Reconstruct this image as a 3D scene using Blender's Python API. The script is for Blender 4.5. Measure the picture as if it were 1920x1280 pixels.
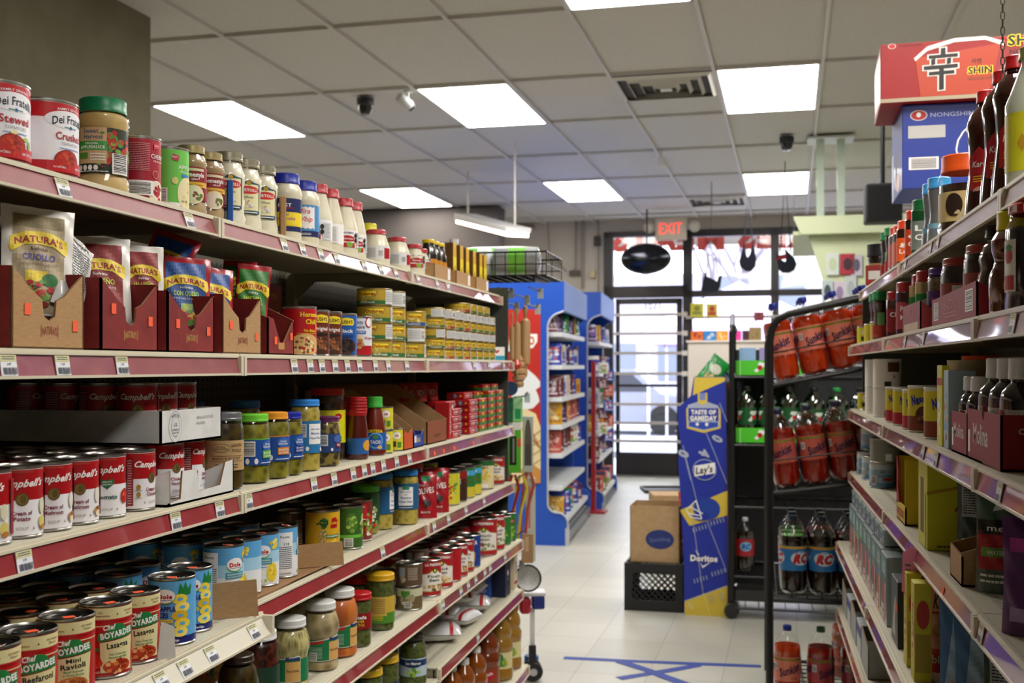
import bpy, math, random
from mathutils import Vector, Matrix
from mathutils.geometry import tessellate_polygon
random.seed(7)
for o in list(bpy.data.objects): bpy.data.objects.remove(o)
SC = bpy.context.scene
COL = SC.collection
PI = math.pi
# ---------------------------------------------------------------- camera, world, exposure
F = 2100.0; CX = 960.0; HY = 687.0; H = 1.40; HC = 1.87
AS = math.atan(458 / F)                 # yaw of the camera from the shelving's axis (world Y)
CA, SA = math.cos(AS), math.sin(AS)
AR = math.atan(523 / F); DR = AR - AS   # the room is turned a little from the shelving
cam = bpy.data.cameras.new('camera'); co = bpy.data.objects.new('camera', cam); COL.objects.link(co)
co.location = (0, 0, H); co.rotation_euler = (PI / 2, 0, AS)
cam.sensor_width = 36; cam.lens = F / 1920 * 36; cam.shift_y = (HY - 640) / 1920
cam.clip_start = .05; cam.clip_end = 200
cam.dof.use_dof = True; cam.dof.focus_distance = 2.0; cam.dof.aperture_fstop = 7.0
SC.camera = co
w = bpy.data.worlds.new('sky'); SC.world = w; w.use_nodes = True
w.node_tree.nodes['Background'].inputs[0].default_value = (.86, .90, 1, 1)
w.node_tree.nodes['Background'].inputs[1].default_value = 4.2
SC.view_settings.view_transform = 'Standard'; SC.view_settings.look = 'None'
SC.view_settings.gamma = 1; SC.view_settings.use_curve_mapping = False
SC.view_settings.exposure = 0.55
SC.cycles.transparent_max_bounces = 12
SC.cycles.max_bounces = 8; SC.cycles.diffuse_bounces = 4
SC.cycles.caustics_reflective = False; SC.cycles.caustics_refractive = False
PANEL = 15.0     # light given by a ceiling panel
def room(xr, yr):
 c, s = math.cos(DR), math.sin(DR)
 return (xr * c + yr * s, -xr * s + yr * c)
def yat(u, X):
 t = (u - CX) / F
 return X * (CA + t * SA) / (t * CA - SA)
def xat(u, Y):
 t = (u - CX) / F          # X c + Y s = t(-X s + Y c)
 return Y * (t * CA - SA) / (CA + t * SA)
def zc_of(X, Y): return -X * SA + Y * CA
def zat(v, X, Y): return H + (HY - v) * zc_of(X, Y) / F
# ---------------------------------------------------------------- materials
def lin(c): return c / 12.92 if c <= .04045 else ((c + .055) / 1.055) ** 2.4
def hexc(h):
 h = h.lstrip('#'); return tuple(lin(int(h[i:i + 2], 16) / 255) for i in (0, 2, 4)) + (1,)
_M = {}
def M(h, rough=.45, metal=0, coat=0, name=None, **k):
 key = (h, rough, metal, coat, name) + tuple(sorted(k.items()))
 if key in _M: return _M[key]
 m = bpy.data.materials.new(name or 'mat_' + h.strip('#')); m.use_nodes = True
 b = m.node_tree.nodes['Principled BSDF']
 b.inputs['Base Color'].default_value = hexc(h)
 b.inputs['Roughness'].default_value = rough; b.inputs['Metallic'].default_value = metal
 b.inputs['Coat Weight'].default_value = coat; b.inputs['Coat Roughness'].default_value = .08
 if 'em' in k:
  b.inputs['Emission Color'].default_value = hexc(k.get('emc', h)); b.inputs['Emission Strength'].default_value = k['em']
 if 'tr' in k: b.inputs['Transmission Weight'].default_value = k['tr']
 if 'alpha' in k: b.inputs['Alpha'].default_value = k['alpha']
 _M[key] = m; return m
def N(m, t, **k):
 n = m.node_tree.nodes.new(t)
 for a, v in k.items(): setattr(n, a, v)
 return n
def noisy(h1, h2, scale=8, rough=.5, coat=0, detail=3, lo=.4, hi=.6, metal=0, bump=0, vor=False, stretch=None, name=None):
 key = ('n', h1, h2, scale, rough, coat, detail, lo, hi, metal, bump, vor, stretch, name)
 if key in _M: return _M[key]
 m = bpy.data.materials.new(name or 'mottled_' + h1.strip('#')); m.use_nodes = True
 nt = m.node_tree; b = nt.nodes['Principled BSDF']
 tc = N(m, 'ShaderNodeTexCoord'); mp = N(m, 'ShaderNodeMapping')
 nt.links.new(tc.outputs['Object'], mp.inputs[0])
 if stretch: mp.inputs['Scale'].default_value = stretch
 if vor:
  n = N(m, 'ShaderNodeTexVoronoi'); out = n.outputs['Distance']
 else:
  n = N(m, 'ShaderNodeTexNoise'); n.inputs['Detail'].default_value = detail; out = n.outputs['Fac']
 n.inputs['Scale'].default_value = scale; nt.links.new(mp.outputs[0], n.inputs['Vector'])
 r = N(m, 'ShaderNodeValToRGB'); r.color_ramp.elements[0].position = lo; r.color_ramp.elements[1].position = hi
 r.color_ramp.elements[0].color = hexc(h1); r.color_ramp.elements[1].color = hexc(h2)
 nt.links.new(out, r.inputs[0]); nt.links.new(r.outputs[0], b.inputs['Base Color'])
 b.inputs['Roughness'].default_value = rough; b.inputs['Coat Weight'].default_value = coat; b.inputs['Metallic'].default_value = metal
 if bump:
  bp = N(m, 'ShaderNodeBump'); bp.inputs['Strength'].default_value = bump; bp.inputs['Distance'].default_value = .002
  nt.links.new(out, bp.inputs['Height']); nt.links.new(bp.outputs[0], b.inputs['Normal'])
 _M[key] = m; return m
def glass(name, h='#f4faf6', op=.10, rough=.04):
 key = ('g', name)
 if key in _M: return _M[key]
 m = bpy.data.materials.new(name); m.use_nodes = True; nt = m.node_tree
 out = nt.nodes['Material Output']; nt.nodes.remove(nt.nodes['Principled BSDF'])
 t = N(m, 'ShaderNodeBsdfTransparent'); t.inputs[0].default_value = hexc(h)
 g = N(m, 'ShaderNodeBsdfGlossy'); g.inputs['Roughness'].default_value = rough
 fr = N(m, 'ShaderNodeFresnel'); fr.inputs[0].default_value = 1.5
 ad = N(m, 'ShaderNodeMath', operation='ADD', use_clamp=True); ad.inputs[1].default_value = op
 mx = N(m, 'ShaderNodeMixShader')
 ge = N(m, 'ShaderNodeNewGeometry'); sb = N(m, 'ShaderNodeMath', operation='SUBTRACT'); sb.inputs[0].default_value = 1; nt.links.new(ge.outputs['Backfacing'], sb.inputs[1])
 mu = N(m, 'ShaderNodeMath', operation='MULTIPLY'); nt.links.new(fr.outputs[0], ad.inputs[0]); nt.links.new(ad.outputs[0], mu.inputs[0]); nt.links.new(sb.outputs[0], mu.inputs[1]); nt.links.new(mu.outputs[0], mx.inputs[0])
 nt.links.new(t.outputs[0], mx.inputs[1]); nt.links.new(g.outputs[0], mx.inputs[2]); nt.links.new(mx.outputs[0], out.inputs[0])
 _M[key] = m; return m
WHITE = M('#f1efec', .5); CREAM = M('#e9dfb8', .5); BLACK = M('#15130f', .5); TIN = M('#b9b7b2', .28, 1)
DTIN = M('#6f6e6c', .3, 1); RED = M('#b01118', .42); KRAFT = noisy('#a98357', '#b58f63', 60, .85, stretch=(1, 1, 12), name='kraft_card')
KRAFTIN = M('#8f6c48', .9, name='kraft_inner_face'); CLEAR = glass('clear_glass', '#ffffff', op=.0); FILM = glass('clear_plastic_film', op=.14, rough=.12)
ORANGE = M('#ff6238', .6, name='orange_price_sticker'); GREEN = M('#1f7a35', .42); YEL = M('#f0d52a', .45); BLUE = M('#1c4fa0', .42)
NAVY = M('#16205c', .42); GOLD = M('#c9a544', .3, .6); BROWN = M('#5d3a22', .5); GREY = M('#8f8f8f', .5); LBLUE = M('#6fb4dc', .42)
# ---------------------------------------------------------------- mesh builder
def clip(poly, ax, lim, keep_less):
 out = []; n = len(poly)
 for i in range(n):
  a, b = poly[i], poly[(i + 1) % n]
  ia = (a[ax] <= lim) if keep_less else (a[ax] >= lim); ib = (b[ax] <= lim) if keep_less else (b[ax] >= lim)
  if ia: out.append(a)
  if ia != ib:
   t = (lim - a[ax]) / (b[ax] - a[ax]); out.append((a[0] + t * (b[0] - a[0]), a[1] + t * (b[1] - a[1])))
 return out
def strips(polys, ax, step):
 res = []
 for p in polys:
  lo = min(q[ax] for q in p); hi = max(q[ax] for q in p)
  i0 = math.floor(lo / step + 1e-6); i1 = math.ceil(hi / step - 1e-6)
  if i1 - i0 <= 1: res.append(p); continue
  for i in range(i0, i1):
   q = clip(clip(p, ax, i * step, False), ax, (i + 1) * step, True)
   if len(q) >= 3: res.append(q)
 return res
_G = {}
def glyphs(s, bold=0.0, shear=0.0):
 k = (s, bold, shear)
 if k in _G: return _G[k]
 cu = bpy.data.curves.new('t', 'FONT'); cu.body = s; cu.resolution_u = 2; cu.dimensions = '2D'; cu.fill_mode = 'BOTH'
 cu.offset = bold; cu.shear = shear; cu.space_character = 1 + bold * 2
 ob = bpy.data.objects.new('t', cu)
 me = ob.to_mesh(); me.calc_loop_triangles()
 vs = [(v.co.x, v.co.y) for v in me.vertices]
 tr = [[vs[i] for i in t.vertices] for t in me.loop_triangles]
 ob.to_mesh_clear(); bpy.data.objects.remove(ob); bpy.data.curves.remove(cu)
 if not tr: _G[k] = ([], 1, 1); return _G[k]
 x0 = min(p[0] for t in tr for p in t); x1 = max(p[0] for t in tr for p in t)
 tr = [[(p[0] - (x0 + x1) / 2, p[1]) for p in t] for t in tr]
 _G[k] = (tr, x1 - x0, .73); return _G[k]
def ell(cu, cv, ru, rv, n=24, a0=0, a1=2 * PI): return [(cu + ru * math.cos(a0 + (a1 - a0) * i / n), cv + rv * math.sin(a0 + (a1 - a0) * i / n)) for i in range(n)]
def shapes(items):
 """label items -> list of (layer, polys, mat)"""
 out = []
 for L, it in enumerate(items):
  t = it[0]
  if t == 'r': _, a, b, c, d, m = it; out.append((L, [[(a, b), (c, b), (c, d), (a, d)]], m))
  elif t == 'e': _, a, b, c, d, m = it[:6]; out.append((L, [ell(a, b, c, d)], m))
  elif t == 'p':
   pts = it[1]; tri = tessellate_polygon([[Vector((x, y, 0)) for x, y in pts]])
   ps = []
   for q in tri:
    z = [pts[i] for i in q]
    if (z[1][0] - z[0][0]) * (z[2][1] - z[0][1]) - (z[1][1] - z[0][1]) * (z[2][0] - z[0][0]) < 0: z.reverse()
    ps.append(z)
   out.append((L, ps, it[2]))
  elif t == 't':
   _, s, a, b, h, m = it[:6]; o = it[6] if len(it) > 6 else {}
   g, wd, cap = glyphs(s, o.get('b', .012), o.get('sh', 0)); sy = h / cap; sx = sy
   if 'w' in o and wd: sx = o['w'] / wd
   arc = o.get('arc', 0); ro = o.get('rot', 0); c, sn = math.cos(ro), math.sin(ro); ps = []
   for q in g:
    z = []
    for x, y in q:
     x *= sx; y *= sy; y -= arc * x * x; z.append((a + x * c - y * sn, b + x * sn + y * c))
    ps.append(z)
   out.append((L, ps, m))
  elif t == 'bar':       # barcode block
   _, a, b, wd, h, seed = it; out.append((L, [[(a, b), (a + wd, b), (a + wd, b + h), (a, b + h)]], WHITE))
   rr = random.Random(seed); ps = []; v = b + h * .08; horiz = wd < h * 1.0 or seed % 2
   if horiz:
    while v < b + h * .92:
     q = rr.choice((.02, .035, .05)) * h; ps.append([(a + wd * .08, v), (a + wd * .92, v), (a + wd * .92, v + q), (a + wd * .08, v + q)]); v += q + rr.choice((.025, .04)) * h
   else:
    v = a + wd * .08
    while v < a + wd * .92:
     q = rr.choice((.012, .02, .035)) * wd; ps.append([(v, b + h * .12), (v + q, b + h * .12), (v + q, b + h * .92), (v, b + h * .92)]); v += q + rr.choice((.015, .03)) * wd
   out.append((L + .5, ps, BLACK))
  elif t == 'blobs':     # a picture of food: many small overlapping spots inside an ellipse
   _, a, b, c, d, n, sz, mats, seed = it; rr = random.Random(seed)
   for i in range(n):
    an = rr.random() * 2 * PI; q = math.sqrt(rr.random()) * .85
    out.append((L + i / (n + 1.), [ell(a + c * q * math.cos(an), b + d * q * math.sin(an), sz * rr.uniform(.6, 1.1), sz * rr.uniform(.5, 1), 8)], rr.choice(mats)))
  elif t == 'lines':     # small print
   _, a, b, wd, h, n, m = it; rr = random.Random(n); ps = []
   for i in range(n):
    y = b + h * (1 - (i + .7) / n); x = a
    while x < a + wd - 1e-4:
     q = min(rr.uniform(.05, .16) * wd, a + wd - x); ps.append([(x, y), (x + q * .85, y), (x + q * .85, y + h / n * .42), (x, y + h / n * .42)]); x += q
   out.append((L, ps, m))
 return out
class MB:
 def __init__(s): s.v = []; s.f = []; s.mi = []; s.mats = []; s.lay = 0
 def m(s, mat):
  if mat not in s.mats: s.mats.append(mat)
  return s.mats.index(mat)
 def add(s, vs, fs, mat):
  n = len(s.v); s.v += [tuple(q) for q in vs]; k = s.m(mat)
  for q in fs: s.f.append([i + n for i in q]); s.mi.append(k)
  return s
 def lathe(s, prof, mat, seg=32, c=(0, 0), sq=None, twist=0):
  """prof: list of (r,z) from bottom to top; sq=(exponent) makes a squarish section"""
  vs = []; fs = []; rows = []
  for r, z in prof:
   if r < 1e-6: rows.append([len(vs)]); vs.append((c[0], c[1], z)); continue
   row = []
   for i in range(seg):
    a = 2 * PI * i / seg; ca, sa = math.cos(a), math.sin(a); k = 1
    if sq: k = (abs(ca) ** sq + abs(sa) ** sq) ** (-1 / sq)
    row.append(len(vs)); vs.append((c[0] + r * k * ca, c[1] + r * k * sa, z))
   rows.append(row)
  for A, B in zip(rows, rows[1:]):
   if len(A) == 1 and len(B) == 1: continue
   for i in range(seg):
    j = (i + 1) % seg
    if len(A) == 1: fs.append([A[0], B[j], B[i]])
    elif len(B) == 1: fs.append([A[i], A[j], B[0]])
    else: fs.append([A[i], A[j], B[j], B[i]])
  return s.add(vs, fs, mat)
 def box(s, x0, y0, z0, x1, y1, z1, mat, T=None):
  vs = [(x, y, z) for z in (z0, z1) for x, y in ((x0, y0), (x1, y0), (x1, y1), (x0, y1))]
  if T: vs = [T @ Vector(q) for q in vs]
  return s.add(vs, [[3, 2, 1, 0], [4, 5, 6, 7], [0, 1, 5, 4], [1, 2, 6, 5], [2, 3, 7, 6], [3, 0, 4, 7]], mat)
 def cbox(s, x0, y0, z0, x1, y1, z1, mat, b=.004, T=None):
  """box with chamfered edges"""
  vs = []
  for sx, sy, sz in ((a, c, d) for a in (0, 1) for c in (0, 1) for d in (0, 1)):
   X = (x0, x1)[sx]; Y = (y0, y1)[sy]; Z = (z0, z1)[sz]; dx = b if sx == 0 else -b; dy = b if sy == 0 else -b; dz = b if sz == 0 else -b
   vs += [(X, Y + dy, Z + dz), (X + dx, Y, Z + dz), (X + dx, Y + dy, Z)]
  I = lambda a, c, d, k: (a * 4 + c * 2 + d) * 3 + k
  fs = [[I(0,0,0,0),I(0,0,1,0),I(0,1,1,0),I(0,1,0,0)],[I(1,0,0,0),I(1,1,0,0),I(1,1,1,0),I(1,0,1,0)],
    [I(0,0,0,1),I(1,0,0,1),I(1,0,1,1),I(0,0,1,1)],[I(0,1,0,1),I(0,1,1,1),I(1,1,1,1),I(1,1,0,1)],
    [I(0,0,0,2),I(0,1,0,2),I(1,1,0,2),I(1,0,0,2)],[I(0,0,1,2),I(1,0,1,2),I(1,1,1,2),I(0,1,1,2)]]
  for a in (0, 1):
   for c in (0, 1):
    q = [I(a,c,0,0),I(a,c,1,0),I(a,c,1,1),I(a,c,0,1)]; fs.append(q if (a + c) % 2 == 1 else q[::-1])
    q = [I(a,0,c,0),I(a,1,c,0),I(a,1,c,2),I(a,0,c,2)]; fs.append(q if (a + c) % 2 == 0 else q[::-1])
    q = [I(0,a,c,1),I(1,a,c,1),I(1,a,c,2),I(0,a,c,2)]; fs.append(q if (a + c) % 2 == 1 else q[::-1])
    for d in (0, 1):
     q = [I(a,c,d,0),I(a,c,d,1),I(a,c,d,2)]; fs.append(q if (a + c + d) % 2 == 1 else q[::-1])
  if T: vs = [T @ Vector(q) for q in vs]
  return s.add(vs, fs, mat)
 def tube(s, pts, r, mat, seg=8, closed=False):
  pts = [Vector(p) for p in pts]; n = len(pts); rings = []; vs = []; up = None
  for i, p in enumerate(pts):
   a = pts[(i - 1) % n] if (i > 0 or closed) else p; b = pts[(i + 1) % n] if (i < n - 1 or closed) else p
   d = (b - a).normalized()
   if up is None: up = Vector((0, 0, 1)) if abs(d.z) < .9 else Vector((1, 0, 0))
   e = d.cross(up)
   if e.length < 1e-4: e = d.cross(Vector((1, .3, .2)))
   e.normalize(); g = e.cross(d).normalized(); up = g
   rr = r[i] if isinstance(r, (list, tuple)) else r
   rings.append([len(vs) + k for k in range(seg)])
   for k in range(seg):
    t = 2 * PI * k / seg; vs.append(p + e * math.cos(t) * rr + g * math.sin(t) * rr)
  fs = []
  pr = list(zip(rings, rings[1:])) + ([(rings[-1], rings[0])] if closed else [])
  for A, B in pr:
   for k in range(seg): fs.append([A[k], A[(k + 1) % seg], B[(k + 1) % seg], B[k]])
  if not closed: fs += [rings[0][::-1], rings[-1]]
  return s.add(vs, fs, mat)
 def prism(s, pts, t, mat, T=None, mside=None):
  """pts in local xz plane (CCW seen from -y); front at y=-t/2, back y=+t/2"""
  n = len(pts); tri = tessellate_polygon([[Vector((x, z, 0)) for x, z in pts]])
  vs = [(x, -t / 2, z) for x, z in pts] + [(x, t / 2, z) for x, z in pts]; fr = []; bk = []
  for q in tri:
   q = list(q); z = [pts[i] for i in q]
   if (z[1][0] - z[0][0]) * (z[2][1] - z[0][1]) - (z[1][1] - z[0][1]) * (z[2][0] - z[0][0]) < 0: q.reverse()
   fr.append(q); bk.append([i + n for i in reversed(q)])
  ar = sum(pts[i][0] * pts[(i + 1) % n][1] - pts[(i + 1) % n][0] * pts[i][1] for i in range(n))
  sd = [[(i + 1) % n, i, i + n, (i + 1) % n + n] if ar > 0 else [i, (i + 1) % n, (i + 1) % n + n, i + n] for i in range(n)]
  if T: vs = [T @ Vector(q) for q in vs]
  s.add(vs, fr + bk, mat); s.add(vs, sd, mside or mat); return s
 def decal(s, items, fm, ustep=None, vstep=None, base=.0003, dl=.00011, vl=None):
  k = 0
  for L, polys, mat in shapes(items):
   if vl: polys = [q for q in (clip(clip(p, 1, vl[0], False), 1, vl[1], True) if min(z[1] for z in p) < vl[0] or max(z[1] for z in p) > vl[1] else p for p in polys) if len(q) > 2]
   if ustep: polys = strips(polys, 0, ustep)
   if vstep: polys = strips(polys, 1, vstep)
   off = base + dl * L
   n = len(s.v); mi = s.m(mat)
   for p in polys:
    a = len(s.v)
    for u, v in p: s.v.append(tuple(fm(u, v, off)))
    s.f.append(list(range(a, a + len(p)))); s.mi.append(mi)
  return s
 def done(s, name, angle=32):
  me = bpy.data.meshes.new(name); me.from_pydata(s.v, [], s.f)
  for q in s.mats: me.materials.append(q)
  me.polygons.foreach_set('material_index', s.mi)
  me.shade_smooth(); me.set_sharp_from_angle(angle=math.radians(angle)); me.update()
  return me
def cyl(r): return lambda u, v, o: ((r + o) * math.sin(u / r), -(r + o) * math.cos(u / r), v)
def cyls(r): # section-less can: step for bending
 return max(r * .16, .003)
def face(side, w, d, h):
 """flat mapping on a carton (centre of its base at the origin, front looks to -y)"""
 if side == 'front': return lambda u, v, o: (u, -d / 2 - o, v)
 if side == 'back': return lambda u, v, o: (-u, d / 2 + o, v)
 if side == 'right': return lambda u, v, o: (w / 2 + o, u, v)
 if side == 'left': return lambda u, v, o: (-w / 2 - o, -u, v)
 return lambda u, v, o: (u, v, h + o)
# ---------------------------------------------------------------- scene objects
class Kind:
 def __init__(s, name, parts, cat, gap=None): s.name = name; s.parts = parts; s.cat = cat; s.r = gap
def tag(o, label=None, cat=None, group=None, kind=None):
 if label: o['label'] = label
 if cat: o['category'] = cat
 if group: o['group'] = group
 if kind: o['kind'] = kind
 return o
ALL = []
def put(k, loc, rz, label, group=None, tilt=None, cat=None):
 """stand one thing of kind k; parts share their mesh data"""
 root = None
 if len(k.parts) == 1:
  root = bpy.data.objects.new(k.name, k.parts[0][1])
 else:
  root = bpy.data.objects.new(k.name, None); root.empty_display_size = .05
 COL.objects.link(root); root.location = loc
 if tilt is None: root.rotation_euler = (0, 0, rz)
 else: root.rotation_euler = (Matrix.Rotation(tilt[1], 3, tilt[0]) @ Matrix.Rotation(rz, 3, 'Z')).to_euler()
 tag(root, label, cat or k.cat, group)
 if len(k.parts) > 1:
  obs = []
  for pn, me, par in k.parts:
   c = bpy.data.objects.new(pn, me); COL.objects.link(c); c.parent = root if par is None else obs[par]; obs.append(c)
   if pn in LAB: c['label'] = LAB[pn]
 ALL.append((k, root)); return root
LAB = {}
def struct(name, mb, parent=None, label=None):
 o = bpy.data.objects.new(name, mb.done(name)); COL.objects.link(o)
 if parent: o.parent = parent
 else: o['kind'] = 'structure'
 return o
def part(name, mb, parent, loc=None):
 o = bpy.data.objects.new(name, mb.done(name)); COL.objects.link(o); o.parent = parent
 if loc: o.location = loc
 return o
def empty(name, loc, rz, label, cat, group=None):
 o = bpy.data.objects.new(name, None); COL.objects.link(o); o.location = loc; o.rotation_euler = (0, 0, rz); o.empty_display_size = .1
 return tag(o, label, cat, group)
def single(name, mb, label, cat, loc=(0, 0, 0), rz=0, group=None):
 o = bpy.data.objects.new(name, mb.done(name)); COL.objects.link(o); o.location = loc; o.rotation_euler = (0, 0, rz)
 return tag(o, label, cat, group)
def tocam(X, Y): return math.atan2(-Y, -X) + PI / 2     # turn that makes a thing's front look at the camera
# ================================================================ the room
CZ = H + HC
RROT = -DR
def rbox(mb, x0, y0, z0, x1, y1, z1, mat): return mb.box(x0, y0, z0, x1, y1, z1, mat, Matrix.Rotation(RROT, 4, 'Z'))
XW0, XW1, YW0, YW1 = -7.2, 3.6, -3.0, 14.35
def tile_mat(name, c1, c2, sx, sy, ox, oy, mortar, mc, rough, dirt=.0, coat=0):
 m = bpy.data.materials.new(name); m.use_nodes = True; nt = m.node_tree; b = nt.nodes['Principled BSDF']
 tc = N(m, 'ShaderNodeTexCoord'); mp = N(m, 'ShaderNodeMapping'); mp.inputs['Rotation'].default_value = (0, 0, DR)
 nt.links.new(tc.outputs['Object'], mp.inputs[0])
 sep = N(m, 'ShaderNodeSeparateXYZ'); nt.links.new(mp.outputs[0], sep.inputs[0])
 outs = []
 for ax, s, o in ((0, sx, ox), (1, sy, oy)):
  a = N(m, 'ShaderNodeMath', operation='SUBTRACT'); nt.links.new(sep.outputs[ax], a.inputs[0]); a.inputs[1].default_value = o - 50 * s
  d = N(m, 'ShaderNodeMath', operation='DIVIDE'); nt.links.new(a.outputs[0], d.inputs[0]); d.inputs[1].default_value = s
  fr = N(m, 'ShaderNodeMath', operation='FRACT'); nt.links.new(d.outputs[0], fr.inputs[0])
  p = N(m, 'ShaderNodeMath', operation='PINGPONG'); nt.links.new(fr.outputs[0], p.inputs[0]); p.inputs[1].default_value = .5
  l = N(m, 'ShaderNodeMath', operation='LESS_THAN'); nt.links.new(p.outputs[0], l.inputs[0]); l.inputs[1].default_value = mortar / s
  outs.append((l, d))
 mx = N(m, 'ShaderNodeMath', operation='MAXIMUM'); nt.links.new(outs[0][0].outputs[0], mx.inputs[0]); nt.links.new(outs[1][0].outputs[0], mx.inputs[1])
 cb = N(m, 'ShaderNodeCombineXYZ')
 for i in (0, 1):
  fl = N(m, 'ShaderNodeMath', operation='FLOOR'); nt.links.new(outs[i][1].outputs[0], fl.inputs[0]); nt.links.new(fl.outputs[0], cb.inputs[i])
 wn = N(m, 'ShaderNodeTexWhiteNoise'); nt.links.new(cb.outputs[0], wn.inputs['Vector'])
 no = N(m, 'ShaderNodeTexNoise'); no.inputs['Scale'].default_value = 1.4; no.inputs['Detail'].default_value = 6; nt.links.new(mp.outputs[0], no.inputs['Vector'])
 av = N(m, 'ShaderNodeMath', operation='MULTIPLY_ADD'); nt.links.new(wn.outputs['Value'], av.inputs[0]); av.inputs[1].default_value = .35; nt.links.new(no.outputs[0], av.inputs[2])
 cr = N(m, 'ShaderNodeValToRGB'); cr.color_ramp.elements[0].position = .35; cr.color_ramp.elements[1].position = .95
 cr.color_ramp.elements[0].color = hexc(c1); cr.color_ramp.elements[1].color = hexc(c2); nt.links.new(av.outputs[0], cr.inputs[0])
 mi = N(m, 'ShaderNodeMix', data_type='RGBA'); nt.links.new(mx.outputs[0], mi.inputs['Factor']); nt.links.new(cr.outputs[0], mi.inputs[6]); mi.inputs[7].default_value = hexc(mc)
 nt.links.new(mi.outputs[2], b.inputs['Base Color']); b.inputs['Roughness'].default_value = rough; b.inputs['Coat Weight'].default_value = coat; b.inputs['Coat Roughness'].default_value = .25
 return m
floor_m = tile_mat('vinyl_floor_tiles', '#a9a89c', '#bdbcb0', .33, .33, -.3, .1, .0016, '#8b897c', .42, coat=.25)
mb = MB(); rbox(mb, XW0, YW0, -.1, XW1, YW1 + .2, 0, floor_m); struct('floor', mb)
# ceiling tiles (one surface, broken where the lamps and vents sit so that those are things of their own)
gx = [.19 + .664 * i for i in range(-12, 7)]
gy = [-3.5, -2.2, -.87, .46, 1.79, 3.12, 4.45, 5.78, 7.15, 8.42, 9.74, 11.10, 12.48, 13.8, 14.6]
ceil_m = noisy('#cdc9c2', '#d6d2cb', 90, .95, bump=.15, name='ceiling_tile')
mb = MB(); rbox(mb, XW0, YW0, CZ + .02, XW1, YW1 + .2, CZ + .12, ceil_m); struct('ceiling', mb)
tb = MB(); tbm = M('#cfcbc6', .5, name='ceiling_grid_paint')
for x in gx:
 if XW0 < x < XW1: rbox(tb, x - .011, YW0, CZ - .003, x + .011, YW1, CZ + .025, tbm)
for y in gy:
 if YW0 < y < YW1: rbox(tb, XW0, y - .005, CZ - .001, XW1, y + .005, CZ + .025, tbm)
struct('trim_ceiling_grid', tb)
def cell(ix, iy): return gx[ix], gy[iy], gx[ix + 1], gy[iy + 1]
def gix(x): return min(range(len(gx)), key=lambda i: abs(gx[i] - x))
def giy(y): return min(range(len(gy)), key=lambda i: abs(gy[i] - y))
lampm = M('#ffffff', .5, em=PANEL, emc='#fffaf4', name='lit_diffuser'); lampfr = M('#e8e8e4', .4)
warmm = M('#ffffff', .5, em=9, emc='#ffe9bd', name='warm_tube_light')
def lamp(x, y, label, sag=0, y1=None):
 i, j = gix(x), giy(y); x0, y0, x1, yy1 = cell(i, j); yy1 = y1 or yy1; wx, wy = room((x0 + x1) / 2, (y0 + yy1) / 2)
 t = empty('ceiling_light', (wx, wy, CZ), RROT, label, 'ceiling light', 'lit panels set in the ceiling grid')
 a, b = (x1 - x0) / 2 - .012, (yy1 - y0) / 2 - .006; m1 = MB(); m2 = MB()
 for q in ((-a, -b, -a + .014, b), (a - .014, -b, a, b), (-a, -b, a, -b + .014), (-a, b - .014, a, b)): m1.box(q[0], q[1], -.006, q[2], q[3], .01, lampfr)
 vs = [(-a + .014, -b + .014, -.004), (a - .014, -b + .014, -.004), (a - .014, b - .014, -.004), (-a + .014, b - .014, -.004 - sag)]
 vs += [(p[0], p[1], p[2] + .008) for p in vs]
 m2.add(vs, [[3, 2, 1, 0], [4, 5, 6, 7], [0, 1, 5, 4], [1, 2, 6, 5], [2, 3, 7, 6], [3, 0, 4, 7]], lampm)
 part('frame', m1, t); part('diffuser', m2, t)
lamp(-1.13, 4.45, 'lit ceiling panel cut off by the top edge of the picture')
lamp(-.47, 7.15, 'large lit ceiling panel right of the big air vent', .0, 8.42)
lamp(-2.465, 7.15, 'lit ceiling panel beside the small white camera')
lamp(-4.46, 7.15, 'lit ceiling panel nearest the olive wall')
lamp(-2.465, 11.1, 'small looking lit ceiling panel in the middle of the far ceiling')
lamp(-4.46, 11.1, 'lit ceiling panel above the mayonnaise jars')
lamp(-.47, 11.1, 'far lit ceiling panel with a slipped diffuser beside the far air vent')
for x, y in ((.19, 1.79), (.86, 3.12), (.86, -.87)):
 lamp(x, y, 'lit ceiling panel behind the photographer')
# air vents
def vent(x, y, dy, label):
 i = gix(x); x0, x1 = gx[i], gx[i + 1]; wx, wy = room((x0 + x1) / 2, y + dy / 2)
 t = empty('ceiling_vent', (wx, wy, CZ), RROT, label, 'air vent', 'air vents in the ceiling'); a = (x1 - x0) / 2 - .012; b = dy / 2
 vm = M('#d6d2ca', .45); dk = noisy('#4a453d', '#2c2822', 30, .8); m1 = MB(); m1.box(-a, -b, -.002, a, b, .004, dk); part('backing', m1, t)
 for k, q in enumerate((1, .76, .52, .28)):
  m2 = MB(); A, B = a * q, b * q; z = -.012 - .004 * k; w_ = .028 if k == 0 else .02
  for s in (0, 1, 2, 3):
   # sloping louvre ring, one side at a time
   c = [(-A, -B), (A, -B), (A, B), (-A, B)]; p0, p1 = c[s], c[(s + 1) % 4]; sh = lambda p: (p[0] * (1 - w_ / A), p[1] * (1 - w_ / B))
   q0, q1 = sh(p0), sh(p1)
   m2.add([(p0[0], p0[1], -.003), (p1[0], p1[1], -.003), (q1[0], q1[1], z - .01), (q0[0], q0[1], z - .01), (q1[0], q1[1], z - .007), (q0[0], q0[1], z - .007), (p0[0], p0[1], .001), (p1[0], p1[1], .001)],
     [[0, 1, 2, 3], [3, 2, 4, 5], [5, 4, 7, 6]], vm)
  part('louvre_ring', m2, t)
 m2 = MB(); m2.box(-a * .12, -b * .12, -.03, a * .12, b * .12, -.024, vm); part('centre_plate', m2, t)
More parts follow.
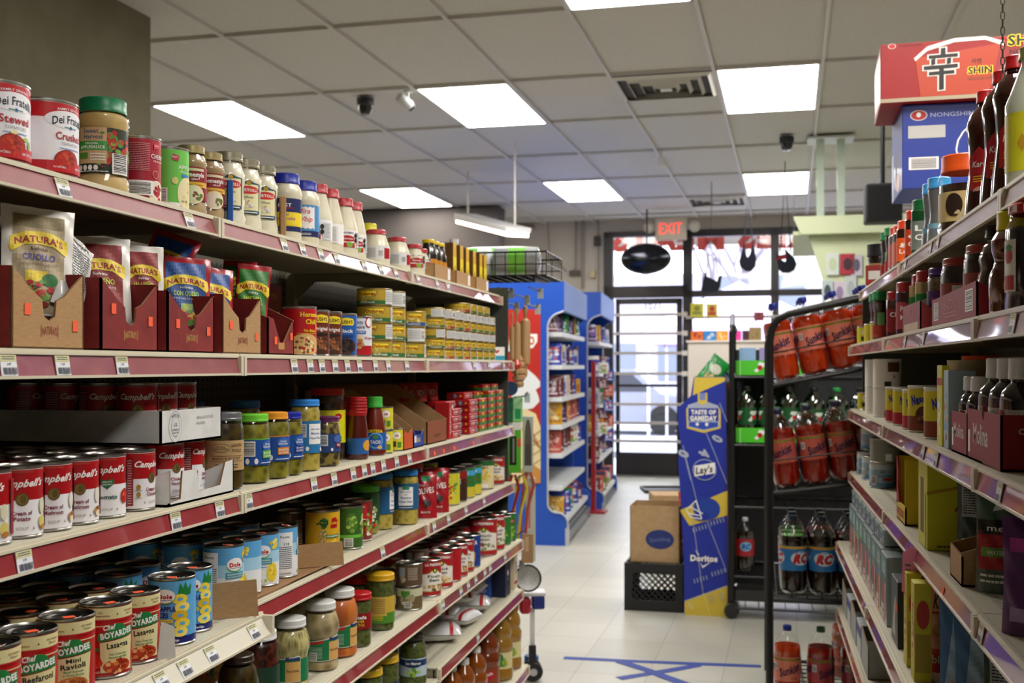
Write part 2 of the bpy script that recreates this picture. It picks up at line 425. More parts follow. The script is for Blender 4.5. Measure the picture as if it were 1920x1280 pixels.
vent(-1.13, 7.18, .62, 'large square dusty air vent left of the big lit panel')
vent(-1.13, 12.5, .62, 'small looking far air vent near the storefront')
# walls
storem = M('#c9c1b4', .9, name='storefront_wall_paint'); olive = noisy('#767058', '#7d7760', 6, .9, name='olive_wall_board')
mb = MB(); rbox(mb, XW0, YW1, 0, -2.32, YW1 + .2, CZ + .1, storem); rbox(mb, -2.32, YW1, 3.13, XW1, YW1 + .2, CZ + .1, storem); rbox(mb, 1.2, YW1, 0, XW1, YW1 + .2, 3.2, storem)
rbox(mb, -.25, YW1 + .0, 0, 1.2, YW1 + .2, .55, storem)
struct('wall_front', mb)
mb = MB(); rbox(mb, XW0 - .1, YW0, 0, XW0, YW1, CZ + .1, M('#b8b0a2', .9)); struct('wall_left', mb)
mb = MB(); rbox(mb, XW1, YW0, 0, XW1 + .1, YW1, CZ + .1, M('#a9a392', .9)); struct('wall_right', mb)
mb = MB(); rbox(mb, XW0, YW0 - .1, 0, XW1, YW0, CZ + .1, M('#8a8478', .9)); struct('wall_back', mb)
mb = MB(); rbox(mb, -4.4, 2.0, 0, -3.37, 5.42, CZ + .02, olive); rbox(mb, -3.372, 4.02, 0, -3.366, 4.03, CZ, M('#3b3729', .9)); struct('wall_partition_olive', mb)
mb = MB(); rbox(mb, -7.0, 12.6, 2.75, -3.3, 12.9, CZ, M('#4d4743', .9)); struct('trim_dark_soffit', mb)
# ---- storefront: dark frames and glass
fm = M('#1e1a19', .4, name='dark_aluminium'); YS = YW1 - .02
pane = glass('window_glass', '#ffffff', .0)
def fr_box(mb, x0, z0, x1, z1, d=.10): rbox(mb, x0, YS - d / 2, z0, x1, YS + d / 2, z1, fm)
def spx(u):   # pixel column -> room x on the storefront plane
 t = (u - CX) / F
 a = AR; c, s = math.cos(a), math.sin(a); return YS * (t * c - s) / (c + t * s)
def spz(v, x): return H + (HY - v) * (-x * math.sin(AR) + YS * math.cos(AR)) / F
xL = spx(1133); xD0 = spx(1155); xD1 = spx(1281); xM1 = spx(1291); xM2 = spx(1453); xR = spx(1540) + .6
zT = 3.13; zm = 2.30; z0d = 0.0
m1 = MB(); fr_box(m1, xL, 0, xL + .12, zT); fr_box(m1, xD1 + .0, 0, xM1 + .05, zT); fr_box(m1, xL, zT - .07, xM1, zT); fr_box(m1, xL, zm - .02, xM1, zm + .13)
win = struct('window_1', MB())
def wpart(name, mb, parent): return part(name, mb, parent)
wpart('window_frame', m1, win)
m2 = MB(); rbox(m2, xL + .12, YS - .004, zm + .13, xD1, YS + .004, zT - .07, pane); wpart('transom_pane', m2, win)
win2 = struct('window_2', MB())
m1 = MB(); fr_box(m1, xM1, zT - .09, xR, zT); fr_box(m1, xM2 - .05, .55, xM2 + .05, zT); fr_box(m1, xM1, zm - .02, xR, zm + .06); fr_box(m1, xM1, .55, xR, .63); fr_box(m1, xR - .06, .55, xR, zT); wpart('window_frame', m1, win2)
for a, b, c, d in ((xM1 + .05, zm + .06, xM2 - .05, zT - .09), (xM2 + .05, zm + .06, xR - .06, zT - .09), (xM1 + .05, .63, xM2 - .05, zm - .02), (xM2 + .05, .63, xR - .06, zm - .02)):
 m2 = MB(); rbox(m2, a, YS - .004, b, c, YS + .004, d, pane); wpart('pane', m2, win2)
# door
dr = struct('door_1', MB())
m1 = MB(); a, b = xD0, xD1 - .01
fr_box(m1, a, .0, a + .05, zm - .03, .05); fr_box(m1, b - .07, .0, b, zm - .03, .05); fr_box(m1, a, zm - .1, b, zm - .03, .05); fr_box(m1, a, .0, b, .30, .05); fr_box(m1, a, 1.14, b, 1.175, .05); wpart('door_frame', m1, dr)
m2 = MB(); rbox(m2, a + .05, YS - .004, .3, b - .07, YS + .004, zm - .1, pane); wpart('pane', m2, dr)
barm = M('#b9b3ab', .35, .3)
for z in (2.06, 1.82, 1.57, 1.31, .92, .68, .45):
 m3 = MB(); rbox(m3, a - .02, YS - .09, z - .018, b + .05, YS - .06, z + .018, barm); rbox(m3, b + .0, YS - .095, z - .03, b + .07, YS - .02, z + .03, M('#cfcac2', .4)); wpart('security_bar', m3, dr)
lo = MB(); lo.decal([('t', '1521', 0, 0, .085, M('#8f93a8', .6))], lambda u, v, o: (lambda p: (p[0], p[1], 2.13 + v))(room((a + b) / 2 + .05 - u, YS - .006 - o)), base=.001); wpart('house_number', lo, dr)
m3 = MB(); rbox(m3, a - .02, YS - .16, 0, b + .02, YS + .1, .018, M('#8c8882', .35, .8)); struct('trim_threshold', m3)
# window hangings in the lower window and the bar with notices
m3 = MB(); rbox(m3, xM1 - .02, YS - .15, 2.0, xM2 + .1, YS - .12, 2.035, barm); wpart('security_bar', m3, win2)
# ---- outside
mb = MB(); rbox(mb, -30, YW1 + .22, -.12, 30, 60, -.02, noisy('#a5a8b4', '#c2c4cc', .8, .8, name='pale_pavement')); struct('pavement', mb)
mb = MB(); rbox(mb, -30, YW1 + 2.9, -.02, 30, YW1 + 3.1, .08, M('#8d8f98', .8)); struct('kerb', mb)
aw = MB(); rbox(aw, -2.6, YW1 + .55, 3.0, 2.3, YW1 + .6, 3.55, M('#e9e6e2', .6)); rbox(aw, -2.6, YW1 + .22, 3.5, 2.3, YW1 + .6, 3.55, M('#d8d4d0', .6))
aw.decal([('t', 'GROCERIES MEATS', 0, 0, .3, M('#c2473b', .6), {'w': 4.3, 'b': .05})], lambda u, v, o: (lambda p: (p[0], p[1], 2.95 + v))(room(-.2 - u, YW1 + .54 - o)), base=.001)
single('sign_board', aw, 'white shop sign with red letters seen from behind through the transom windows', 'shop sign')
bd = MB(); fac = M('#b9b6bb', .9); wn = M('#6d7482', .3)
for i, (x0, x1, h_, c) in enumerate(((-16, -7.6, 5.2, '#b7b0ac'), (-7.5, -2.6, 4.2, '#a9a6b4'), (-2.5, 3.2, 6, '#bdb7b4'), (3.3, 12, 5, '#aeb0ba'))):
 m1 = MB(); cc = M(c, .9); rbox(m1, x0, 34, 0, x1, 40, h_, cc); t = single('row_building', m1, ['far pale street building at the left through the door glass', 'far low lilac grey building straight through the door glass', 'far pale building behind the dark cloth masks', 'far grey blue building behind the soda racks'][i], 'building')
 for k in range(int((x1 - x0) / 1.6)):
  for zz in (1.0, 3.0):
   if zz + 1.2 < h_:
    m2 = MB(); rbox(m2, x0 + .4 + 1.6 * k, 33.93, zz, x0 + 1.3 + 1.6 * k, 34.0, zz + 1.1, wn); part('window', m2, t)
def car(xr, yr, h, label):
 p = room(xr, yr); t = empty('parked_car', (p[0], p[1], -.02), RROT, label, 'car'); c = M(h, .3, .2, .8)
 b_ = MB(); b_.prism([(-2.1, .25), (2.1, .25), (2.15, .7), (1.3, .85), (.75, 1.35), (-1.0, 1.38), (-1.7, .9), (-2.15, .8)], 1.7, c); part('body', b_, t)
 g_ = MB(); g_.prism([(-1.45, .9), (1.1, .9), (.68, 1.28), (-.93, 1.3)], 1.72, M('#2c3140', .1, 0, 1)); part('window', g_, t)
 for x in (-1.35, 1.35):
  for y in (-.8, .8):
   w_ = MB(); w_.lathe([(0, -.1), (.31, -.1), (.31, .1), (0, .1)], M('#1c1c1e', .8), 20); o = part('wheel', w_, t); o.location = (x, y, .31); o.rotation_euler = (PI / 2, 0, 0)
car(-3.9, 24, '#8b90a2', 'grey car parked across the street seen through the door'); car(1.0, 25, '#a7a9b4', 'pale car parked across the street behind the window masks')
def tent(xr, yr, label):
 p = room(xr, yr); t = empty('street_canopy', (p[0], p[1], -.02), RROT, label, 'canopy', 'lilac canopies on the street'); c = M('#cbbcdc', .7)
 m1 = MB(); m1.add([(-1.5, -1.5, 2.1), (1.5, -1.5, 2.1), (1.5, 1.5, 2.1), (-1.5, 1.5, 2.1), (0, 0, 2.95), (-1.5, -1.5, 1.8), (1.5, -1.5, 1.8), (1.5, 1.5, 1.8), (-1.5, 1.5, 1.8)], [[0, 1, 4], [1, 2, 4], [2, 3, 4], [3, 0, 4], [5, 6, 1, 0], [6, 7, 2, 1], [7, 8, 3, 2], [8, 5, 0, 3]], c); part('canopy', m1, t)
 for x in (-1.45, 1.45):
  for y in (-1.45, 1.45): m2 = MB(); m2.tube([(x, y, 0), (x, y, 2.1)], .025, M('#d0d0d4', .4)); part('pole', m2, t)
tent(-.9, 20.5, 'lilac peaked street canopy seen through the lower window'); tent(2.9, 22, 'lilac street canopy hidden mostly by the soda racks')
def tree(xr, yr, label, s):
 p = room(xr, yr); m1 = MB(); rr = random.Random(s); bk = M('#7d7684', .9)
 def br(q, d, L, r, n):
  e = q + d * L; m1.tube([q, (q + e) / 2 + Vector((rr.uniform(-.05, .05), 0, 0)) * L, e], [r, r * .85, r * .65], bk, 6)
  if n:
   for _ in range(3 if n > 1 else 4): br(e, (d + Vector((rr.uniform(-.8, .8), rr.uniform(-.6, .6), rr.uniform(-.1, .5)))).normalized(), L * rr.uniform(.6, .8), r * .6, n - 1)
 br(Vector((0, 0, 0)), Vector((0, 0, 1)), 2.0, .13, 4); single('bare_tree', m1, label, 'tree', (p[0], p[1], -.02))
tree(-4.2, 21, 'bare street tree seen through the oval mirror pane', 3); tree(-1.0, 27.5, 'thin bare tree across the street behind the exit sign pane', 9)
# ================================================================ shelving
def vor2(name, base, hole, sx, sy, axes=(1, 2), thr=.22, rough=.7, sub=(0, 0)):
 m = bpy.data.materials.new(name); m.use_nodes = True; nt = m.node_tree; b = nt.nodes['Principled BSDF']
 tc = N(m, 'ShaderNodeTexCoord'); sp = N(m, 'ShaderNodeSeparateXYZ'); nt.links.new(tc.outputs['Object'], sp.inputs[0])
 cb = N(m, 'ShaderNodeCombineXYZ')
 for k, (a, s) in enumerate(zip(axes, (sx, sy))):
  q = N(m, 'ShaderNodeMath', operation='MULTIPLY'); q.inputs[1].default_value = 1 / s; nt.links.new(sp.outputs[a], q.inputs[0]); nt.links.new(q.outputs[0], cb.inputs[k])
 v = N(m, 'ShaderNodeTexVoronoi', voronoi_dimensions='2D'); v.inputs['Scale'].default_value = 1; v.inputs['Randomness'].default_value = 0; nt.links.new(cb.outputs[0], v.inputs['Vector'])
 l = N(m, 'ShaderNodeMath', operation='LESS_THAN'); l.inputs[1].default_value = thr; nt.links.new(v.outputs['Distance'], l.inputs[0])
 mi = N(m, 'ShaderNodeMix', data_type='RGBA'); nt.links.new(l.outputs[0], mi.inputs['Factor']); mi.inputs[6].default_value = hexc(base); mi.inputs[7].default_value = hexc(hole)
 nt.links.new(mi.outputs[2], b.inputs['Base Color']); b.inputs['Roughness'].default_value = rough; return m
PEG = vor2('pegboard', '#4c463a', '#0c0b09', .0254, .0254)  # beige board, its colour darkened to stand for the shade inside the shelves
DECK = vor2('perforated_shelf_deck', '#cfcab4', '#5c584a', .05, .012, (0, 1), .2, .45)
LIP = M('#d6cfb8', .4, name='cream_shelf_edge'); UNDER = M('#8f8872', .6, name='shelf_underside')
RAILR = noisy('#8e1c24', '#9a2a30', 22, .5, coat=1, name='red_paper_behind_clear_rail', lo=.3, hi=.8)
RAILP = noisy('#8d4248', '#9d5358', 22, .45, coat=1, name='hazed_red_paper_behind_clear_rail', lo=.3, hi=.8)  # red dulled toward pink, reflection haze of the clear plastic in the colour
RAILW = M('#d9d5c4', .4, name='blank_cream_rail'); TAGY = M('#cfcb9a', .6); TAGW = M('#e4e6ea', .5); INK = M('#4a4d5c', .6)
TAGM = MB(); TAGM.box(-.0165, -.0012, -.014, .0165, 0, .014, TAGW)
TAGM.decal([('r', -.0165, .005, .0165, .014, TAGY), ('t', 'S.99', 0, .0, .0035, INK, {}), ('lines', -.013, .007, .026, .006, 2, INK)] +
   [('r', -.013 + .0022 * i, -.012, -.0118 + .0022 * i + .0004 * (i % 3), -.003, INK) for i in range(12)], lambda u, v, o: (u, -.0012 - o, v))
TAGM = TAGM.done('price_tag')
OTAG = MB(); OTAG.box(-.009, -.001, -.006, .009, 0, .006, ORANGE); OTAG = OTAG.done('price_tag')
class Gondola:
 def __init__(s, side, x, y0, y1, label, cat='shelving'):
  s.side = side; s.x = x; s.root = empty('gondola_shelving', (x, y0, 0), 0, label, cat, 'gondola shelving runs'); s.y0 = y0
 def part(s, name, mb, x, y, z, parent=None):
  o = bpy.data.objects.new(name, mb if isinstance(mb, bpy.types.Mesh) else mb.done(name)); COL.objects.link(o)
  if parent: o.parent = parent; px, py, pz = s.loc[parent.name]
  else: o.parent = s.root; px, py, pz = s.x, s.y0, 0
  o.location = (x - px, y - py, z - pz)
  if not hasattr(s, 'loc'): s.loc = {}
  s.loc[o.name] = (x, y, z); return o
 def shelf(s, y0, y1, xf, z, depth, rail=RAILR, tags=(), otags=(), rh=.036, tilt=.006):
  d = s.side; m = MB(); T = .004
  # deck: thin sheet with turned-down sides and a cream front lip
  def bx(m, a, y0_, z0, b, y1_, z1, mt): m.box(min(a * -d, b * -d), y0_, z0, max(a * -d, b * -d), y1_, z1, mt)
  L = y1 - y0
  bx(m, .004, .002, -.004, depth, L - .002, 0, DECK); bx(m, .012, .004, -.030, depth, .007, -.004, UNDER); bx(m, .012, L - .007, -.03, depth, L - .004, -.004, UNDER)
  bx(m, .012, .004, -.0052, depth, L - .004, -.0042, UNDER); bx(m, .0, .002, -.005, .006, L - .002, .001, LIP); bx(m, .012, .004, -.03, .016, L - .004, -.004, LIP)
  sh = s.part('shelf', m, xf, y0, z)
  r = MB(); h0 = -.004; h1 = -.004 - rh
  # tilted rail: top edge behind, bottom edge in front
  def P(o, y, zz): return (o * d, y, zz)
  a = [(-.001, h0), (tilt, h1 + .003), (tilt - .004, h1 + .003), (-.005, h0)]
  vs = [P(o, y, zz) for y in (.006, L - .006) for o, zz in a]
  fs = [[0, 1, 5, 4], [1, 2, 6, 5], [2, 3, 7, 6], [3, 0, 4, 7], [0, 3, 2, 1], [4, 5, 6, 7]]
  if d < 0: fs = [q[::-1] for q in fs]
  r.add(vs, fs[:1], rail); r.add(vs, fs[1:], LIP)
  lo = min((tilt - .006) * d, (tilt + .0025) * d), max((tilt - .006) * d, (tilt + .0025) * d)
  r.box(lo[0], .003, h1, lo[1], L - .003, h1 + .004, LIP); lo = sorted((-.004 * d, .003 * d)); r.box(lo[0], .003, h0 - .003, lo[1], L - .003, h0 + .001, LIP)
  for ye in (.002, L - .012):
   lo = sorted((-.004 * d, (tilt + .003) * d)); r.box(lo[0], ye, h1 - .001, lo[1], ye + .01, h0, LIP)
  s.part('price_rail', r, xf, y0, z, sh)
  ang = math.atan2(tilt, rh)
  for lst, me, yo in ((tags, TAGM, 0), (otags, OTAG, .004)):
   for yy in lst:
    if y0 + .02 < yy < y1 - .02:
     o = s.part('price_tag', me, xf + d * (tilt * .5 + .0012), yy, z - .004 - rh * .5 - yo, sh)
     o.rotation_euler = (Matrix.Rotation(d * PI / 2, 3, 'Z') @ Matrix.Rotation(-ang, 3, 'X')).to_euler()
  return sh
# --- the left run, facing +x
YJ = [.74, 1.98, 3.205, 4.43]
ZA, ZB, ZC, ZD, ZE, ZF, ZG = [H + q for q in (.288, .0235, -.239, -.466, -.696, -.897, -1.2)]
XA, XB, XC, XE = -1.017, -.964, -.964, -.925
GL = Gondola(1, -1.40, YJ[0], YJ[3], 'long cream gondola shelving with red price rails at the left of the aisle')
ty = lambda us, X: [yat(u, X) for u in us]
tagsA = ty((110, 348, 527, 562, 596, 626, 678, 710, 738, 780, 816, 836), XA); tagsB = ty((10, 112, 224, 548, 578, 600, 625, 648, 671, 701, 725, 760, 887, 915, 943), XB)
tagsC = ty((40, 325, 408, 462, 585, 623, 659, 680, 696, 716, 741, 765), XC); tagsD = ty((290, 335, 385, 465, 714, 811, 838, 871, 905), XC); tagsE = ty((828, 862, 876, 890, 907, 917, 945), XE); tagsF = ty((894,), XE)
for i in range(3):
 a, b = YJ[i], YJ[i + 1]
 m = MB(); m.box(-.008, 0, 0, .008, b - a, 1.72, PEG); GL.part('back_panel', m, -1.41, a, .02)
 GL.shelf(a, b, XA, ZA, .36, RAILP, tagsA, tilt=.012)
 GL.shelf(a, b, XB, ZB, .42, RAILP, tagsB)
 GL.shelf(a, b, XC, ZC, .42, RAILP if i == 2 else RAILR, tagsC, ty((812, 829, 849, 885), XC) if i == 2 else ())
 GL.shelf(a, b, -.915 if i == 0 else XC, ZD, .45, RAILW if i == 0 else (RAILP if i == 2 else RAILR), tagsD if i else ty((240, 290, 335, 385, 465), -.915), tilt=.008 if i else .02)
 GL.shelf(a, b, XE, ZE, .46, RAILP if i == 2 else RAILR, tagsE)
 if i == 2: GL.shelf(a, b, XE, ZF, .46, RAILR, tagsF)
 else: GL.shelf(a, b, XE, ZF - .03, .46, RAILR)
 GL.shelf(a, b, -.90, ZG, .5, RAILP if i == 2 else RAILR)
 m = MB(); m.box(-.45, 0, 0, -.02, b - a, ZG - .05, UNDER); GL.part('kick_plate', m, -.92, a, 0)
for y in YJ:
 m = MB(); m.box(-.015, -.015, 0, .015, .015, 1.76, UNDER); GL.part('upright', m, -1.39, y, 0)
for yb in YJ[1:3]:
 for z in (ZA, ZB, ZC, ZD, ZE):
  m = MB(); m.prism([(0, -.004), (0, -.075), (.02, -.075), (.08, -.018), (.08, -.004)], .004, UNDER); o = GL.part('shelf_bracket', m, -1.385, yb, z - .006)
m = MB(); m.box(-1.41 - GL.x, 0, 0, -.985 - GL.x, .012, 1.70, M('#3e4038', .7, name='end_panel_paint')); GL.part('end_panel', m, GL.x, YJ[3] + .006, .02)
# --- the right run, facing -x
XR1, XR2, XR5 = .385, .345, .30
YR = [.62, 1.90, 3.205, 4.38]
ZR = [H + q for q in (.285, .08, -.158, -.392, -.655, -.904)]
GR = Gondola(-1, .80, YR[0], YR[3], 'cream gondola shelving in shade at the right of the aisle')
for i in range(3):
 a, b = YR[i], YR[i + 1]
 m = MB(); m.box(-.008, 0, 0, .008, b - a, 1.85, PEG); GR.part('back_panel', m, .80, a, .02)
 for j, z in enumerate(ZR):
  xf = (XR1, XR2, XR2, XR2, XR5, XR5)[j]; us = {0: (1700, 1748, 1762), 1: (1700, 1735, 1905), 2: (1735, 1760, 1880), 3: (1845,), 4: (), 5: ()}[j]
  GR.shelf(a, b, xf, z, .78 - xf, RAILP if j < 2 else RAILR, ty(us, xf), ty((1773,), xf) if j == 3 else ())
 GR.shelf(a, b, .27, .2, .5, RAILR)
 m = MB(); m.box(.02, 0, 0, .5, b - a, .15, UNDER); GR.part('kick_plate', m, .29, a, 0)
for y in YR:
 m = MB(); m.box(-.015, -.015, 0, .015, .015, 1.9, UNDER); GR.part('upright', m, .785, y, 0)
m = MB(); m.box(-.40, 0, 0, -.005, .012, 1.66, M('#3e4038', .7, name='end_panel_paint')); GR.part('end_panel', m, .79, YR[3] + .006, .02)
m = MB(); m.box(-.19, 0, -.02, .33, .66, 0, LIP); GR.part('top_board', m, .78, 3.72, 1.965)
for yy in (3.76, 4.32): m = MB(); m.box(-.015, -.015, 0, .015, .015, .26, UNDER); GR.part('riser', m, .785, yy, 1.69)
# ================================================================ kinds of goods
def can(r, h, wraps, items, cat='can', name='food_can', body=TIN, lidm=None, tab=False, sticker=False, seg=48, simple=False):
 b = MB(); b.lathe([(0, .002), (r * .9, .002), (r - .001, 0), (r + .0008, .0012), (r + .0008, .003), (r - .0006, .0045), (r - .0006, h - .0045), (r + .0008, h - .003), (r + .0008, h - .0008), (r - .0006, h), (r - .0016, h - .0015), (r - .0022, h - .004)], body, seg)
 l = MB(); lm = lidm or body; l.lathe([(r - .0022, h - .004), (r * .86, h - .0042), (r * .84, h - .0032), (r * .8, h - .0042), (r * .55, h - .0042), (r * .53, h - .0034), (r * .5, h - .0042), (0, h - .0042)], lm, seg)
 if tab:
  l.tube([(0 + r * .3 * math.cos(a), -r * .35 + r * .3 * math.sin(a), h - .0028) for a in [i * PI / 5 for i in range(10)]], .0011, lm, 6, True); l.box(-.004, -r * .1, h - .0042, .004, r * .25, h - .0022, lm)
 if sticker: l.box(-.008, -r * .55, h - .0022, .008, -r * .55 + .013, h - .0018, ORANGE)
 L = MB()
 for i, (v0, v1, m) in enumerate(wraps): L.lathe([(r + .0002 + .00012 * i, v0), (r + .0002 + .00012 * i, v1)], m, seg)
 L.decal(items, cyl(r + .0004), cyls(r), vl=(.0035, h - .0035))
 if simple:
  b.v += []; n = len(b.v)
  for src in (l, L):
   n = len(b.v); b.v += src.v
   for f, mi in zip(src.f, src.mi): b.f.append([i + n for i in f]); b.mi.append(b.m(src.mats[mi]))
  return Kind(name, [('can', b.done('can'))], cat, r)
 return Kind(name, [('body', b.done('body'), None), ('lid', l.done('lid'), None), ('label', L.done('label'), None)], cat, r)
def jar(prof, lid, lab, items, cont, fill, name='food_jar', cat='jar', gl=CLEAR, seg=32, sq=None, inset=.0022, solid=False, extra=None):
 """prof outer profile; lid=(r,z0,z1,mat); lab=(r,[(v0,v1,mat)])"""
 r = max(p[0] for p in prof); parts = []
 c = MB(); zf = fill; ins = inset; pr = []
 for (a, z) in prof:
  if z <= zf: pr.append((max(a - ins, .001), max(z, .002)))
  else:
   (a0, z0) = [p for p in prof if p[1] <= zf][-1]; t = (zf - z0) / (z - z0); pr.append((max(a0 + (a - a0) * t - ins, .001), zf)); break
 if solid: c.lathe([(0, 0)] + prof, cont, seg, sq=sq); parts.append(('bottle_body', c.done('bottle_body'), None))
 else:
  c.lathe([(0, .002)] + pr + [(0, pr[-1][1])], cont, seg, sq=sq); parts.append(('contents', c.done('contents'), None))
  g = MB(); g.lathe([(0, 0)] + prof, gl, seg, sq=sq); parts.append(('glass', g.done('glass'), None))
 if lid:
  l = MB(); rl, z0, z1, lm = lid; h_ = z1 - z0
  l.lathe([(rl - .001, z0), (rl, z0 + .001), (rl, z0 + h_ * .25), (rl - .0006, z0 + h_ * .3), (rl - .0006, z1 - .002), (rl - .0025, z1), (0, z1)], lm, seg)
  if extra: extra(l)
  parts.append(('lid', l.done('lid'), None))
 if lab:
  L = MB(); rr = lab[0] + .0004
  for i, q in enumerate(lab[1]): L.lathe([(rr + .00012 * i, q[0]), (rr + .00012 * i, q[1])], q[2], seg, sq=sq)
  fm_ = cyl(rr + .0004)
  if sq:
   def fm_(u, v, o, rr=rr + .0004):
    an = u / rr - PI / 2; ca, sa = math.cos(an), math.sin(an); k = (abs(ca) ** sq + abs(sa) ** sq) ** (-1 / sq); return ((rr * k + o) * ca, (rr * k + o) * sa, v)
  L.decal(items, fm_, cyls(rr)); parts.append(('label', L.done('label'), None))
 return Kind(name, parts, cat, r)
def P_(*a): return list(a)
def jarprof(r, h, neck=.8, sh=.8):   # plain straight jar with a shoulder
 return [(r * .9, 0), (r, .004), (r, h * sh * .96), (r * .97, h * sh), (r * (neck + .05), h * .9), (r * neck, h * .93), (r * neck, h)]
def carton(w, d, h, m, faces, name='carton', cat='box', bev=.001):
 b = MB(); b.cbox(-w / 2, -d / 2, 0, w / 2, d / 2, h, m, bev)
 for sd, items in faces.items(): b.decal(items, face(sd, w, d, h), vl=(.0005, h))
 k = Kind(name, [('carton', b.done('carton'))], cat, d / 2); k.w = w; k.d = d; k.h = h; return k
def pouch(w, h, t, base, items, back=None, name='pouch', cat='pouch', seal=.012):
 def T(v): q = max(0, min(1, v / h)); return t * (.95 * (1 - q) ** .55 + .06 * math.sin(q * 9)) * (1 if q < .93 else .15)
 def fm(u, v, o, sg=-1):
  q = 1 - (2 * u / w) ** 2; q = max(q, 0) ** .6; wr = .0012 * math.sin(u * 190 + v * 120)
  return (u * (1 - .05 * math.sin(PI * min(1, v / h))), sg * (T(v) * .5 * q + .0008 + o) + wr + .012 * (v / h) ** 2, v)
 b = MB(); nu, nv = 20, 24
 for sg, mt in ((-1, base), (1, back or base)):
  vs = [fm(-w / 2 + w * i / nu, h * j / nv, 0, sg) for j in range(nv + 1) for i in range(nu + 1)]; fs = []
  for j in range(nv):
   for i in range(nu):
    a = j * (nu + 1) + i; q = [a, a + 1, a + nu + 2, a + nu + 1]; fs.append(q if sg < 0 else q[::-1])
  b.add(vs, fs, mt)
 b.decal(items, fm, w / nu, h / nv, base=.0006, dl=.00022, vl=(0, h))
 k = Kind(name, [('pouch', b.done('pouch', 60))], cat, t / 2); k.w = w; k.h = h; return k
WLB = M('#f3f2f0', .35); WGLS = M('#eeebe4', .3, coat=.5)
TOM = [M(c, .4) for c in ('#b82c1c', '#d04a2a', '#8e1a12', '#c9382a')]; GRN_ = [M(c, .4) for c in ('#7fa83c', '#4f8a2c', '#a8c858')]; TAN_ = [M(c, .5) for c in ('#d9b878', '#c79a55', '#e8d2a0', '#b5823f')]; BRN_ = [M(c, .5) for c in ('#5a3420', '#7a4a2a', '#93603a', '#3e2416')]
# --- top shelf, section one
DREDc = M('#c01822', .38); DW = M('#eeedf2', .4); INKN = M('#1c2a3c', .5); RTX = M('#b0162a', .45)
def dei(word, under, extra=()):
 r, h = .0515, .119
 return can(r, h, [(.006, .113, DREDc), (.0245, .090, DW)], [('e', 0, .0885, .042, .014, DW), ('t', 'FAMILY GROWN', 0, .104, .0035, DW, {'w': .046, 'arc': 4}),
  ('t', 'Dei Fratelli', 0, .084, .0125, INKN, {'w': .062, 'arc': 5, 'b': .02}), ('r', -.012, .0765, .012, .0782, M('#4f8f86', .5)), ('e', 0, .0775, .0025, .0025, M('#2f5a9a', .5)),
  ('t', word, 0, .058, .0115, RTX, {'w': .052, 'b': .02}), ('t', 'TOMATOES', 0, .050, .0045, GREY, {'w': .036, 'b': 0}), ('lines', -.02, .043, .04, .003, 1, M('#4a6ab0', .5))] + list(extra) +
  [('e', -.006, .0255, .0225, .0175, TOM[2]), ('e', -.006, .0255, .0205, .0158, TOM[0]), ('blobs', -.006, .0255, .019, .015, 34, .0035, TOM, 3), ('r', -.04, .008, .04, .0245, DREDc), ('t', 'NET WT 28 OZ', .024, .014, .004, DW, {'w': .03}), ('t', under, -.02, .014, .003, DW, {'w': .02})])
K_stew = dei('Stewed', 'SLICED', [('e', .018, .038, .006, .003, GRN_[2]), ('e', .026, .030, .004, .007, GRN_[0]), ('e', -.004, .045, .006, .003, M('#e8dfa8', .5))]); K_crush = dei('Crushed', 'ALL NATURAL', [])
apm = noisy('#b89a5c', '#c6a969', 30, .4); dk = M('#26301e', .4)
K_apple = jar([(.038, 0), (.043, .006), (.0435, .02), (.0405, .028), (.0405, .108), (.0435, .116), (.042, .128), (.036, .134), (.036, .155)], (.0385, .134, .158, M('#0d7a4c', .35, name='green_plastic_lid')), (.0405, [(.030, .106, dk)]),
 [('blobs', .03, .068, .05, .035, 60, .007, [TOM[0], TOM[3], GRN_[1], GRN_[0], M('#b02030', .4), dk], 5), ('blobs', -.055, .068, .03, .035, 30, .007, [TOM[0], GRN_[1], dk], 6), ('r', -.036, .046, .012, .106, M('#c8a878', .5)), ('t', 'Sweet', -.014, .096, .0078, M('#33507a', .5), {'w': .026}), ('t', 'Harvest', -.010, .0865, .0078, M('#33507a', .5), {'w': .032}),
  ('e', .005, .0965, .004, .002, GRN_[1]), ('r', -.036, .068, .013, .083, M('#3f9a3c', .45)), ('t', 'ORIGINAL', -.012, .0775, .0035, WHITE, {'w': .022}), ('t', 'APPLESAUCE', -.012, .0705, .0052, WHITE, {'w': .042, 'b': .02}), ('r', -.034, .054, -.018, .064, GRN_[1]), ('lines', -.014, .05, .024, .014, 3, WHITE)] +
  [('e', -.032 + .009 * i, .039, .0035, .0045, WHITE) for i in range(4)] + [('bar', .02, .030, .030, .034, 3), ('lines', -.036, .0315, .05, .003, 1, WHITE)], apm, .150, name='applesauce_jar')
CH = M('#a8162e', .42)
K_cherry = can(.0375, .115, [(.006, .109, CH)], [('e', .022, .018, .02, .02, M('#e8d8c0', .5)), ('blobs', .024, .016, .014, .014, 16, .0045, [M('#8a1020', .4), M('#c02840', .4)], 8), ('t', 'CHERRY', .026, .076, .008, WHITE, {'w': .036}), ('t', 'PIE FILLING', .026, .070, .003, WHITE, {'w': .026}), ('e', .018, .048, .007, .007, M('#d8c090', .5)), ('e', .018, .048, .0062, .0062, CH),
 ('p', [(.014, .092), (.026, .094), (.026, .104), (.014, .102)], M('#d43a4c', .5)), ('t', "Baker's", .02, .0975, .0028, WHITE, {'w': .01}), ('lines', -.03, .052, .036, .05, 16, M('#d88a90', .5)), ('r', -.034, .01, .012, .036, WHITE), ('bar', -.032, .011, .042, .024, 5)])
AG = M('#6cc64c', .42)
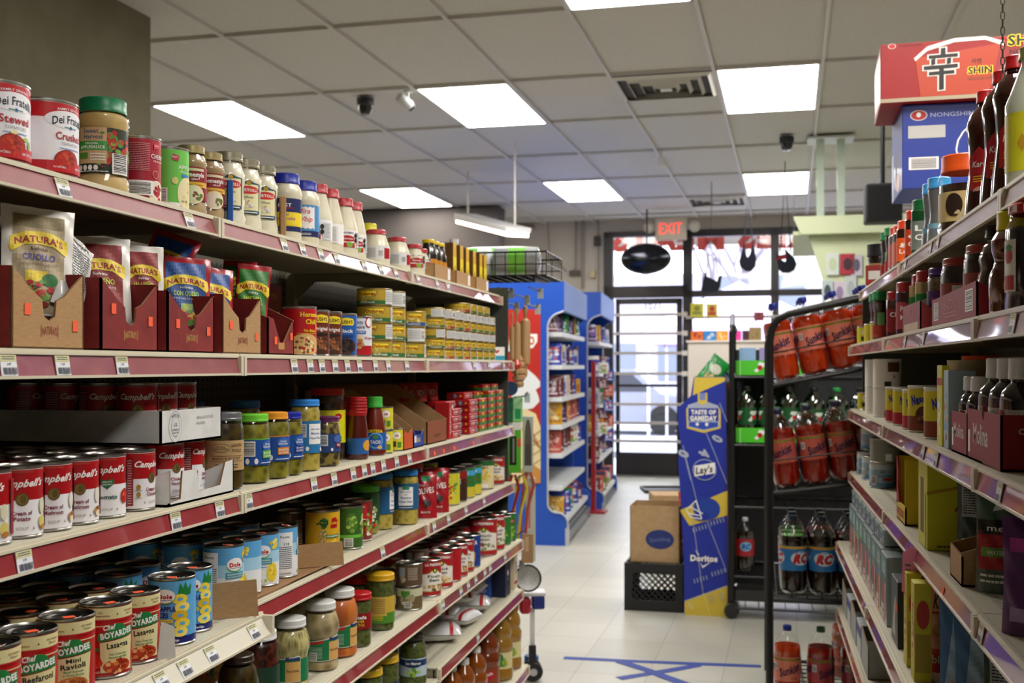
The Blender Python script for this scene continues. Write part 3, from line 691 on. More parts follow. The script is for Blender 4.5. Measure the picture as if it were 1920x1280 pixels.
K_applef = can(.0375, .115, [(.006, .109, AG), (.006, .012, WHITE)], [('e', .03, .03, .026, .032, M('#e8dcae', .5)), ('blobs', .032, .03, .018, .022, 18, .006, [M('#e2cf8c', .5), M('#d6b968', .5), M('#efe3b4', .5)], 4), ('t', 'APPLE', .022, .074, .0082, WHITE, {'w': .032, 'b': .0}), ('t', 'PIE FILLING', .022, .068, .003, WHITE, {'w': .024}), ('r', .014, .060, .032, .065, M('#3a7ad0', .5)), ('e', 0, .052, .006, .0065, M('#d8d080', .5)),
 ('p', [(-.006, .09), (.006, .088), (.008, .098), (-.005, .101)], M('#b8404a', .5)), ('t', "Baker's", .0, .094, .003, WHITE, {'w': .01}), ('bar', -.036, .012, .022, .026, 7), ('t', 'NET WT', .02, .014, .003, BLACK, {})])
grv = noisy('#9a7f54', '#a98e62', 25, .4)
def gravy(word, seed):
 GR_ = M('#8e1420', .42)
 return jar([(.028, 0), (.031, .004), (.031, .022), (.0295, .026), (.0295, .092), (.031, .098), (.029, .108), (.024, .116), (.024, .132)], (.0265, .118, .134, M('#c8b888', .3, .7)), (.0295, [(.027, .091, GR_)]),
  [('r', -.022, .083, .022, .088, M('#d8cfa8', .5)), ('t', 'Homestyle', 0, .072, .0085, WHITE, {'w': .044, 'b': .03}), ('t', 'GRAVY', .004, .0655, .0038, WHITE, {'w': .016}), ('r', -.03, .052, .03, .062, M('#e0b028', .5)), ('t', word, 0, .055, .0038, GR_, {'w': .04}), ('e', 0, .038, .021, .018, M('#e6d9b8', .5)), ('e', -.004, .038, .014, .012, M('#e9dcc8', .4)), ('blobs', .008, .036, .01, .009, 12, .0035, [BRN_[2], BRN_[1], GRN_[1]], seed)], grv, .128, name='gravy_jar')
K_grav1 = gravy('Roasted Turkey', 2); K_grav2 = gravy('Roasted Chicken', 9)
alf = noisy('#d2cbae', '#e2dcc4', 25, .35); BT = M('#1f4f62', .45)
K_bert = jar([(.034, 0), (.0375, .005), (.038, .016), (.035, .032), (.0345, .08), (.037, .092), (.0365, .108), (.031, .124), (.029, .13), (.029, .15)], (.0315, .133, .152, M('#b5b09a', .3, .8)), (.0347, []),
 [('p', [(-.026, .034), (.026, .034), (.028, .098), (.012, .100), (0, .106), (-.012, .100), (-.028, .098)], BT), ('r', -.0235, .041, .0235, .096, M('#e8dfae', .5)), ('e', 0, .084, .024, .0085, M('#c8281c', .45)), ('t', 'BERTOLLI', 0, .081, .0062, WHITE, {'w': .038, 'b': .02}), ('e', 0, .099, .005, .005, GOLD), ('t', 'Alfredo', .0, .067, .0042, M('#3c6a6a', .5), {'w': .02}), ('blobs', 0, .053, .011, .008, 12, .004, [M('#e8e4d8', .5), M('#d09a3c', .5), M('#b8b4a4', .5)], 4), ('r', -.02, .036, .02, .038, WHITE)], alf, .136, name='sauce_jar')
mayo = M('#d9d2b8', .35, coat=.3)
K_mayob = jar([(.034, 0), (.038, .005), (.038, .1), (.040, .108), (.037, .124), (.031, .134), (.031, .15)], (.034, .133, .157, M('#1c2c9c', .35, name='blue_plastic_lid')), (.038, [(.022, .034, NAVY), (.034, .04, YEL), (.04, .066, YEL), (.066, .098, NAVY)]),
 [('r', -.034, .036, .034, .066, YEL), ('t', 'Real', 0, .058, .006, BLUE, {'w': .016}), ('t', 'Mayonnaise', 0, .048, .008, M('#b0389a', .5), {'w': .05}), ('t', "BEST", 0, .078, .008, WHITE, {'w': .03}), ('r', -.02, .074, .02, .076, RED)], mayo, .14, solid=True, name='mayonnaise_jar')
K_mayow = jar([(.034, 0), (.0385, .005), (.0385, .098), (.041, .106), (.037, .124), (.031, .134), (.031, .15)], (.034, .133, .157, M('#1c2c9c', .35, name='blue_plastic_lid')), (.0385, [(.022, .036, NAVY), (.036, .098, M('#4a90c8', .4))]),
 [('p', [(-.03 + .0, .04)] + [(-.03 + .006 * i, .04 + (.003 if i % 2 else 0)) for i in range(1, 11)] + [(.03, .094)] + [(.03 - .006 * i, .094 - (.003 if i % 2 else 0)) for i in range(1, 11)], WHITE), ('t', 'Mira', .002, .077, .012, M('#c8283c', .45), {'sh': .35, 'b': .02}), ('t', 'Whip', .006, .058, .012, M('#c8283c', .45), {'sh': .35, 'b': .02}), ('e', -.016, .057, .011, .011, GOLD), ('lines', -.02, .025, .04, .006, 2, WHITE)], mayo, .14, solid=True, name='dressing_jar')
REDL = noisy('#b02830', '#c8545a', 90, .35, name='red_printed_lid', lo=.45, hi=.55)
def mccor(h, r, seed):
 return jar([(r * .9, 0), (r, .005), (r, h * .45), (r * .95, h * .52), (r * .62, h * .84), (r * .62, h * .92)], (r * .70, h * .86, h, REDL), (r, [(.022, h * .45, WHITE)]),
  [('r', -.03, .040, .012, .052, RED), ('e', -.008, .047, .02, .008, RED), ('t', 'Mayonesa', -.008, .0445, .0055, WHITE, {'w': .03}), ('t', "McCORMICK", -.006, .060, .0045, NAVY, {'w': .034, 'b': .02}), ('r', -.03, .024, .014, .036, RED), ('e', -.002, .031, .009, .007, GRN_[0]), ('r', .020, .024, .046, .066, M('#dcdcdc', .5)), ('lines', .022, .028, .018, .036, 11, GREY), ('e', .018, .056, .005, .006, BLACK), ('e', .018, .043, .005, .006, BLACK)], mayo, h * .9, solid=True, name='mayonnaise_jar')
K_mct = mccor(.163, .036, 1); K_mct2 = mccor(.155, .040, 2); K_mcs = mccor(.100, .036, 3)
K_mcback = jar([(.034, 0), (.040, .005), (.040, .05), (.037, .062), (.026, .092), (.026, .098)], (.029, .090, .104, REDL), (.040, [(.018, .055, M('#dfe0e2', .45))]), [('lines', -.03, .022, .03, .028, 8, GREY), ('bar', .006, .024, .016, .02, 4), ('r', .026, .02, .05, .05, RED)], mayo, .09, solid=True, name='mayonnaise_jar')
K_hotb = jar([(.026, 0), (.029, .004), (.029, .08), (.024, .10), (.019, .115), (.019, .13)], (.022, .122, .134, M('#e0c420', .4)), (.029, [(.02, .068, M('#d08a1c', .45))]), [('e', 0, .045, .016, .014, M('#b03a1c', .5))], M('#1c1208', .25, coat=1), .125, solid=True, name='sauce_bottle')
K_yelbox = carton(.045, .03, .15, M('#d6a628', .5), {'front': [('r', -.0225, .02, .0225, .10, YEL), ('blobs', 0, .05, .014, .02, 12, .006, [TOM[1], GRN_[1]], 3)], 'left': [('r', -.015, 0, .015, .15, M('#5e3f1c', .5))], 'right': [('r', -.015, 0, .015, .15, M('#c89820', .5))]})
K_yelcap = jar([(.03, 0), (.033, .004), (.033, .10), (.02, .12), (.02, .13)], (.024, .122, .146, M('#d8d020', .4)), (.033, [(.02, .09, M('#3fae3c', .45))]), [], M('#58c048', .3), .125, solid=True, name='squeeze_bottle')
# --- second shelf
def natura_items(w, h, top, word, wc, sub, body, low):
 return [('r', -w * .36, h * .02, w * .36, h * .92, body)] + top + low + [('p', [(-w * .42, h * .60), (-w * .40, h * .70), (-w * .2, h * .755), (0, h * .77), (w * .2, h * .755), (w * .40, h * .70), (w * .42, h * .60), (w * .38, h * .56), (w * .2, h * .635), (0, h * .65), (-w * .2, h * .635), (-w * .38, h * .56)], YEL),
  ('t', "NATURA'S", 0, h * .665, h * .062, M('#a81c14', .45), {'w': w * .68, 'b': .035, 'arc': 5}), ('t', 'Sofrito', 0, h * .59, h * .03, sub, {'w': w * .24, 'b': .02}), ('t', word, 0, h * .50, h * .058, wc, {'w': w * .46, 'b': .02}), ('t', 'STYLE PASTA SAUCE', 0, h * .45, h * .022, sub, {'w': w * .5, 'b': .0}),
  ('blobs', 0, h * .2, w * .3, h * .13, 26, .006, TOM + GRN_, int(w * 1e4))]
wd = M('#b9a888', .6); PW, PH = .105, .165
K_criollo = pouch(PW, PH, .03, WGLS, natura_items(PW, PH, [('r', -.036, PH * .80, .036, PH * .92, M('#8f8260', .6))], 'CRIOLLO', M('#3a3aa0', .45), M('#5a2a4a', .5), wd, [('r', -.02, PH * .3, .012, PH * .40, YEL), ('e', .016, PH * .32, .012, .01, GREEN)]))
K_jal = pouch(PW, PH, .03, WGLS, natura_items(PW, PH, [], 'JALAPEÑO', M('#c8d030', .45), WHITE, M('#8e1a16', .5), [('e', 0, PH * .25, .03, .014, M('#e0b040', .5))]))
K_jal2 = pouch(.075, .15, .03, WGLS, natura_items(.075, .15, [], 'JALAPEÑO', M('#c8d030', .45), WHITE, M('#8e1a16', .5), [('e', 0, .055, .022, .016, M('#e0b040', .5)), ('e', .015, .065, .012, .014, GRN_[0])]))
RP = M('#a81824', .35, coat=.5)
K_queso = pouch(.095, .15, .03, RP, natura_items(.105, .15, [], 'CON QUESO', M('#b8dc3c', .45), WHITE, M('#1c4f9a', .42), [('r', -.01, .045, .012, .06, GRN_[2]), ('e', .0, .035, .02, .014, M('#e0b84a', .5))]))
K_norte = pouch(.07, .155, .03, RP, natura_items(.085, .155, [], 'RANCHERA', M('#c8e040', .45), WHITE, M('#2a7a26', .42), [('e', 0, .045, .018, .02, GREEN), ('e', .006, .03, .01, .014, TOM[3])]))
K_pback = pouch(.06, .14, .02, M('#c9c8c4', .4, coat=.4), [('lines', -.022, .05, .044, .07, 16, BLACK), ('lines', -.022, .125, .04, .008, 2, BLACK), ('blobs', 0, .025, .02, .012, 8, .006, TAN_, 3)])
CRD = noisy('#7a1c1c', '#86241f', 30, .75, name='dark_red_printed_card')
def tray(w, d, hf, hb, out, inn, notch, items=(), side=None, t=.0035, stickers=(), name='display_tray', cat='cardboard tray', low=None):
 """open carton; front faces -y; notch = polygon top outline of the front panel from right to left"""
 b = MB(); b.box(-w / 2, -d / 2, 0, w / 2, d / 2, t, inn)
 parts = []
 f = MB(); pts = [(-w / 2, 0), (w / 2, 0)] + [(x * w / 2, z * hf) for x, z in notch]
 f.prism(pts, t, out, Matrix.Translation((0, -d / 2 + t / 2, 0)), mside=KRAFTIN)
 f.decal(list(items), face('front', w, d, hf)); parts.append(('front_panel', f.done('front_panel'), None))
 dp = d / 2
 prof = [(-dp, 0), (dp, 0), (dp, hb), (-dp * .0, hb), (-dp, low or hf)]
 so = side or out
 for sx in (-1, 1):
  T = Matrix.Translation((sx * (w / 2 - t / 2), 0, 0)) @ Matrix.Rotation(PI / 2, 4, 'Z')
  b.prism(prof, t, so, T, mside=KRAFTIN)
 b.box(-w / 2, d / 2 - t, 0, w / 2, d / 2, hb, inn)
 parts.insert(0, ('tray_body', b.done('tray_body'), None))
 if stickers:
  for (u, v) in stickers:
   s_ = MB(); s_.decal([('r', u - .0065, v - .008, u + .0065, v + .008, ORANGE)], face('front', w, d, hf), base=.0012); parts.append(('price_sticker', s_.done('price_sticker'), None))
 k = Kind(name, parts, cat, d / 2); k.w = w; k.d = d; return k
NOT = [(1, 1), (.42, .68), (.2, .62), (.16, .42), (0, .36), (-.16, .42), (-.2, .62), (-.5, .74), (-1, 1)]
def natlogo(m, s=.022): return [('t', "NATURA'S", 0, .022, s * .5, m, {'w': s * 1.5, 'arc': 8, 'b': .03}), ('r', -s * .9, .017, -s * .84, .034, m), ('r', s * .84, .017, s * .9, .034, m)]
K_tray_k = tray(.165, .17, .112, .114, KRAFT, KRAFTIN, NOT, natlogo(M('#8e3a26', .7)), side=CRD, stickers=((-.05, .055), (.06, .035)))
K_tray_r = tray(.165, .17, .112, .114, CRD, KRAFTIN, NOT, natlogo(M('#b98a4a', .7)), stickers=((-.05, .066), (.058, .05)))
K_tray_r2 = tray(.165, .17, .105, .107, CRD, KRAFTIN, NOT, natlogo(M('#b98a4a', .7)), stickers=((-.05, .05), (.06, .04)))
K_tray_s = tray(.13, .17, .075, .115, CRD, KRAFTIN, [(1, 1), (.2, .35), (-.05, .3), (-.6, 1), (-1, 1.05)], [('r', -.015, .012, .015, .026, M('#b98a4a', .7))], stickers=((-.03, .03), (.05, .04)))
HR = M('#b8141c', .4)
K_chili = can(.038, .112, [(.006, .106, HR)], [('e', 0, .024, .04, .026, M('#d9b070', .5)), ('blobs', 0, .024, .03, .02, 44, .0045, [TOM[0], TAN_[0], M('#e8d8a0', .5), BRN_[1]], 3), ('t', 'Hormel', .01, .088, .011, YEL, {'w': .046, 'b': .03}), ('t', 'Chili', .014, .072, .011, YEL, {'w': .03, 'b': .03}), ('t', 'No Beans', .012, .054, .0065, YEL, {'w': .034, 'b': .02}), ('r', -.02, .050, .03, .0508, YEL), ('r', .026, .058, .036, .074, ORANGE)])
def bush(bg, word, seed, bl, mid):
 return can(.038, .108, [(.006, .102, bg)], [('p', [(-.02, .078), (.02, .078), (.024, .086), (.02, .094), (0, .097), (-.02, .094), (-.024, .086)], YEL), ('t', "BUSH'S", 0, .082, .0085, BLACK, {'w': .036, 'b': .03}), ('r', -.024, .050, .024, .074, bg), ('t', word, 0, .060, .009, WHITE, {'w': .038, 'b': .02}), ('r', -.02, .048, .02, .054, mid), ('e', 0, .026, .028, .02, BRN_[3]), ('blobs', 0, .026, .028, .019, 46, .0042, bl, seed)])
K_bush1 = bush(M('#6a2c14', .42), 'Original', 4, BRN_ + [M('#b0683a', .35)], BLACK); K_bush2 = bush(M('#1c5aa8', .42), 'Black', 5, [BLACK, M('#2a2530', .2)], M('#16386e', .4))
K_dinty = can(.038, .106, [(.006, .10, M('#dcdde4', .45))], [('r', -.05, .006, .05, .03, RED), ('t', 'Dinty', -.006, .086, .009, NAVY, {'w': .03}), ('t', 'Moore', -.004, .074, .009, NAVY, {'w': .034}), ('r', -.026, .060, .016, .068, M('#3a6ab0', .5)), ('t', 'BEEF STEW', -.005, .062, .0042, WHITE, {'w': .034}), ('blobs', -.006, .040, .022, .02, 30, .006, TAN_ + [TOM[1], BRN_[1]], 6), ('t', 'Western', .026, .046, .008, RED, {'w': .03}), ('e', .026, .09, .012, .014, RED), ('e', .026, .09, .009, .011, WHITE)])
DG = M('#c9a83a', .35, .25); DGR = M('#2f6a34', .42)
def dol(r, h, kind, seed):
 b_ = {0: DGR, 1: M('#20508e', .42), 2: M('#a8281c', .42)}[kind]
 return can(r, h, [(.003, h - .003, DG), (.003, h * .30, b_)], [('blobs', -r * .2, h * .42, r * .8, h * .2, 16, h * .1, [M('#e6d48a', .5), M('#c8b050', .5), M('#b8a848', .5)], seed), ('p', [(-r * .62, h * .5), (r * .5, h * .52), (r * .62, h * .84), (-r * .5, h * .86)], BRN_[0]), ('p', [(-r * .58, h * .52), (r * .46, h * .54), (r * .58, h * .82), (-r * .47, h * .84)], YEL), ('t', 'Dolores', 0, h * .58, h * .2, M('#a03010', .45), {'w': r * .95, 'b': .04}), ('t', 'VEGETALES', 0, h * .13, h * .1, WHITE, {'w': r * .9}),
  ('r', r * 1.1, .004, r * 2.4, h - .004, M('#d9d9d6', .5)), ('lines', r * 1.15, h * .2, r * .8, h * .6, 6, GREY), ('bar', r * 2.0, h * .2, r * .36, h * .6, seed * 2 + 1)], body=M('#b7a468', .3, .9), seg=36)
K_dol = dol(.048, .047, 0, 3); K_dolb = dol(.048, .047, 1, 4); K_dols = dol(.046, .0325, 0, 5); K_dols2 = dol(.046, .0325, 2, 6); K_dols3 = dol(.046, .0325, 1, 7)
K_cherrybox = carton(.10, .08, .052, WHITE, {'front': [('r', -.05, 0, .05, .018, M('#2f9ab8', .5)), ('blobs', -.002, .033, .03, .014, 16, .007, [TOM[0], TOM[3], WHITE, M('#e8a0a0', .5)], 4)], 'left': [('r', -.04, 0, .04, .018, M('#2f9ab8', .5)), ('e', 0, .033, .012, .012, TOM[3])]})
# --- third shelf
CR = M('#a80c14', .4, name='soup_label_red'); CWh = M('#ecebef', .42); MAR = M('#7a1230', .5); GDK = M('#7d6a3a', .35, .6); LGY = M('#8e7f70', .5)
def soup(lines_, col=MAR, seal=True, art='mush', back=False):
 r, h = .033, .101; it = [('t', 'CONDENSED', 0, .0915, .0026, M('#b8604a', .5), {'w': .03, 'b': 0}), ('t', "Campbell's", 0, .072, .0105, WHITE, {'w': .064, 'sh': .45, 'b': .03, 'arc': -1.2})]
 if seal: it += [('e', 0, .0545, .0088, .0088, GDK), ('e', 0, .0545, .0072, .0072, M('#9a8650', .35, .6)), ('e', .001, .055, .004, .0055, GDK)]
 else: it += [('p', [(0, .046), (.009, .053), (.012, .058), (.0095, .062), (0, .0605), (-.0095, .062), (-.012, .058), (-.009, .053)], M('#1f6a3c', .45)), ('t', 'HEALTHY', 0, .0568, .0022, WHITE, {'w': .015}), ('t', 'REQUEST', 0, .0528, .0022, WHITE, {'w': .015})]
 for i, l in enumerate(lines_): it.append(('t', l, 0, .033 - .0078 * i + (.0 if len(lines_) > 1 else -.002), .0058 if len(lines_) > 1 else .0068, col, {'w': .0026 * len(l) + .006 if len(lines_) > 1 else .032, 'b': .03}))
 it.append(('t', 'SOUP', 0, .0125, .0042, LGY, {'w': .017, 'b': .0}))
 for s in (-1, 1): it += [('r', s * .0155 - .0004, .0125, s * .0155 + .0004, .0165, LGY), ('p', [(s * .0155 - .002, .0145), (s * .0155, .0122), (s * .0155 + .002, .0145)], LGY)]
 if art == 'mush': it += [('e', .030, .044, .0062, .0115, M('#e6dfd0', .4)), ('e', .031, .020, .0085, .007, M('#c08a52', .4)), ('e', .031, .016, .0052, .0048, M('#ead9bc', .4)), ('e', .033, .024, .007, .003, M('#8f5a30', .4))]
 if art == 'tom': it += [('e', .031, .034, .0085, .0115, M('#c0241c', .3)), ('e', .029, .037, .003, .004, M('#e05a44', .3)), ('r', .0285, .045, .0335, .046, GREEN)]
 if art == 'pot': it += [('e', .031, .044, .006, .011, M('#d9d5b8', .4)), ('e', .031, .022, .007, .009, M('#d8c870', .4)), ('e', .033, .014, .006, .004, M('#b8763a', .4))]
 if art == 'nood': it += [('blobs', .031, .026, .008, .014, 14, .003, [M('#e8c860', .4), M('#d89a40', .4), GRN_[1]], 4)]
 it += [('r', -.060, .010, -.034, .088, M('#8a1016', .4)), ('lines', -.058, .012, .022, .074, 18, M('#c8a8a8', .5)), ('r', .043, .012, .058, .088, M('#8a1016', .4)), ('e', -.026, .040, .0035, .0045, GOLD), ('e', -.026, .028, .0035, .0045, GOLD), ('lines', -.031, .033, .010, .003, 1, LGY), ('lines', -.031, .021, .010, .003, 1, LGY)]
 return can(r, h, [(.005, .096, CWh), (.0535, .0955, CR)], it, lidm=TIN, name='soup_can')
S_pot = soup(['Cream of', 'Potato'], art='pot'); S_mush = soup(['Cream of', 'Mushroom']); S_tom = soup(['Tomato'], col=M('#1c4f3a', .45), seal=False, art='tom'); S_chk = soup(['Cream of', 'Chicken'], art='nood'); S_nood = soup(['Chicken', 'Noodle'], art='nood')
WCARD = noisy('#d2d2d0', '#dcdcda', 20, .7, name='white_card')
pick = noisy('#3e3c10', '#8a842c', 55, .3, vor=True, lo=.1, hi=.7, name='pickle_slices'); pickd = noisy('#1c1608', '#483a14', 60, .3, vor=True, lo=.1, hi=.7, name='dark_pickles'); yelp = noisy('#7a6a22', '#b8a64c', 60, .3, vor=True, lo=.05, hi=.6, name='yellow_pepper_rings')
sprt = noisy('#6e6638', '#c8be80', 120, .35, vor=True, lo=.1, hi=.7, name='pale_sprouts', stretch=(1, 1, .3)); carr = noisy('#a8481c', '#c87434', 25, .35, stretch=(1, 1, .15), name='carrot_sticks', lo=.35, hi=.6); caul = noisy('#7a6a42', '#b8a880', 40, .35, vor=True, lo=.1, hi=.7, name='mixed_white_pickles'); nop = noisy('#2e3812', '#5c6630', 90, .35, vor=True, lo=.1, hi=.7, name='cactus_strips'); redm = noisy('#5a1408', '#a83a18', 40, .3, vor=True, lo=.1, hi=.7, name='red_brine')
PB = M('#1c4f9e', .42)
K_garden = jar(jarprof(.037, .148, .86, .82), (.034, .134, .150, M('#8d8f94', .35, .6)), (.037, [(.038, .096, M('#b99a6a', .7, name='kraft_label'))]), [('e', -.01, .082, .019, .008, BRN_[0]), ('e', -.01, .082, .0182, .0072, M('#b99a6a', .7)), ('t', 'Great', -.01, .083, .003, BRN_[0], {'w': .016}), ('t', 'Gherkins', -.01, .0785, .004, BRN_[0], {'w': .028}), ('t', 'GARDEN', .022, .084, .0062, BRN_[0], {'w': .024}), ('t', 'PICKLE', .022, .074, .0062, BRN_[0], {'w': .022}), ('r', -.03, .066, .036, .0668, BRN_[0]), ('t', 'BREAD & BUTTER', .002, .0595, .0042, BRN_[0], {'w': .056}), ('r', -.03, .056, .036, .0568, BRN_[0]), ('lines', -.02, .042, .044, .01, 2, BRN_[0])], pickd, .128, name='pickle_jar')
def pickle(lidc, mid, words, h=.14, r=.037, cont=pick, extra=()):
 return jar(jarprof(r, h, .86, .82), (r * .93, h * .9, h * 1.01, M(lidc, .35)), (r, [(h * .27, h * .64, PB)] + ([(h * .64, h * .655, mid)] if mid else [])), [('bar', -.038, h * .40, .026, h * .22, 9), ('e', -.028, h * .33, .004, .006, WHITE), ('e', -.01, h * .33, .004, .006, WHITE)] +
  [('e', .018, h * .55, .015, .011, M('#3a6ab8', .4)), ('t', 'Great', .018, h * .56, .004, WHITE, {'w': .016}), ('t', 'Gherkins', .018, h * .52, .0046, WHITE, {'w': .025}), ('r', .004, h * .37, .036, h * .48, mid or PB)] + [('t', w_, .02, h * .43 - .0062 * i, .0042, WHITE, {'w': .026}) for i, w_ in enumerate(words)] + [('lines', .0, h * .29, .034, .004, 1, WHITE)] + list(extra), cont, h * .86, name='pickle_jar')
K_pgreen = pickle('#76d43c', M('#5fb838', .42), ['Dill', 'CHIPS']); K_porange = pickle('#e89a28', M('#d8862a', .42), ['BREAD &', 'BUTTER CHIPS']); K_pnavy = pickle('#1c2a9c', M('#2a3f8e', .42), ['Kosher', 'DELI'], h=.137, r=.033)
K_pblue = jar(jarprof(.036, .162, .86, .84), (.034, .148, .163, M('#2f86d8', .35)), (.036, [(.042, .115, M('#2a7ab0', .42))]), [('r', -.006, .062, .03, .108, WHITE), ('t', 'Mild Sliced', .012, .094, .004, M('#2a6ab0', .5), {'w': .026}), ('t', 'Banana', .012, .084, .006, M('#2a6ab0', .5), {'w': .026}), ('t', 'Pepper Rings', .012, .074, .005, M('#2a6ab0', .5), {'w': .032}), ('bar', -.034, .078, .022, .03, 11), ('e', -.026, .056, .004, .006, WHITE), ('e', -.01, .052, .004, .005, WHITE), ('e', .03, .05, .004, .005, WHITE)], yelp, .146, name='pepper_jar')
K_purple = jar(jarprof(.035, .118, .86, .78), (.032, .105, .119, M('#5a1a4e', .35)), (.035, [(.034, .078, M('#26467e', .42))]), [('bar', -.034, .05, .024, .026, 13), ('r', .012, .044, .034, .06, M('#6a1c4a', .42)), ('e', .018, .066, .013, .009, M('#4a6ab0', .42)), ('t', 'RED', .022, .049, .005, WHITE, {'w': .014}), ('e', -.028, .041, .003, .004, WHITE), ('e', .0, .041, .003, .004, WHITE)], noisy('#3a3222', '#8a7a3a', 60, .3, vor=True, name='dark_relish'), .102, name='relish_jar')
K_tursu = jar(jarprof(.046, .18, .86, .84), (.043, .166, .183, M('#c8281c', .35)), (.046, [(.045, .128, M('#d8d020', .42))]), [('p', [(-.03, .048), (.04, .048), (.04, .06), (.01, .10), (-.03, .12)], M('#1f6a34', .42)), ('p', [(-.02, .052), (.036, .052), (.022, .096), (-.02, .1)], M('#c8d02c', .42)), ('t', 'Mixed', .006, .088, .007, GREEN, {'w': .024}), ('t', 'Turshi', .008, .074, .009, GREEN, {'w': .034, 'b': .03}), ('e', .03, .112, .011, .008, RED), ('t', 'Vit', .03, .11, .004, WHITE, {})], noisy('#241608', '#4a3010', 60, .25, vor=True, name='dark_mixed_pickle'), .165, name='pickle_jar')
K_hots = jar([(.026, 0), (.0285, .004), (.0285, .05), (.025, .085), (.022, .11), (.021, .128)], (.024, .112, .160, RED), (.0285, [(.014, .055, M('#2a62a8', .42))]), [('e', 0, .036, .016, .014, M('#e0a030', .5))], M('#521208', .3, coat=.6), .128, solid=True, name='sauce_bottle', extra=lambda l: [l.lathe([(.0246, .118 + .008 * i), (.0252, .12 + .008 * i), (.0246, .122 + .008 * i)], RED, 32) for i in range(5)])
K_taco = jar([(.028, 0), (.031, .004), (.031, .05), (.027, .085), (.02, .118), (.017, .13), (.017, .138)], (.0215, .128, .157, M('#3fae3c', .4)), (.031, [(.015, .062, M('#1c5aae', .42))]), [('t', 'ORTEGA', 0, .062, .008, YEL, {'w': .042, 'b': .03, 'arc': 3}), ('e', 0, .040, .021, .021, M('#7fb8e0', .4)), ('e', 0, .040, .018, .018, M('#1c5aae', .4)), ('e', 0, .05, .008, .005, GRN_[1]), ('t', 'TACO', .0, .032, .009, WHITE, {'w': .028, 'b': .03}), ('e', .012, .022, .007, .005, TAN_[0])], M('#6a200c', .3, coat=.6), .13, solid=True, name='sauce_bottle')
K_ytin = can(.026, .064, [(.004, .06, M('#d8ce3a', .42))], [('e', .002, .044, .012, .01, WHITE), ('t', 'GB', .002, .041, .006, RED, {'b': .04}), ('r', -.012, .012, .0, .028, BRN_[3]), ('r', .004, .01, .016, .026, GRN_[1])], seg=28)
def sardine():
 b = MB(); b.cbox(-.052, -.034, 0, .052, .034, .024, M('#b3161c', .4), .003)
 b.decal([('t', 'LA SIRENA', -.014, .0105, .0065, WHITE, {'w': .056, 'b': .03}), ('t', 'SARDINES', -.014, .0045, .0028, WHITE, {'w': .04}), ('e', .032, .012, .01, .009, M('#7a2a3a', .45)), ('e', .032, .012, .006, .007, M('#8aa0c0', .45)), ('e', .047, .012, .003, .003, YEL)], face('front', .104, .068, .024))
 b.decal([('e', .0, .012, .01, .009, M('#7a2a3a', .45)), ('e', 0, .012, .006, .007, M('#8aa0c0', .45)), ('e', .02, .012, .003, .003, YEL)], face('left', .104, .068, .024))
 return Kind('sardine_tin', [('tin', b.done('tin'))], 'tin', .034)
K_sard = sardine()
def sardine2():
 b = MB(); b.cbox(-.05, -.03, 0, .05, .03, .024, M('#b3201c', .4), .003); b.decal([('r', -.05, 0, .05, .011, M('#3f7a2c', .42)), ('e', 0, .015, .012, .006, YEL)], face('front', .1, .06, .024)); b.decal([('r', -.03, 0, .03, .011, M('#3f7a2c', .42)), ('e', 0, .015, .008, .005, YEL)], face('left', .1, .06, .024))
 return Kind('sardine_tin', [('tin', b.done('tin'))], 'tin', .03)
K_sard2 = sardine2()
ORB = M('#c8501c', .6)
K_traybig = tray(.088, .30, .06, .17, ORB, KRAFTIN, [(1, 1), (.3, .8), (-.3, .8), (-1, 1)], side=KRAFT); K_trayb2 = tray(.22, .34, .07, .18, M('#8a4a2c', .7), KRAFTIN, [(1, 1), (-1, 1)], [('t', 'AUTENTICO', 0, .02, .008, M('#5a2a18', .7), {'w': .06})], side=KRAFT)
K_traybl = tray(.10, .2, .045, .05, M('#1c3f9e', .5), KRAFTIN, [(1, 1.2), (.6, .8), (-.6, .8), (-1, 1.2)], [('t', 'BOX', 0, .015, .014, YEL, {'w': .03}), ('r', -.045, .015, -.025, .035, WHITE)])
K_pepbag = pouch(.09, .06, .02, M('#b8281c', .4, coat=.5), [('t', 'EL ID', .01, .02, .018, WHITE, {'w': .05}), ('r', -.03, .01, -.02, .05, M('#e08a2c', .5))])
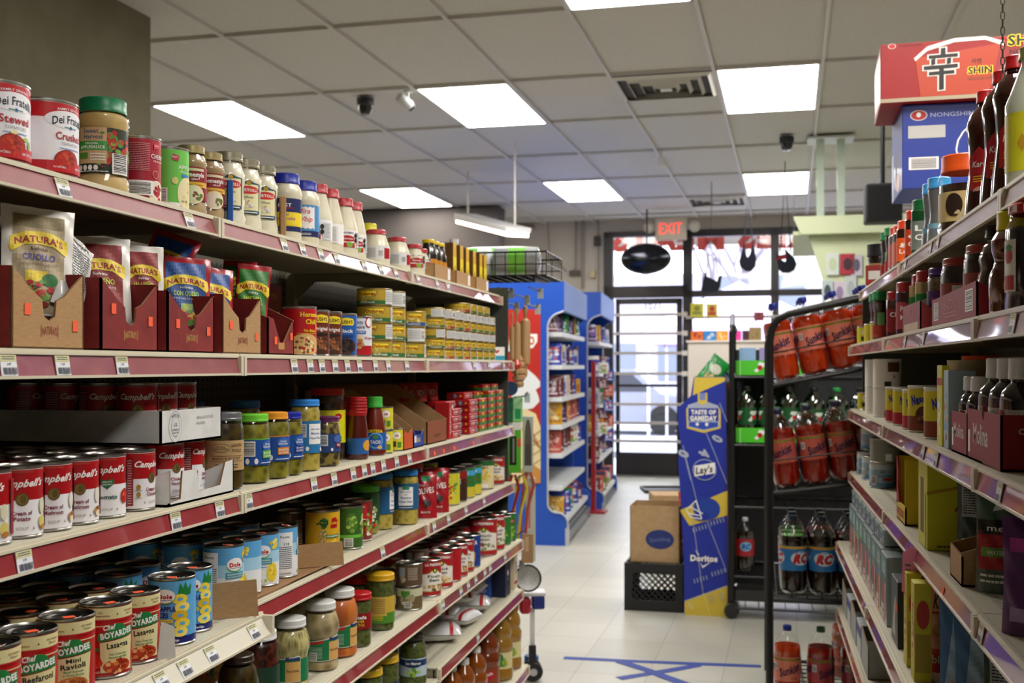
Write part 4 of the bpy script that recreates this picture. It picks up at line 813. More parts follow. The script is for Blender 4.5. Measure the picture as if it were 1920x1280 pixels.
# --- fourth shelf
CY = M('#d9cf9a', .45); CG = M('#1f7a3c', .42); CB_ = M('#b3161a', .4)
def chef(word, sub, foods, seed):
 r, h = .038, .111
 it = [('r', -.045, .078, .045, .0795, CY), ('t', 'NO', -.024, .0975, .003, BRN_[1], {'w': .006}), ('t', 'Preservatives', -.022, .093, .003, BRN_[1], {'w': .022}), ('t', 'NO Artificial', .022, .0975, .003, BRN_[1], {'w': .02}), ('t', 'Flavors', .022, .093, .003, BRN_[1], {'w': .013}), ('e', 0, .0955, .0012, .0015, BRN_[1])]
 it += [('p', [(-.05 + .0025 * i, .0878 if i % 2 else .0893) for i in range(41)] + [(.05, .086), (-.05, .086)], CB_)]
 it += [('e', 0, .072, .014, .010, CG), ('p', [(-.027, .056), (.029, .062), (.029, .0655), (.026, .076), (-.026, .0685), (-.029, .062)], CG), ('t', 'Chef', -.011, .0735, .0078, WHITE, {'w': .018, 'sh': .3, 'b': .03, 'rot': .1}), ('t', 'BOYARDEE', .001, .0625, .0088, WHITE, {'w': .050, 'b': .04, 'rot': .12}),
   ('p', [(-.024, .022), (.024, .022), (.027, .0605), (-.025, .0545)], CY), ('t', word[0], .001, .049 if len(word) > 1 else .046, .0062 if len(word) > 1 else .0085, BLACK, {'w': .0042 * len(word[0]) + .003, 'b': .03, 'rot': .06})]
 if len(word) > 1: it.append(('t', word[1], .001, .0405, .0075, BLACK, {'w': .0048 * len(word[1]), 'b': .03, 'rot': .06}))
 it += [('t', sub[0], .001, .035, .0034, CG, {'w': .026}), ('t', sub[1], .001, .0303, .0034, CG, {'w': .028}), ('p', [(-.024, .010), (.024, .010), (.024, .023), (-.024, .023)], CY), ('e', 0, .0185, .021, .0105, foods[0]), ('blobs', 0, .0185, .02, .010, 32, .0042, foods, seed)]
 it += [('blobs', -.036, .03, .011, .02, 12, .007, [M('#c8281c', .35), M('#a0140e', .35), M('#d8483a', .35)], seed + 1), ('e', -.032, .045, .006, .003, GREEN), ('t', 'NET WT 15 OZ', -.032, .010, .003, WHITE, {'w': .014}), ('r', -.062, .01, -.052, .08, WHITE), ('lines', -.061, .012, .008, .066, 18, GREY)]
 return can(r, h, [(.005, .106, CB_), (.0885, .1055, CY)], it, lidm=DTIN, sticker=True, name='pasta_can')
PA = [M('#b8401c', .4), M('#d87838', .4), M('#8e2410', .4), M('#e8b878', .4)]
C_las = chef(['Lasagna'], ['Pasta in Tomato Sauce', 'Seasoned with Beef'], PA, 3); C_rav = chef(['Mini', 'Ravioli'], ['Beef Ravioli', 'in Pasta Sauce'], [M('#c07a3c', .4), M('#a85a28', .4), M('#d89858', .4), M('#8e3a18', .4)], 8); C_roni = chef(['Beefaroni'], ['Pasta & Beef', 'in Tomato Sauce'], PA, 12)
DB = M('#5ea8dc', .4); DPN = M('#1a1f6e', .42); PY = [M('#ecd03c', .4), M('#f2de6a', .4), M('#d8b020', .4)]
def dolelogo(u, v, s=1): return [('e', u, v, .0165 * s, .0125 * s, M('#4f9a4a', .45)), ('e', u, v + .0012 * s, .016 * s, .0115 * s, WHITE), ('t', 'Dole', u, v - .003 * s, .0072 * s, M('#b8141c', .45), {'w': .023 * s, 'b': .05}), ('r', u - .011 * s, v - .0058 * s, u + .011 * s, v - .005 * s, DPN)]
K_dsl = can(.039, .113, [(.005, .108, DB), (.005, .016, DPN)], [('p', [(.008, .085), (.012, .105), (.018, .095), (.022, .107), (.026, .094), (.034, .102), (.032, .084)], GREEN)] + sum([[('e', .012 + .004 * (i % 2), .078 - .0135 * i, .0135, .0085, PY[i % 3]), ('e', .012 + .004 * (i % 2), .078 - .0135 * i, .005, .0028, DB)] for i in range(5)], []) +
 dolelogo(-.012, .083, 1) + [('t', 'PINEAPPLE', -.017, .0595, .0078, DPN, {'w': .042, 'b': .03}), ('t', 'SLICES', -.02, .049, .0078, DPN, {'w': .027, 'b': .03}), ('r', -.03, .040, .0, .0455, YEL), ('t', 'PINEAPPLE JUICE', -.015, .0412, .003, DPN, {'w': .026}), ('t', 'NO SUGAR ADDED', -.015, .035, .003, DPN, {'w': .026}), ('blobs', -.02, .026, .012, .006, 8, .005, PY, 3), ('t', 'Philip', .0, .009, .004, WHITE, {'w': .02})], lidm=DTIN, tab=True, sticker=True, name='pineapple_can')
DLB = M('#a8d4ec', .4)
def dole2(front, seed):
 return can(.039, .113, [(.005, .108, M('#e9edf0', .42)), (.075, .108, DB), (.05, .075, DLB)], [('e', .02, .03, .014, .02, PY[0]), ('blobs', .02, .032, .014, .02, 22, .004, PY, seed), ('blobs', .026, .09, .012, .012, 10, .005, PY, seed + 2)] + dolelogo(-.002, .074, 1.1) + [('r', -.022, .048, .018, .060, M('#2f8fa0', .45)), ('t', front, -.002, .0545, .0035, WHITE, {'w': .034}), ('t', '100% PINEAPPLE JUICE', -.002, .050, .0025, WHITE, {'w': .034}), ('lines', -.014, .040, .022, .004, 1, M('#2a6ab0', .5))] + [('e', -.016 + .01 * i, .014, .003, .004, GRN_[2]) for i in range(3)] +
  [('r', -.072, .012, -.036, .1, WHITE), ('t', 'Facts', -.054, .088, .005, BLACK, {'w': .02}), ('lines', -.07, .02, .032, .05, 12, INK), ('t', '110', -.05, .072, .006, BLACK, {}), ('bar', -.1, .012, .02, .026, 15)], lidm=DTIN, tab=True, sticker=True, name='pineapple_can')
K_dcr = dole2('CRUSHED PINEAPPLE', 4); K_dch = dole2('PINEAPPLE CHUNKS', 7)
K_delm = can(.042, .117, [(.005, .112, M('#d8a820', .4))], [('e', -.002, .055, .012, .018, TAN_[1]), ('blobs', -.002, .055, .01, .016, 20, .003, [BRN_[2], TAN_[0], GRN_[1]], 3), ('blobs', -.002, .086, .016, .014, 26, .004, [M('#2f6a2c', .4), M('#16401c', .4)], 9), ('p', [(.016, .074), (.036, .074), (.04, .09), (.03, .1), (.02, .097)], RED), ('t', 'Del Monte', .028, .083, .006, YEL, {'w': .022}), ('r', .006, .050, .044, .058, GREEN), ('t', 'PINEAPPLE', .025, .052, .0045, WHITE, {'w': .034}), ('blobs', .028, .03, .014, .016, 14, .006, PY, 8)], lidm=DTIN, sticker=True, name='pineapple_can')
K_mushc = can(.038, .11, [(.005, .105, BRN_[3])], [('r', -.05, .075, .01, .104, M('#8a7a5a', .5)), ('lines', .02, .03, .018, .06, 16, M('#c8b8a0', .5)), ('bar', .018, .008, .022, .02, 17)], lidm=DTIN, sticker=True)
K_peas = can(.038, .11, [(.005, .105, M('#35601f', .42)), (.03, .038, M('#6fc040', .42))], [('e', -.01, .068, .016, .026, M('#4f7a2c', .4)), ('blobs', -.01, .065, .014, .022, 18, .006, GRN_, 3), ('bar', -.03, .008, .024, .022, 19), ('blobs', .028, .055, .012, .035, 24, .006, GRN_ + [M('#d8d0a0', .5)], 6)], lidm=DTIN)
K_mixv = can(.038, .11, [(.005, .105, M('#7a2a22', .42))], [('r', -.014, .06, .012, .1, M('#c0202a', .42)), ('t', 'MIX', 0, .09, .005, WHITE, {}), ('blobs', .02, .045, .018, .036, 30, .006, [M('#e8dcc0', .5), TOM[0], GRN_[0]], 6), ('r', -.016, .058, .014, .06, WHITE)], lidm=DTIN, sticker=True)
K_olivej = jar(jarprof(.04, .132, .9, .86), (.041, .118, .134, M('#5fc83c', .35)), (.04, [(.03, .115, M('#1f4a20', .42))]), [('blobs', .018, .05, .02, .03, 26, .006, [M('#d8d0b0', .5), GRN_[0], TOM[3], M('#e9e2c8', .5)], 8)], pick, .115)
K_banana = jar(jarprof(.04, .16, .86, .84), (.038, .144, .16, M('#1f7ac8', .35)), (.04, [(.046, .122, M('#1f5a86', .42))]), [('r', -.022, .058, .022, .112, WHITE), ('r', -.01, .104, .01, .116, M('#2a8a6a', .42)), ('t', 'MILD SLICED', 0, .096, .004, M('#2a6ab0', .5), {'w': .032}), ('t', 'HOT', 0, .088, .003, BLACK, {}), ('t', 'Banana', 0, .078, .0065, M('#2a6ab0', .5), {'w': .03}), ('t', 'Pepper Rings', 0, .067, .006, M('#2a6ab0', .5), {'w': .038}), ('lines', -.02, .05, .04, .004, 1, WHITE)], yelp, .14, name='pepper_jar')
K_olivp = pouch(.07, .14, .035, M('#a81420', .35, coat=.5), [('r', -.014, .112, .014, .128, M('#2a8a5a', .42)), ('t', 'OLIVES', 0, .075, .018, WHITE, {'w': .056, 'b': .02, 'rot': .12}), ('t', 'PITTED', -.014, .096, .006, WHITE, {'w': .022}), ('blobs', 0, .042, .016, .014, 8, .008, [BLACK, M('#2a2028', .3)], 4), ('t', 'BLACK', 0, .016, .006, WHITE, {'w': .03})], name='olive_pouch')
K_redlid = jar(jarprof(.04, .15, .9, .86), (.041, .136, .152, M('#b81820', .35)), (.04, [(.03, .08, RED)]), [], M('#4a2a10', .3), .13)
K_ycan = can(.042, .112, [(.005, .107, M('#d6cf38', .42))], [('e', .006, .05, .02, .024, M('#e8dc60', .42)), ('blobs', .01, .045, .014, .024, 16, .006, [GRN_[1], YEL, TOM[3]], 3), ('t', 'X', -.008, .07, .03, M('#1f6a34', .42), {'b': .05}), ('blobs', .03, .06, .01, .03, 12, .006, GRN_, 7)], lidm=DTIN)
K_brcan = can(.036, .11, [(.005, .105, M('#3e2418', .42)), (.08, .105, M('#8e2020', .42))], [('blobs', 0, .035, .018, .02, 12, .006, BRN_, 3), ('lines', -.015, .06, .03, .02, 3, WHITE)], lidm=DTIN)
K_grcan = can(.038, .11, [(.005, .105, M('#2a7a34', .42)), (.08, .098, M('#4aa8d8', .42)), (.005, .04, M('#d6c83c', .42))], [('e', 0, .06, .014, .012, RED), ('t', 'GOYA', 0, .085, .008, WHITE, {'w': .03})], lidm=DTIN)
K_corn = can(.042, .112, [(.005, .107, M('#e6d8a8', .42)), (.09, .107, M('#1f6a34', .42))], [('blobs', 0, .055, .034, .03, 60, .006, PY + [M('#efe0a0', .5)], 5), ('t', 'HOMINY', 0, .078, .01, M('#7a4a1c', .5), {'w': .044}), ('r', -.024, .008, .02, .022, WHITE)], lidm=DTIN)
LR = M('#b01c22', .4)
def prefer(word, foods, seed, h=.112, r=.042, tall=True):
 return can(r, h, [(.005, h - .005, LR)], [('p', [(-r * 1.2, h * .14), (r * 1.2, h * .14), (r * 1.2, h * .62), (r * .5, h * .66), (0, h * .80), (-r * .5, h * .66), (-r * 1.2, h * .62)], GOLD), ('p', [(-r * 1.2, h * .16), (r * 1.2, h * .16), (r * 1.2, h * .595), (r * .5, h * .635), (0, h * .765), (-r * .5, h * .635), (-r * 1.2, h * .595)], M('#efeae0', .42)), ('e', 0, h * .72, r * .2, h * .075, M('#1f5a34', .42)), ('e', 0, h * .72, r * .1, h * .04, YEL),
  ('t', 'LA PREFERIDA', 0, h * .85, h * .07, WHITE, {'w': r * 1.6, 'b': .04, 'arc': 1}), ('t', word[0], 0, h * .52, h * .085, BLACK, {'w': r * 1.2}), ('t', word[1], 0, h * .42, h * .085, BLACK, {'w': r * .9}), ('blobs', 0, h * .26, r * 1.1, h * .1, 34, h * .045, foods, seed), ('r', -r * 2.2, h * .1, -r * 1.3, h * .9, LR), ('lines', -r * 2.1, h * .2, r * .7, h * .6, 14, M('#e0a0a0', .5)), ('bar', -r * 2.0, h * .12, r * .5, h * .18, 21)], lidm=DTIN, sticker=True, name='bean_can')
K_lp1 = prefer(['Chick', 'Peas'], TAN_, 3, .11, .038); K_lp2 = prefer(['Menudo', 'Mexicano'], [GRN_[1], TOM[0], M('#e9e0d0', .5)], 4, .135, .05); K_lp3 = prefer(['Pinto', 'Beans'], TAN_ + BRN_[:2], 7, .11, .038)
K_goya = can(.04, .112, [(.005, .107, M('#1f3f8e', .42))], [('t', 'GOYA', 0, .08, .014, WHITE, {'w': .05, 'b': .04}), ('blobs', 0, .035, .024, .02, 20, .006, TAN_, 5), ('r', -.06, .005, -.03, .107, YEL)], lidm=DTIN, name='bean_can')
K_gveg = can(.038, .112, [(.005, .107, M('#2a7a2c', .42))], [('e', 0, .08, .02, .01, RED), ('t', 'HERDEZ', 0, .0775, .006, WHITE, {'w': .03}), ('blobs', 0, .035, .026, .026, 22, .009, GRN_, 3)], lidm=DTIN)
K_shr = can(.038, .066, [(.004, .062, M('#5f4a36', .45))], [('lines', -.004, .02, .03, .036, 8, M('#c8b8a4', .5)), ('r', -.03, .03, -.012, .056, M('#9aa0a8', .5)), ('blobs', -.022, .02, .012, .012, 8, .006, [M('#c8b898', .5), M('#a89878', .5)], 4)], body=TIN, seg=36)
K_shr2 = can(.038, .066, [(.004, .062, M('#6a5a3c', .45)), (.04, .062, M('#c8c8a8', .45))], [('blobs', -.006, .03, .024, .022, 26, .007, [M('#cfc4a8', .5), M('#a89878', .5), GRN_[1], M('#8f7f60', .5)], 4), ('bar', -.014, .008, .02, .018, 5), ('r', -.024, .044, .002, .056, GRN_[1])], body=TIN, seg=36)
# --- fifth shelf
LG = M('#1f7a4c', .42); LRD = M('#b8281c', .42)
def morena(cont, lidc='#d9dad8', r=.043, h=.155, word='Encurtidos'):
 return jar([(r * .85, 0), (r * .97, .006), (r * .97, h * .12), (r * .9, h * .16), (r * .9, h * .5), (r, h * .60), (r, h * .70), (r * .86, h * .82), (r * .72, h * .88), (r * .72, h * .94)], (r * .8, h * .885, h, M(lidc, .35)), (r * .9, [(h * .16, h * .47, LG)]),
  [('p', [(-.04, h * .44), (-.01, h * .47), (.04, h * .52), (.045, h * .5), (.045, h * .16), (-.04, h * .16)], M('#dcd8cc', .5)), ('p', [(-.039, h * .43), (-.01, h * .46), (.04, h * .50), (.044, h * .49), (.044, h * .17), (-.039, h * .17)], LG), ('p', [(-.039, h * .39), (.0, h * .43), (.0, h * .47), (-.039, h * .43)], LRD), ('lines', -.034, h * .2, .03, h * .17, 9, M('#a8c8b0', .5)), ('r', .012, h * .17, .044, h * .44, M('#d8a860', .5)), ('t', word, .028, h * .3, .006, BLACK, {'w': .026}), ('t', 'Morena', .028, h * .46, .008, M('#2a2a7a', .45), {'w': .03, 'b': .04}), ('bar', -.034, h * .17, .018, h * .12, 23)], cont, h * .84, name='pickled_vegetable_jar')
K_mor1 = morena(sprt); K_mor2 = morena(caul); K_mor3 = morena(carr, r=.045, h=.16); K_mor4 = morena(redm, r=.04)
K_cost = jar(jarprof(.034, .13, .88, .84), (.034, .116, .132, M('#b8141c', .35)), (.034, [(.045, .085, M('#8e1418', .42))]), [('t', 'La', -.004, .083, .006, WHITE, {}), ('t', 'Costeña', 0, .071, .0085, WHITE, {'w': .044, 'b': .04}), ('t', 'TENDER', 0, .062, .006, YEL, {'w': .032}), ('t', 'CACTUS', 0, .053, .006, YEL, {'w': .032})], nop, .112, name='cactus_jar')
K_ylid = jar(jarprof(.037, .145, .9, .86), (.037, .13, .147, M('#d8a820', .35)), (.037, [(.02, .052, GRN_[1]), (.048, .09, M('#c8a83a', .5))]), [('r', -.03, .04, .02, .09, M('#cfb04a', .5)), ('lines', -.024, .045, .04, .04, 9, BRN_[2]), ('lines', -.02, .028, .03, .012, 3, YEL)], nop, .128, name='cactus_jar')
K_chil = jar([(.036, 0), (.041, .006), (.041, .03), (.038, .034), (.038, .07), (.041, .08), (.036, .11), (.028, .125), (.028, .135)], (.031, .125, .14, M('#3a2a1c', .35)), (.038, [(.03, .072, M('#7ab83c', .42))]), [('t', 'Chiles Chimayo', 0, .066, .009, M('#e0c82c', .45), {'w': .06, 'arc': 4, 'b': .04}), ('e', 0, .045, .028, .018, M('#4ab0c8', .42)), ('blobs', 0, .04, .02, .01, 8, .006, [BLACK, WHITE, M('#2a5a3a', .42)], 3)], pickd, .12, name='chile_jar')
K_dark = jar(jarprof(.041, .15, .8, .84), (.036, .136, .154, M('#e4e4e2', .35)), (.041, [(.03, .085, M('#1a3a2a', .42))]), [('r', -.02, .06, .02, .088, M('#d8d8d4', .5)), ('lines', -.018, .062, .036, .024, 7, INK)], noisy('#2a1008', '#5a2414', 50, .3, vor=True), .13, name='dark_bean_jar')
K_onion = jar([(.034, 0), (.043, .012), (.045, .05), (.043, .09), (.034, .112), (.034, .125)], (.037, .113, .128, M('#8a5a2a', .35)), None, [], M('#8a3410', .15, coat=1), .118, name='onion_jar')
K_nopal = jar(jarprof(.037, .15, .9, .86), (.037, .134, .152, M('#d8b020', .35)), (.037, [(.03, .085, M('#1c3a5e', .42))]), [('t', 'San Marcos', 0, .07, .008, WHITE, {'w': .046, 'b': .03}), ('blobs', 0, .048, .022, .012, 10, .007, GRN_, 3)], nop, .13, name='cactus_jar')
K_sanm = jar([(.036, 0), (.041, .006), (.041, .03), (.039, .034), (.039, .08), (.041, .09), (.034, .122), (.028, .13), (.028, .14)], (.031, .13, .146, M('#3a3a34', .35)), (.039, [(.03, .082, M('#b8ccd8', .42)), (.06, .078, M('#1c3a6e', .42))]), [('e', 0, .068, .03, .012, M('#16305e', .42)), ('t', 'San Marcos', 0, .065, .008, WHITE, {'w': .046, 'b': .03}), ('blobs', 0, .042, .022, .01, 10, .007, GRN_, 3)], nop, .125, name='pickled_pepper_jar')
# --- sixth + base
def saltbag(w, d, t, seed):
 b = MB(); rr = random.Random(seed); nu, nv = 12, 16; W_ = M('#dedfe2', .3, coat=.5); g = []
 for sgn in (1, -1):
  vs = []
  for j in range(nv + 1):
   for i in range(nu + 1):
    u = -1 + 2 * i / nu; v = -1 + 2 * j / nv; q = (max(0, 1 - abs(u) ** 3) * max(0, 1 - abs(v) ** 4)) ** .5
    vs.append((u * w / 2, v * d / 2, t / 2 + .003 + sgn * q * t / 2 + rr.uniform(-.0015, .0015) * q + (.002 if sgn > 0 else 0)))
  n0 = len(b.v); b.v += vs
  for j in range(nv):
   for i in range(nu):
    a = n0 + j * (nu + 1) + i; q = [a, a + 1, a + nu + 2, a + nu + 1]
    red = sgn > 0 and (j in (2, 12) or (j == 8 and i > 5)); bl = sgn > 0 and 9 <= j <= 11 and 3 <= i <= 9
    b.f.append(q if sgn > 0 else q[::-1]); b.mi.append(b.m(M('#b8242a', .35, coat=.5) if red else (M('#8fa0b8', .35, coat=.5) if bl else W_)))
 return Kind('salt_bag', [('bag', b.done('bag', 60))], 'bag', w / 2)
K_salt1 = saltbag(.13, .20, .05, 3); K_salt2 = saltbag(.12, .18, .045, 8)
K_saltc = can(.042, .135, [(.005, .10, M('#1f4a9a', .5)), (.10, .118, M('#d8d4cc', .5)), (.118, .13, M('#d8b428', .5))], [('e', 0, .06, .016, .02, M('#4a78c0', .5)), ('t', 'SALT', 0, .03, .009, WHITE, {'w': .03})], name='salt_canister', cat='canister')
K_navyb = carton(.09, .12, .155, M('#101638', .5), {'front': [('t', 'N', 0, .08, .02, WHITE, {'b': .05}), ('lines', -.02, .06, .04, .01, 2, GREY)]}); K_creamb = carton(.06, .12, .155, M('#d9c9a8', .5), {'front': [('r', -.03, .02, .03, .03, RED), ('lines', -.02, .06, .04, .05, 6, BLUE)]})
def oil(colr, lidc, lab, labc, h=.25, r=.045):
 oilm = M(colr, .12, coat=1, name='cooking_oil_' + colr.strip('#'), tr=.35)
 return jar([(r * .85, 0), (r, .008), (r, h * .14), (r * .93, h * .18), (r * .93, h * .42), (r, h * .48), (r * .99, h * .56), (r * .82, h * .62), (r * .92, h * .70), (r * .8, h * .80), (r * .4, h * .9), (r * .36, h * .93)], (r * .42, h * .91, h, M(lidc, .35)), (r * .94, [(h * .18, h * .42, labc)]) if labc else None,
  lab, oilm, h * .9, solid=True, name='oil_bottle', cat='bottle')
K_oil1 = oil('#a85818', '#d8d8d4', [('r', .0, .05, .04, .11, M('#a81c24', .42)), ('t', 'MAZ', .018, .07, .012, WHITE, {'w': .03})], M('#b07830', .42), .225, .04); K_oil2 = oil('#b8862c', '#e8b820', [('blobs', 0, .075, .026, .028, 12, .012, [GRN_[0], YEL, GRN_[1]], 4), ('e', 0, .09, .012, .016, GREEN)], M('#dcd29a', .42), .258, .05)
K_oil3 = oil('#8e3c18', '#c82820', [('p', [(-.03, .05), (.03, .07), (.03, .10), (-.03, .08)], M('#b8182c', .42)), ('t', 'Mazola', 0, .078, .012, WHITE, {'w': .05, 'rot': .3})], M('#8e3c18', .3), .258, .05)
# ---------------------------------------------------------------- right-hand goods
CF = M('#2a160c', .25, coat=.8)
K_syrup = jar([(.034, 0), (.039, .006), (.037, .04), (.030, .10), (.031, .14), (.036, .18), (.030, .205), (.014, .222), (.013, .235)], (.0175, .228, .252, M('#c01c20', .35)), (.034, []), [('p', [(-.026, .02), (.026, .02), (.022, .06), (.02, .12), (.0, .14), (-.02, .12), (-.022, .06)], M('#b01c24', .42)), ('t', 'Karo', 0, .10, .012, WHITE, {'w': .028, 'sh': .2}), ('e', 0, .05, .014, .012, M('#e0a090', .45)), ('lines', -.012, .07, .024, .014, 3, YEL)], M('#3a0e08', .12, coat=1, name='dark_syrup', tr=.25), .22, solid=True, name='syrup_bottle', cat='bottle')
K_lemon = jar([(.034, 0), (.04, .006), (.04, .12), (.04, .14), (.022, .19), (.016, .205), (.016, .22)], (.02, .214, .235, M('#8a8a40', .35)), (.04, [(.03, .125, M('#d8d428', .42))]), [('r', -.006, .03, .006, .12, M('#c8ccc0', .42)), ('e', .02, .075, .01, .014, M('#b8c84c', .42)), ('p', [(-.028, .06), (-.02, .075), (-.028, .09), (-.036, .075)], M('#c89a2c', .42)), ('r', -.005, .11, .005, .125, BLACK)], M('#c3c8b4', .2, coat=1), .19, solid=True, name='juice_bottle', cat='bottle')
K_darkb = jar([(.03, 0), (.034, .005), (.034, .12), (.03, .15), (.014, .18), (.013, .21)], (.017, .204, .228, M('#6a6a3a', .35)), (.034, [(.03, .09, M('#a8242a', .42))]), [('t', 'Worc', 0, .07, .01, WHITE, {'w': .034}), ('r', -.034, .09, .034, .096, M('#2a3a8e', .42))], M('#1a100a', .12, coat=1), .18, solid=True, name='sauce_bottle', cat='bottle')
K_coffeejar = jar([(.052, 0), (.058, .006), (.058, .03), (.055, .036), (.055, .12), (.058, .13), (.052, .146), (.046, .15), (.046, .16)], (.05, .148, .186, M('#e8581c', .35)), (.055, [(.036, .102, M('#c8b078', .42))]), [('e', -.024, .072, .02, .026, M('#2a1a14', .4)), ('blobs', .0, .05, .03, .01, 20, .006, [BRN_[3], M('#b8a888', .5)], 4), ('lines', .026, .05, .024, .045, 10, BRN_[0])], CF, .12, name='instant_coffee_jar')
K_mate = jar([(.025, 0), (.029, .005), (.027, .04), (.021, .07), (.022, .10), (.026, .13), (.024, .15)], (.027, .138, .165, M('#3f9ad8', .35)), (.026, [(.015, .055, M('#7fb8d8', .42))]), [('t', 'ICE', 0, .03, .014, M('#2a6ab0', .5), {'w': .02, 'rot': 1.57})], M('#6d7278', .3, coat=.5), .15, solid=True, name='creamer_bottle', cat='bottle')
def spice(h, r, lidc, lab, words, cont=CF, wc=WHITE, lh=.2): return jar([(r * .92, 0), (r, .003), (r, h * (1 - lh)), (r * .96, h * (1 - lh) + .002)], (r * .99, h * (1 - lh), h, M(lidc, .35)), (r, [(h * .12, h * .62, lab)]), [('t', w_, 0, h * .45 - h * .16 * i, h * .1, wc, {'w': r * 1.2}) for i, w_ in enumerate(words)], cont, h * (1 - lh) - .002, solid=True, name='spice_jar', sq=5)
K_legal = spice(.15, .036, '#0f5a2c', M('#6d7470', .42), ['Le', 'Cafe'], M('#12401f', .2, coat=1)); K_legal2 = spice(.135, .033, '#d8401c', M('#d8581c', .42), ['ga', 'Legal'], M('#2a140c', .2, coat=1)); K_legal3 = spice(.14, .033, '#c82c1c', M('#c8401c', .42), ['ega', 'Cafe'], M('#2a140c', .2, coat=1))
K_grcap = jar([(.024, 0), (.027, .005), (.023, .05), (.02, .08), (.025, .12), (.022, .14)], (.026, .13, .158, M('#1f7a44', .5)), (.025, [(.012, .05, M('#a82c24', .42))]), [('r', -.01, .05, .012, .09, M('#6a9a5a', .42))], CF, .13, name='instant_coffee_jar')
K_blcap = jar([(.036, 0), (.042, .006), (.038, .06), (.034, .08), (.04, .11), (.036, .125)], (.042, .118, .165, M('#2a2a2e', .45)), None, [('r', 0, 0, .001, .001, WHITE)], M('#241812', .25, coat=.8), .12, name='instant_coffee_jar')
K_spred = spice(.13, .03, '#8e1418', M('#7a1418', .42), ['CHILI'], M('#3a0c0a', .25, coat=.6)); K_spred2 = spice(.14, .034, '#8e1418', M('#a04048', .42), ['PAPRIKA', 'MOLIDA'], M('#3a0c0a', .25, coat=.6))
K_fgr = spice(.145, .029, '#a81c20', M('#1f8a3c', .42), ['f', ''], M('#a89060', .4)); K_purp = jar(jarprof(.034, .14, .84, .82), (.031, .125, .142, M('#5a2a9a', .35)), (.034, [(.04, .09, M('#5a1f86', .42))]), [('t', 'Salad', 0, .06, .009, WHITE, {'w': .03})], noisy('#5a4a3a', '#8a7a60', 50, .3), .12, name='spread_jar')
K_clav = jar(jarprof(.042, .135, .86, .82), (.038, .12, .137, M('#a03028', .35)), (.042, [(.05, .085, M('#9a3a3a', .42))]), [('r', -.02, .055, .02, .08, WHITE), ('t', 'SALSA', 0, .062, .008, RED, {'w': .03})], noisy('#241812', '#3a2a1c', 40, .25), .12, name='sauce_jar')
K_honey = jar([(.03, 0), (.036, .006), (.037, .06), (.03, .078), (.028, .086), (.032, .10), (.033, .118), (.025, .132), (.02, .135)], (.0255, .133, .163, M('#d8c81c', .35)), (.036, []), [('e', .0, .045, .016, .016, M('#b87018', .3))], M('#6a2a08', .1, coat=1, name='dark_honey', tr=.4), .13, solid=True, name='honey_bear_bottle', cat='bottle', extra=lambda l: None)
K_amber = jar([(.03, 0), (.036, .006), (.036, .07), (.03, .09), (.033, .108), (.026, .13), (.018, .138), (.018, .15)], (.022, .144, .166, M('#201a14', .35)), None, [], M('#4a2208', .1, coat=1, tr=.3, name='amber_syrup'), .14, name='syrup_bottle', cat='bottle', gl=CLEAR)
def checked(l):
 for i in range(12): l.decal([('r', -.0045, .152, .0045, .163, WHITE)], (lambda a: lambda u, v, o: ((.0372 + o) * math.sin(a + u / .037), -(.0372 + o) * math.cos(a + u / .037), v))(i * PI / 6 + .1))
K_jam = jar(jarprof(.042, .152, .84, .84), (.037, .15, .166, RED), (.042, [(.0, .0, WHITE)]), [('r', -.04, .03, -.01, .11, M('#d8d4cc', .45)), ('r', -.037, .033, -.013, .055, RED), ('e', -.025, .085, .009, .012, M('#b8282c', .4)), ('e', -.025, .098, .008, .005, GREEN), ('e', -.025, .065, .007, .009, WHITE)], M('#1a0d14', .15, coat=.6), .13, name='jam_jar', extra=checked)
MT = M('#8e1720', .6)
K_tray_sp = tray(.30, .13, .075, .03, MT, KRAFTIN, [(1, 1), (-1, .75)], [('bar', .09, .022, .045, .04, 25), ('bar', -.12, .02, .03, .034, 27), ('t', 'SAZON', -.02, .03, .02, M('#c8787c', .6), {'w': .1}), ('lines', -.06, .01, .1, .014, 2, M('#c8787c', .6))]); K_tray_sp2 = tray(.2, .13, .07, .03, M('#8e2c30', .6), KRAFTIN, [(1, 1), (-1, 1)], [('r', -.1, 0, .1, .022, M('#c0a88a', .6)), ('t', '6/13', -.01, .04, .018, M('#c8686c', .6), {'w': .05})])
NQ = M('#d8cc2c', .42)
def nesq(low, seed, h=.10): return can(.037, h, [(.004, h - .008, NQ), (.004, h * .35, low)], [('t', 'Nesquik', 0, h * .62, h * .2, M('#1f2f9e', .45), {'w': .058, 'b': .06, 'rot': .15}), ('e', 0, h * .36, .019, h * .2, M('#5a2a14', .42) if seed % 2 else M('#b83a5a', .42)), ('blobs', 0, h * .36, .015, h * .16, 12, .005, BRN_ if seed % 2 else [M('#e890a8', .42), M('#b83a5a', .42)], seed)], body=M('#dcdcd8', .4), name='drink_powder_can')
K_nq1 = nesq(M('#b81c3a', .42), 2); K_nq2 = nesq(M('#8a3a1c', .42), 3, .112)
K_quak = can(.045, .17, [(.004, .166, M('#c8b890', .5)), (.07, .115, M('#16243e', .45)), (.055, .07, M('#d09a3c', .45))], [('t', 'CORN', 0, .1, .012, WHITE, {'w': .05}), ('t', 'MEAL', 0, .082, .012, WHITE, {'w': .05}), ('t', "Quaker", -.01, .13, .01, M('#16243e', .45), {'w': .04}), ('blobs', 0, .035, .03, .02, 16, .01, PY + TAN_, 4)], body=M('#c8b890', .5), name='meal_canister', cat='canister')
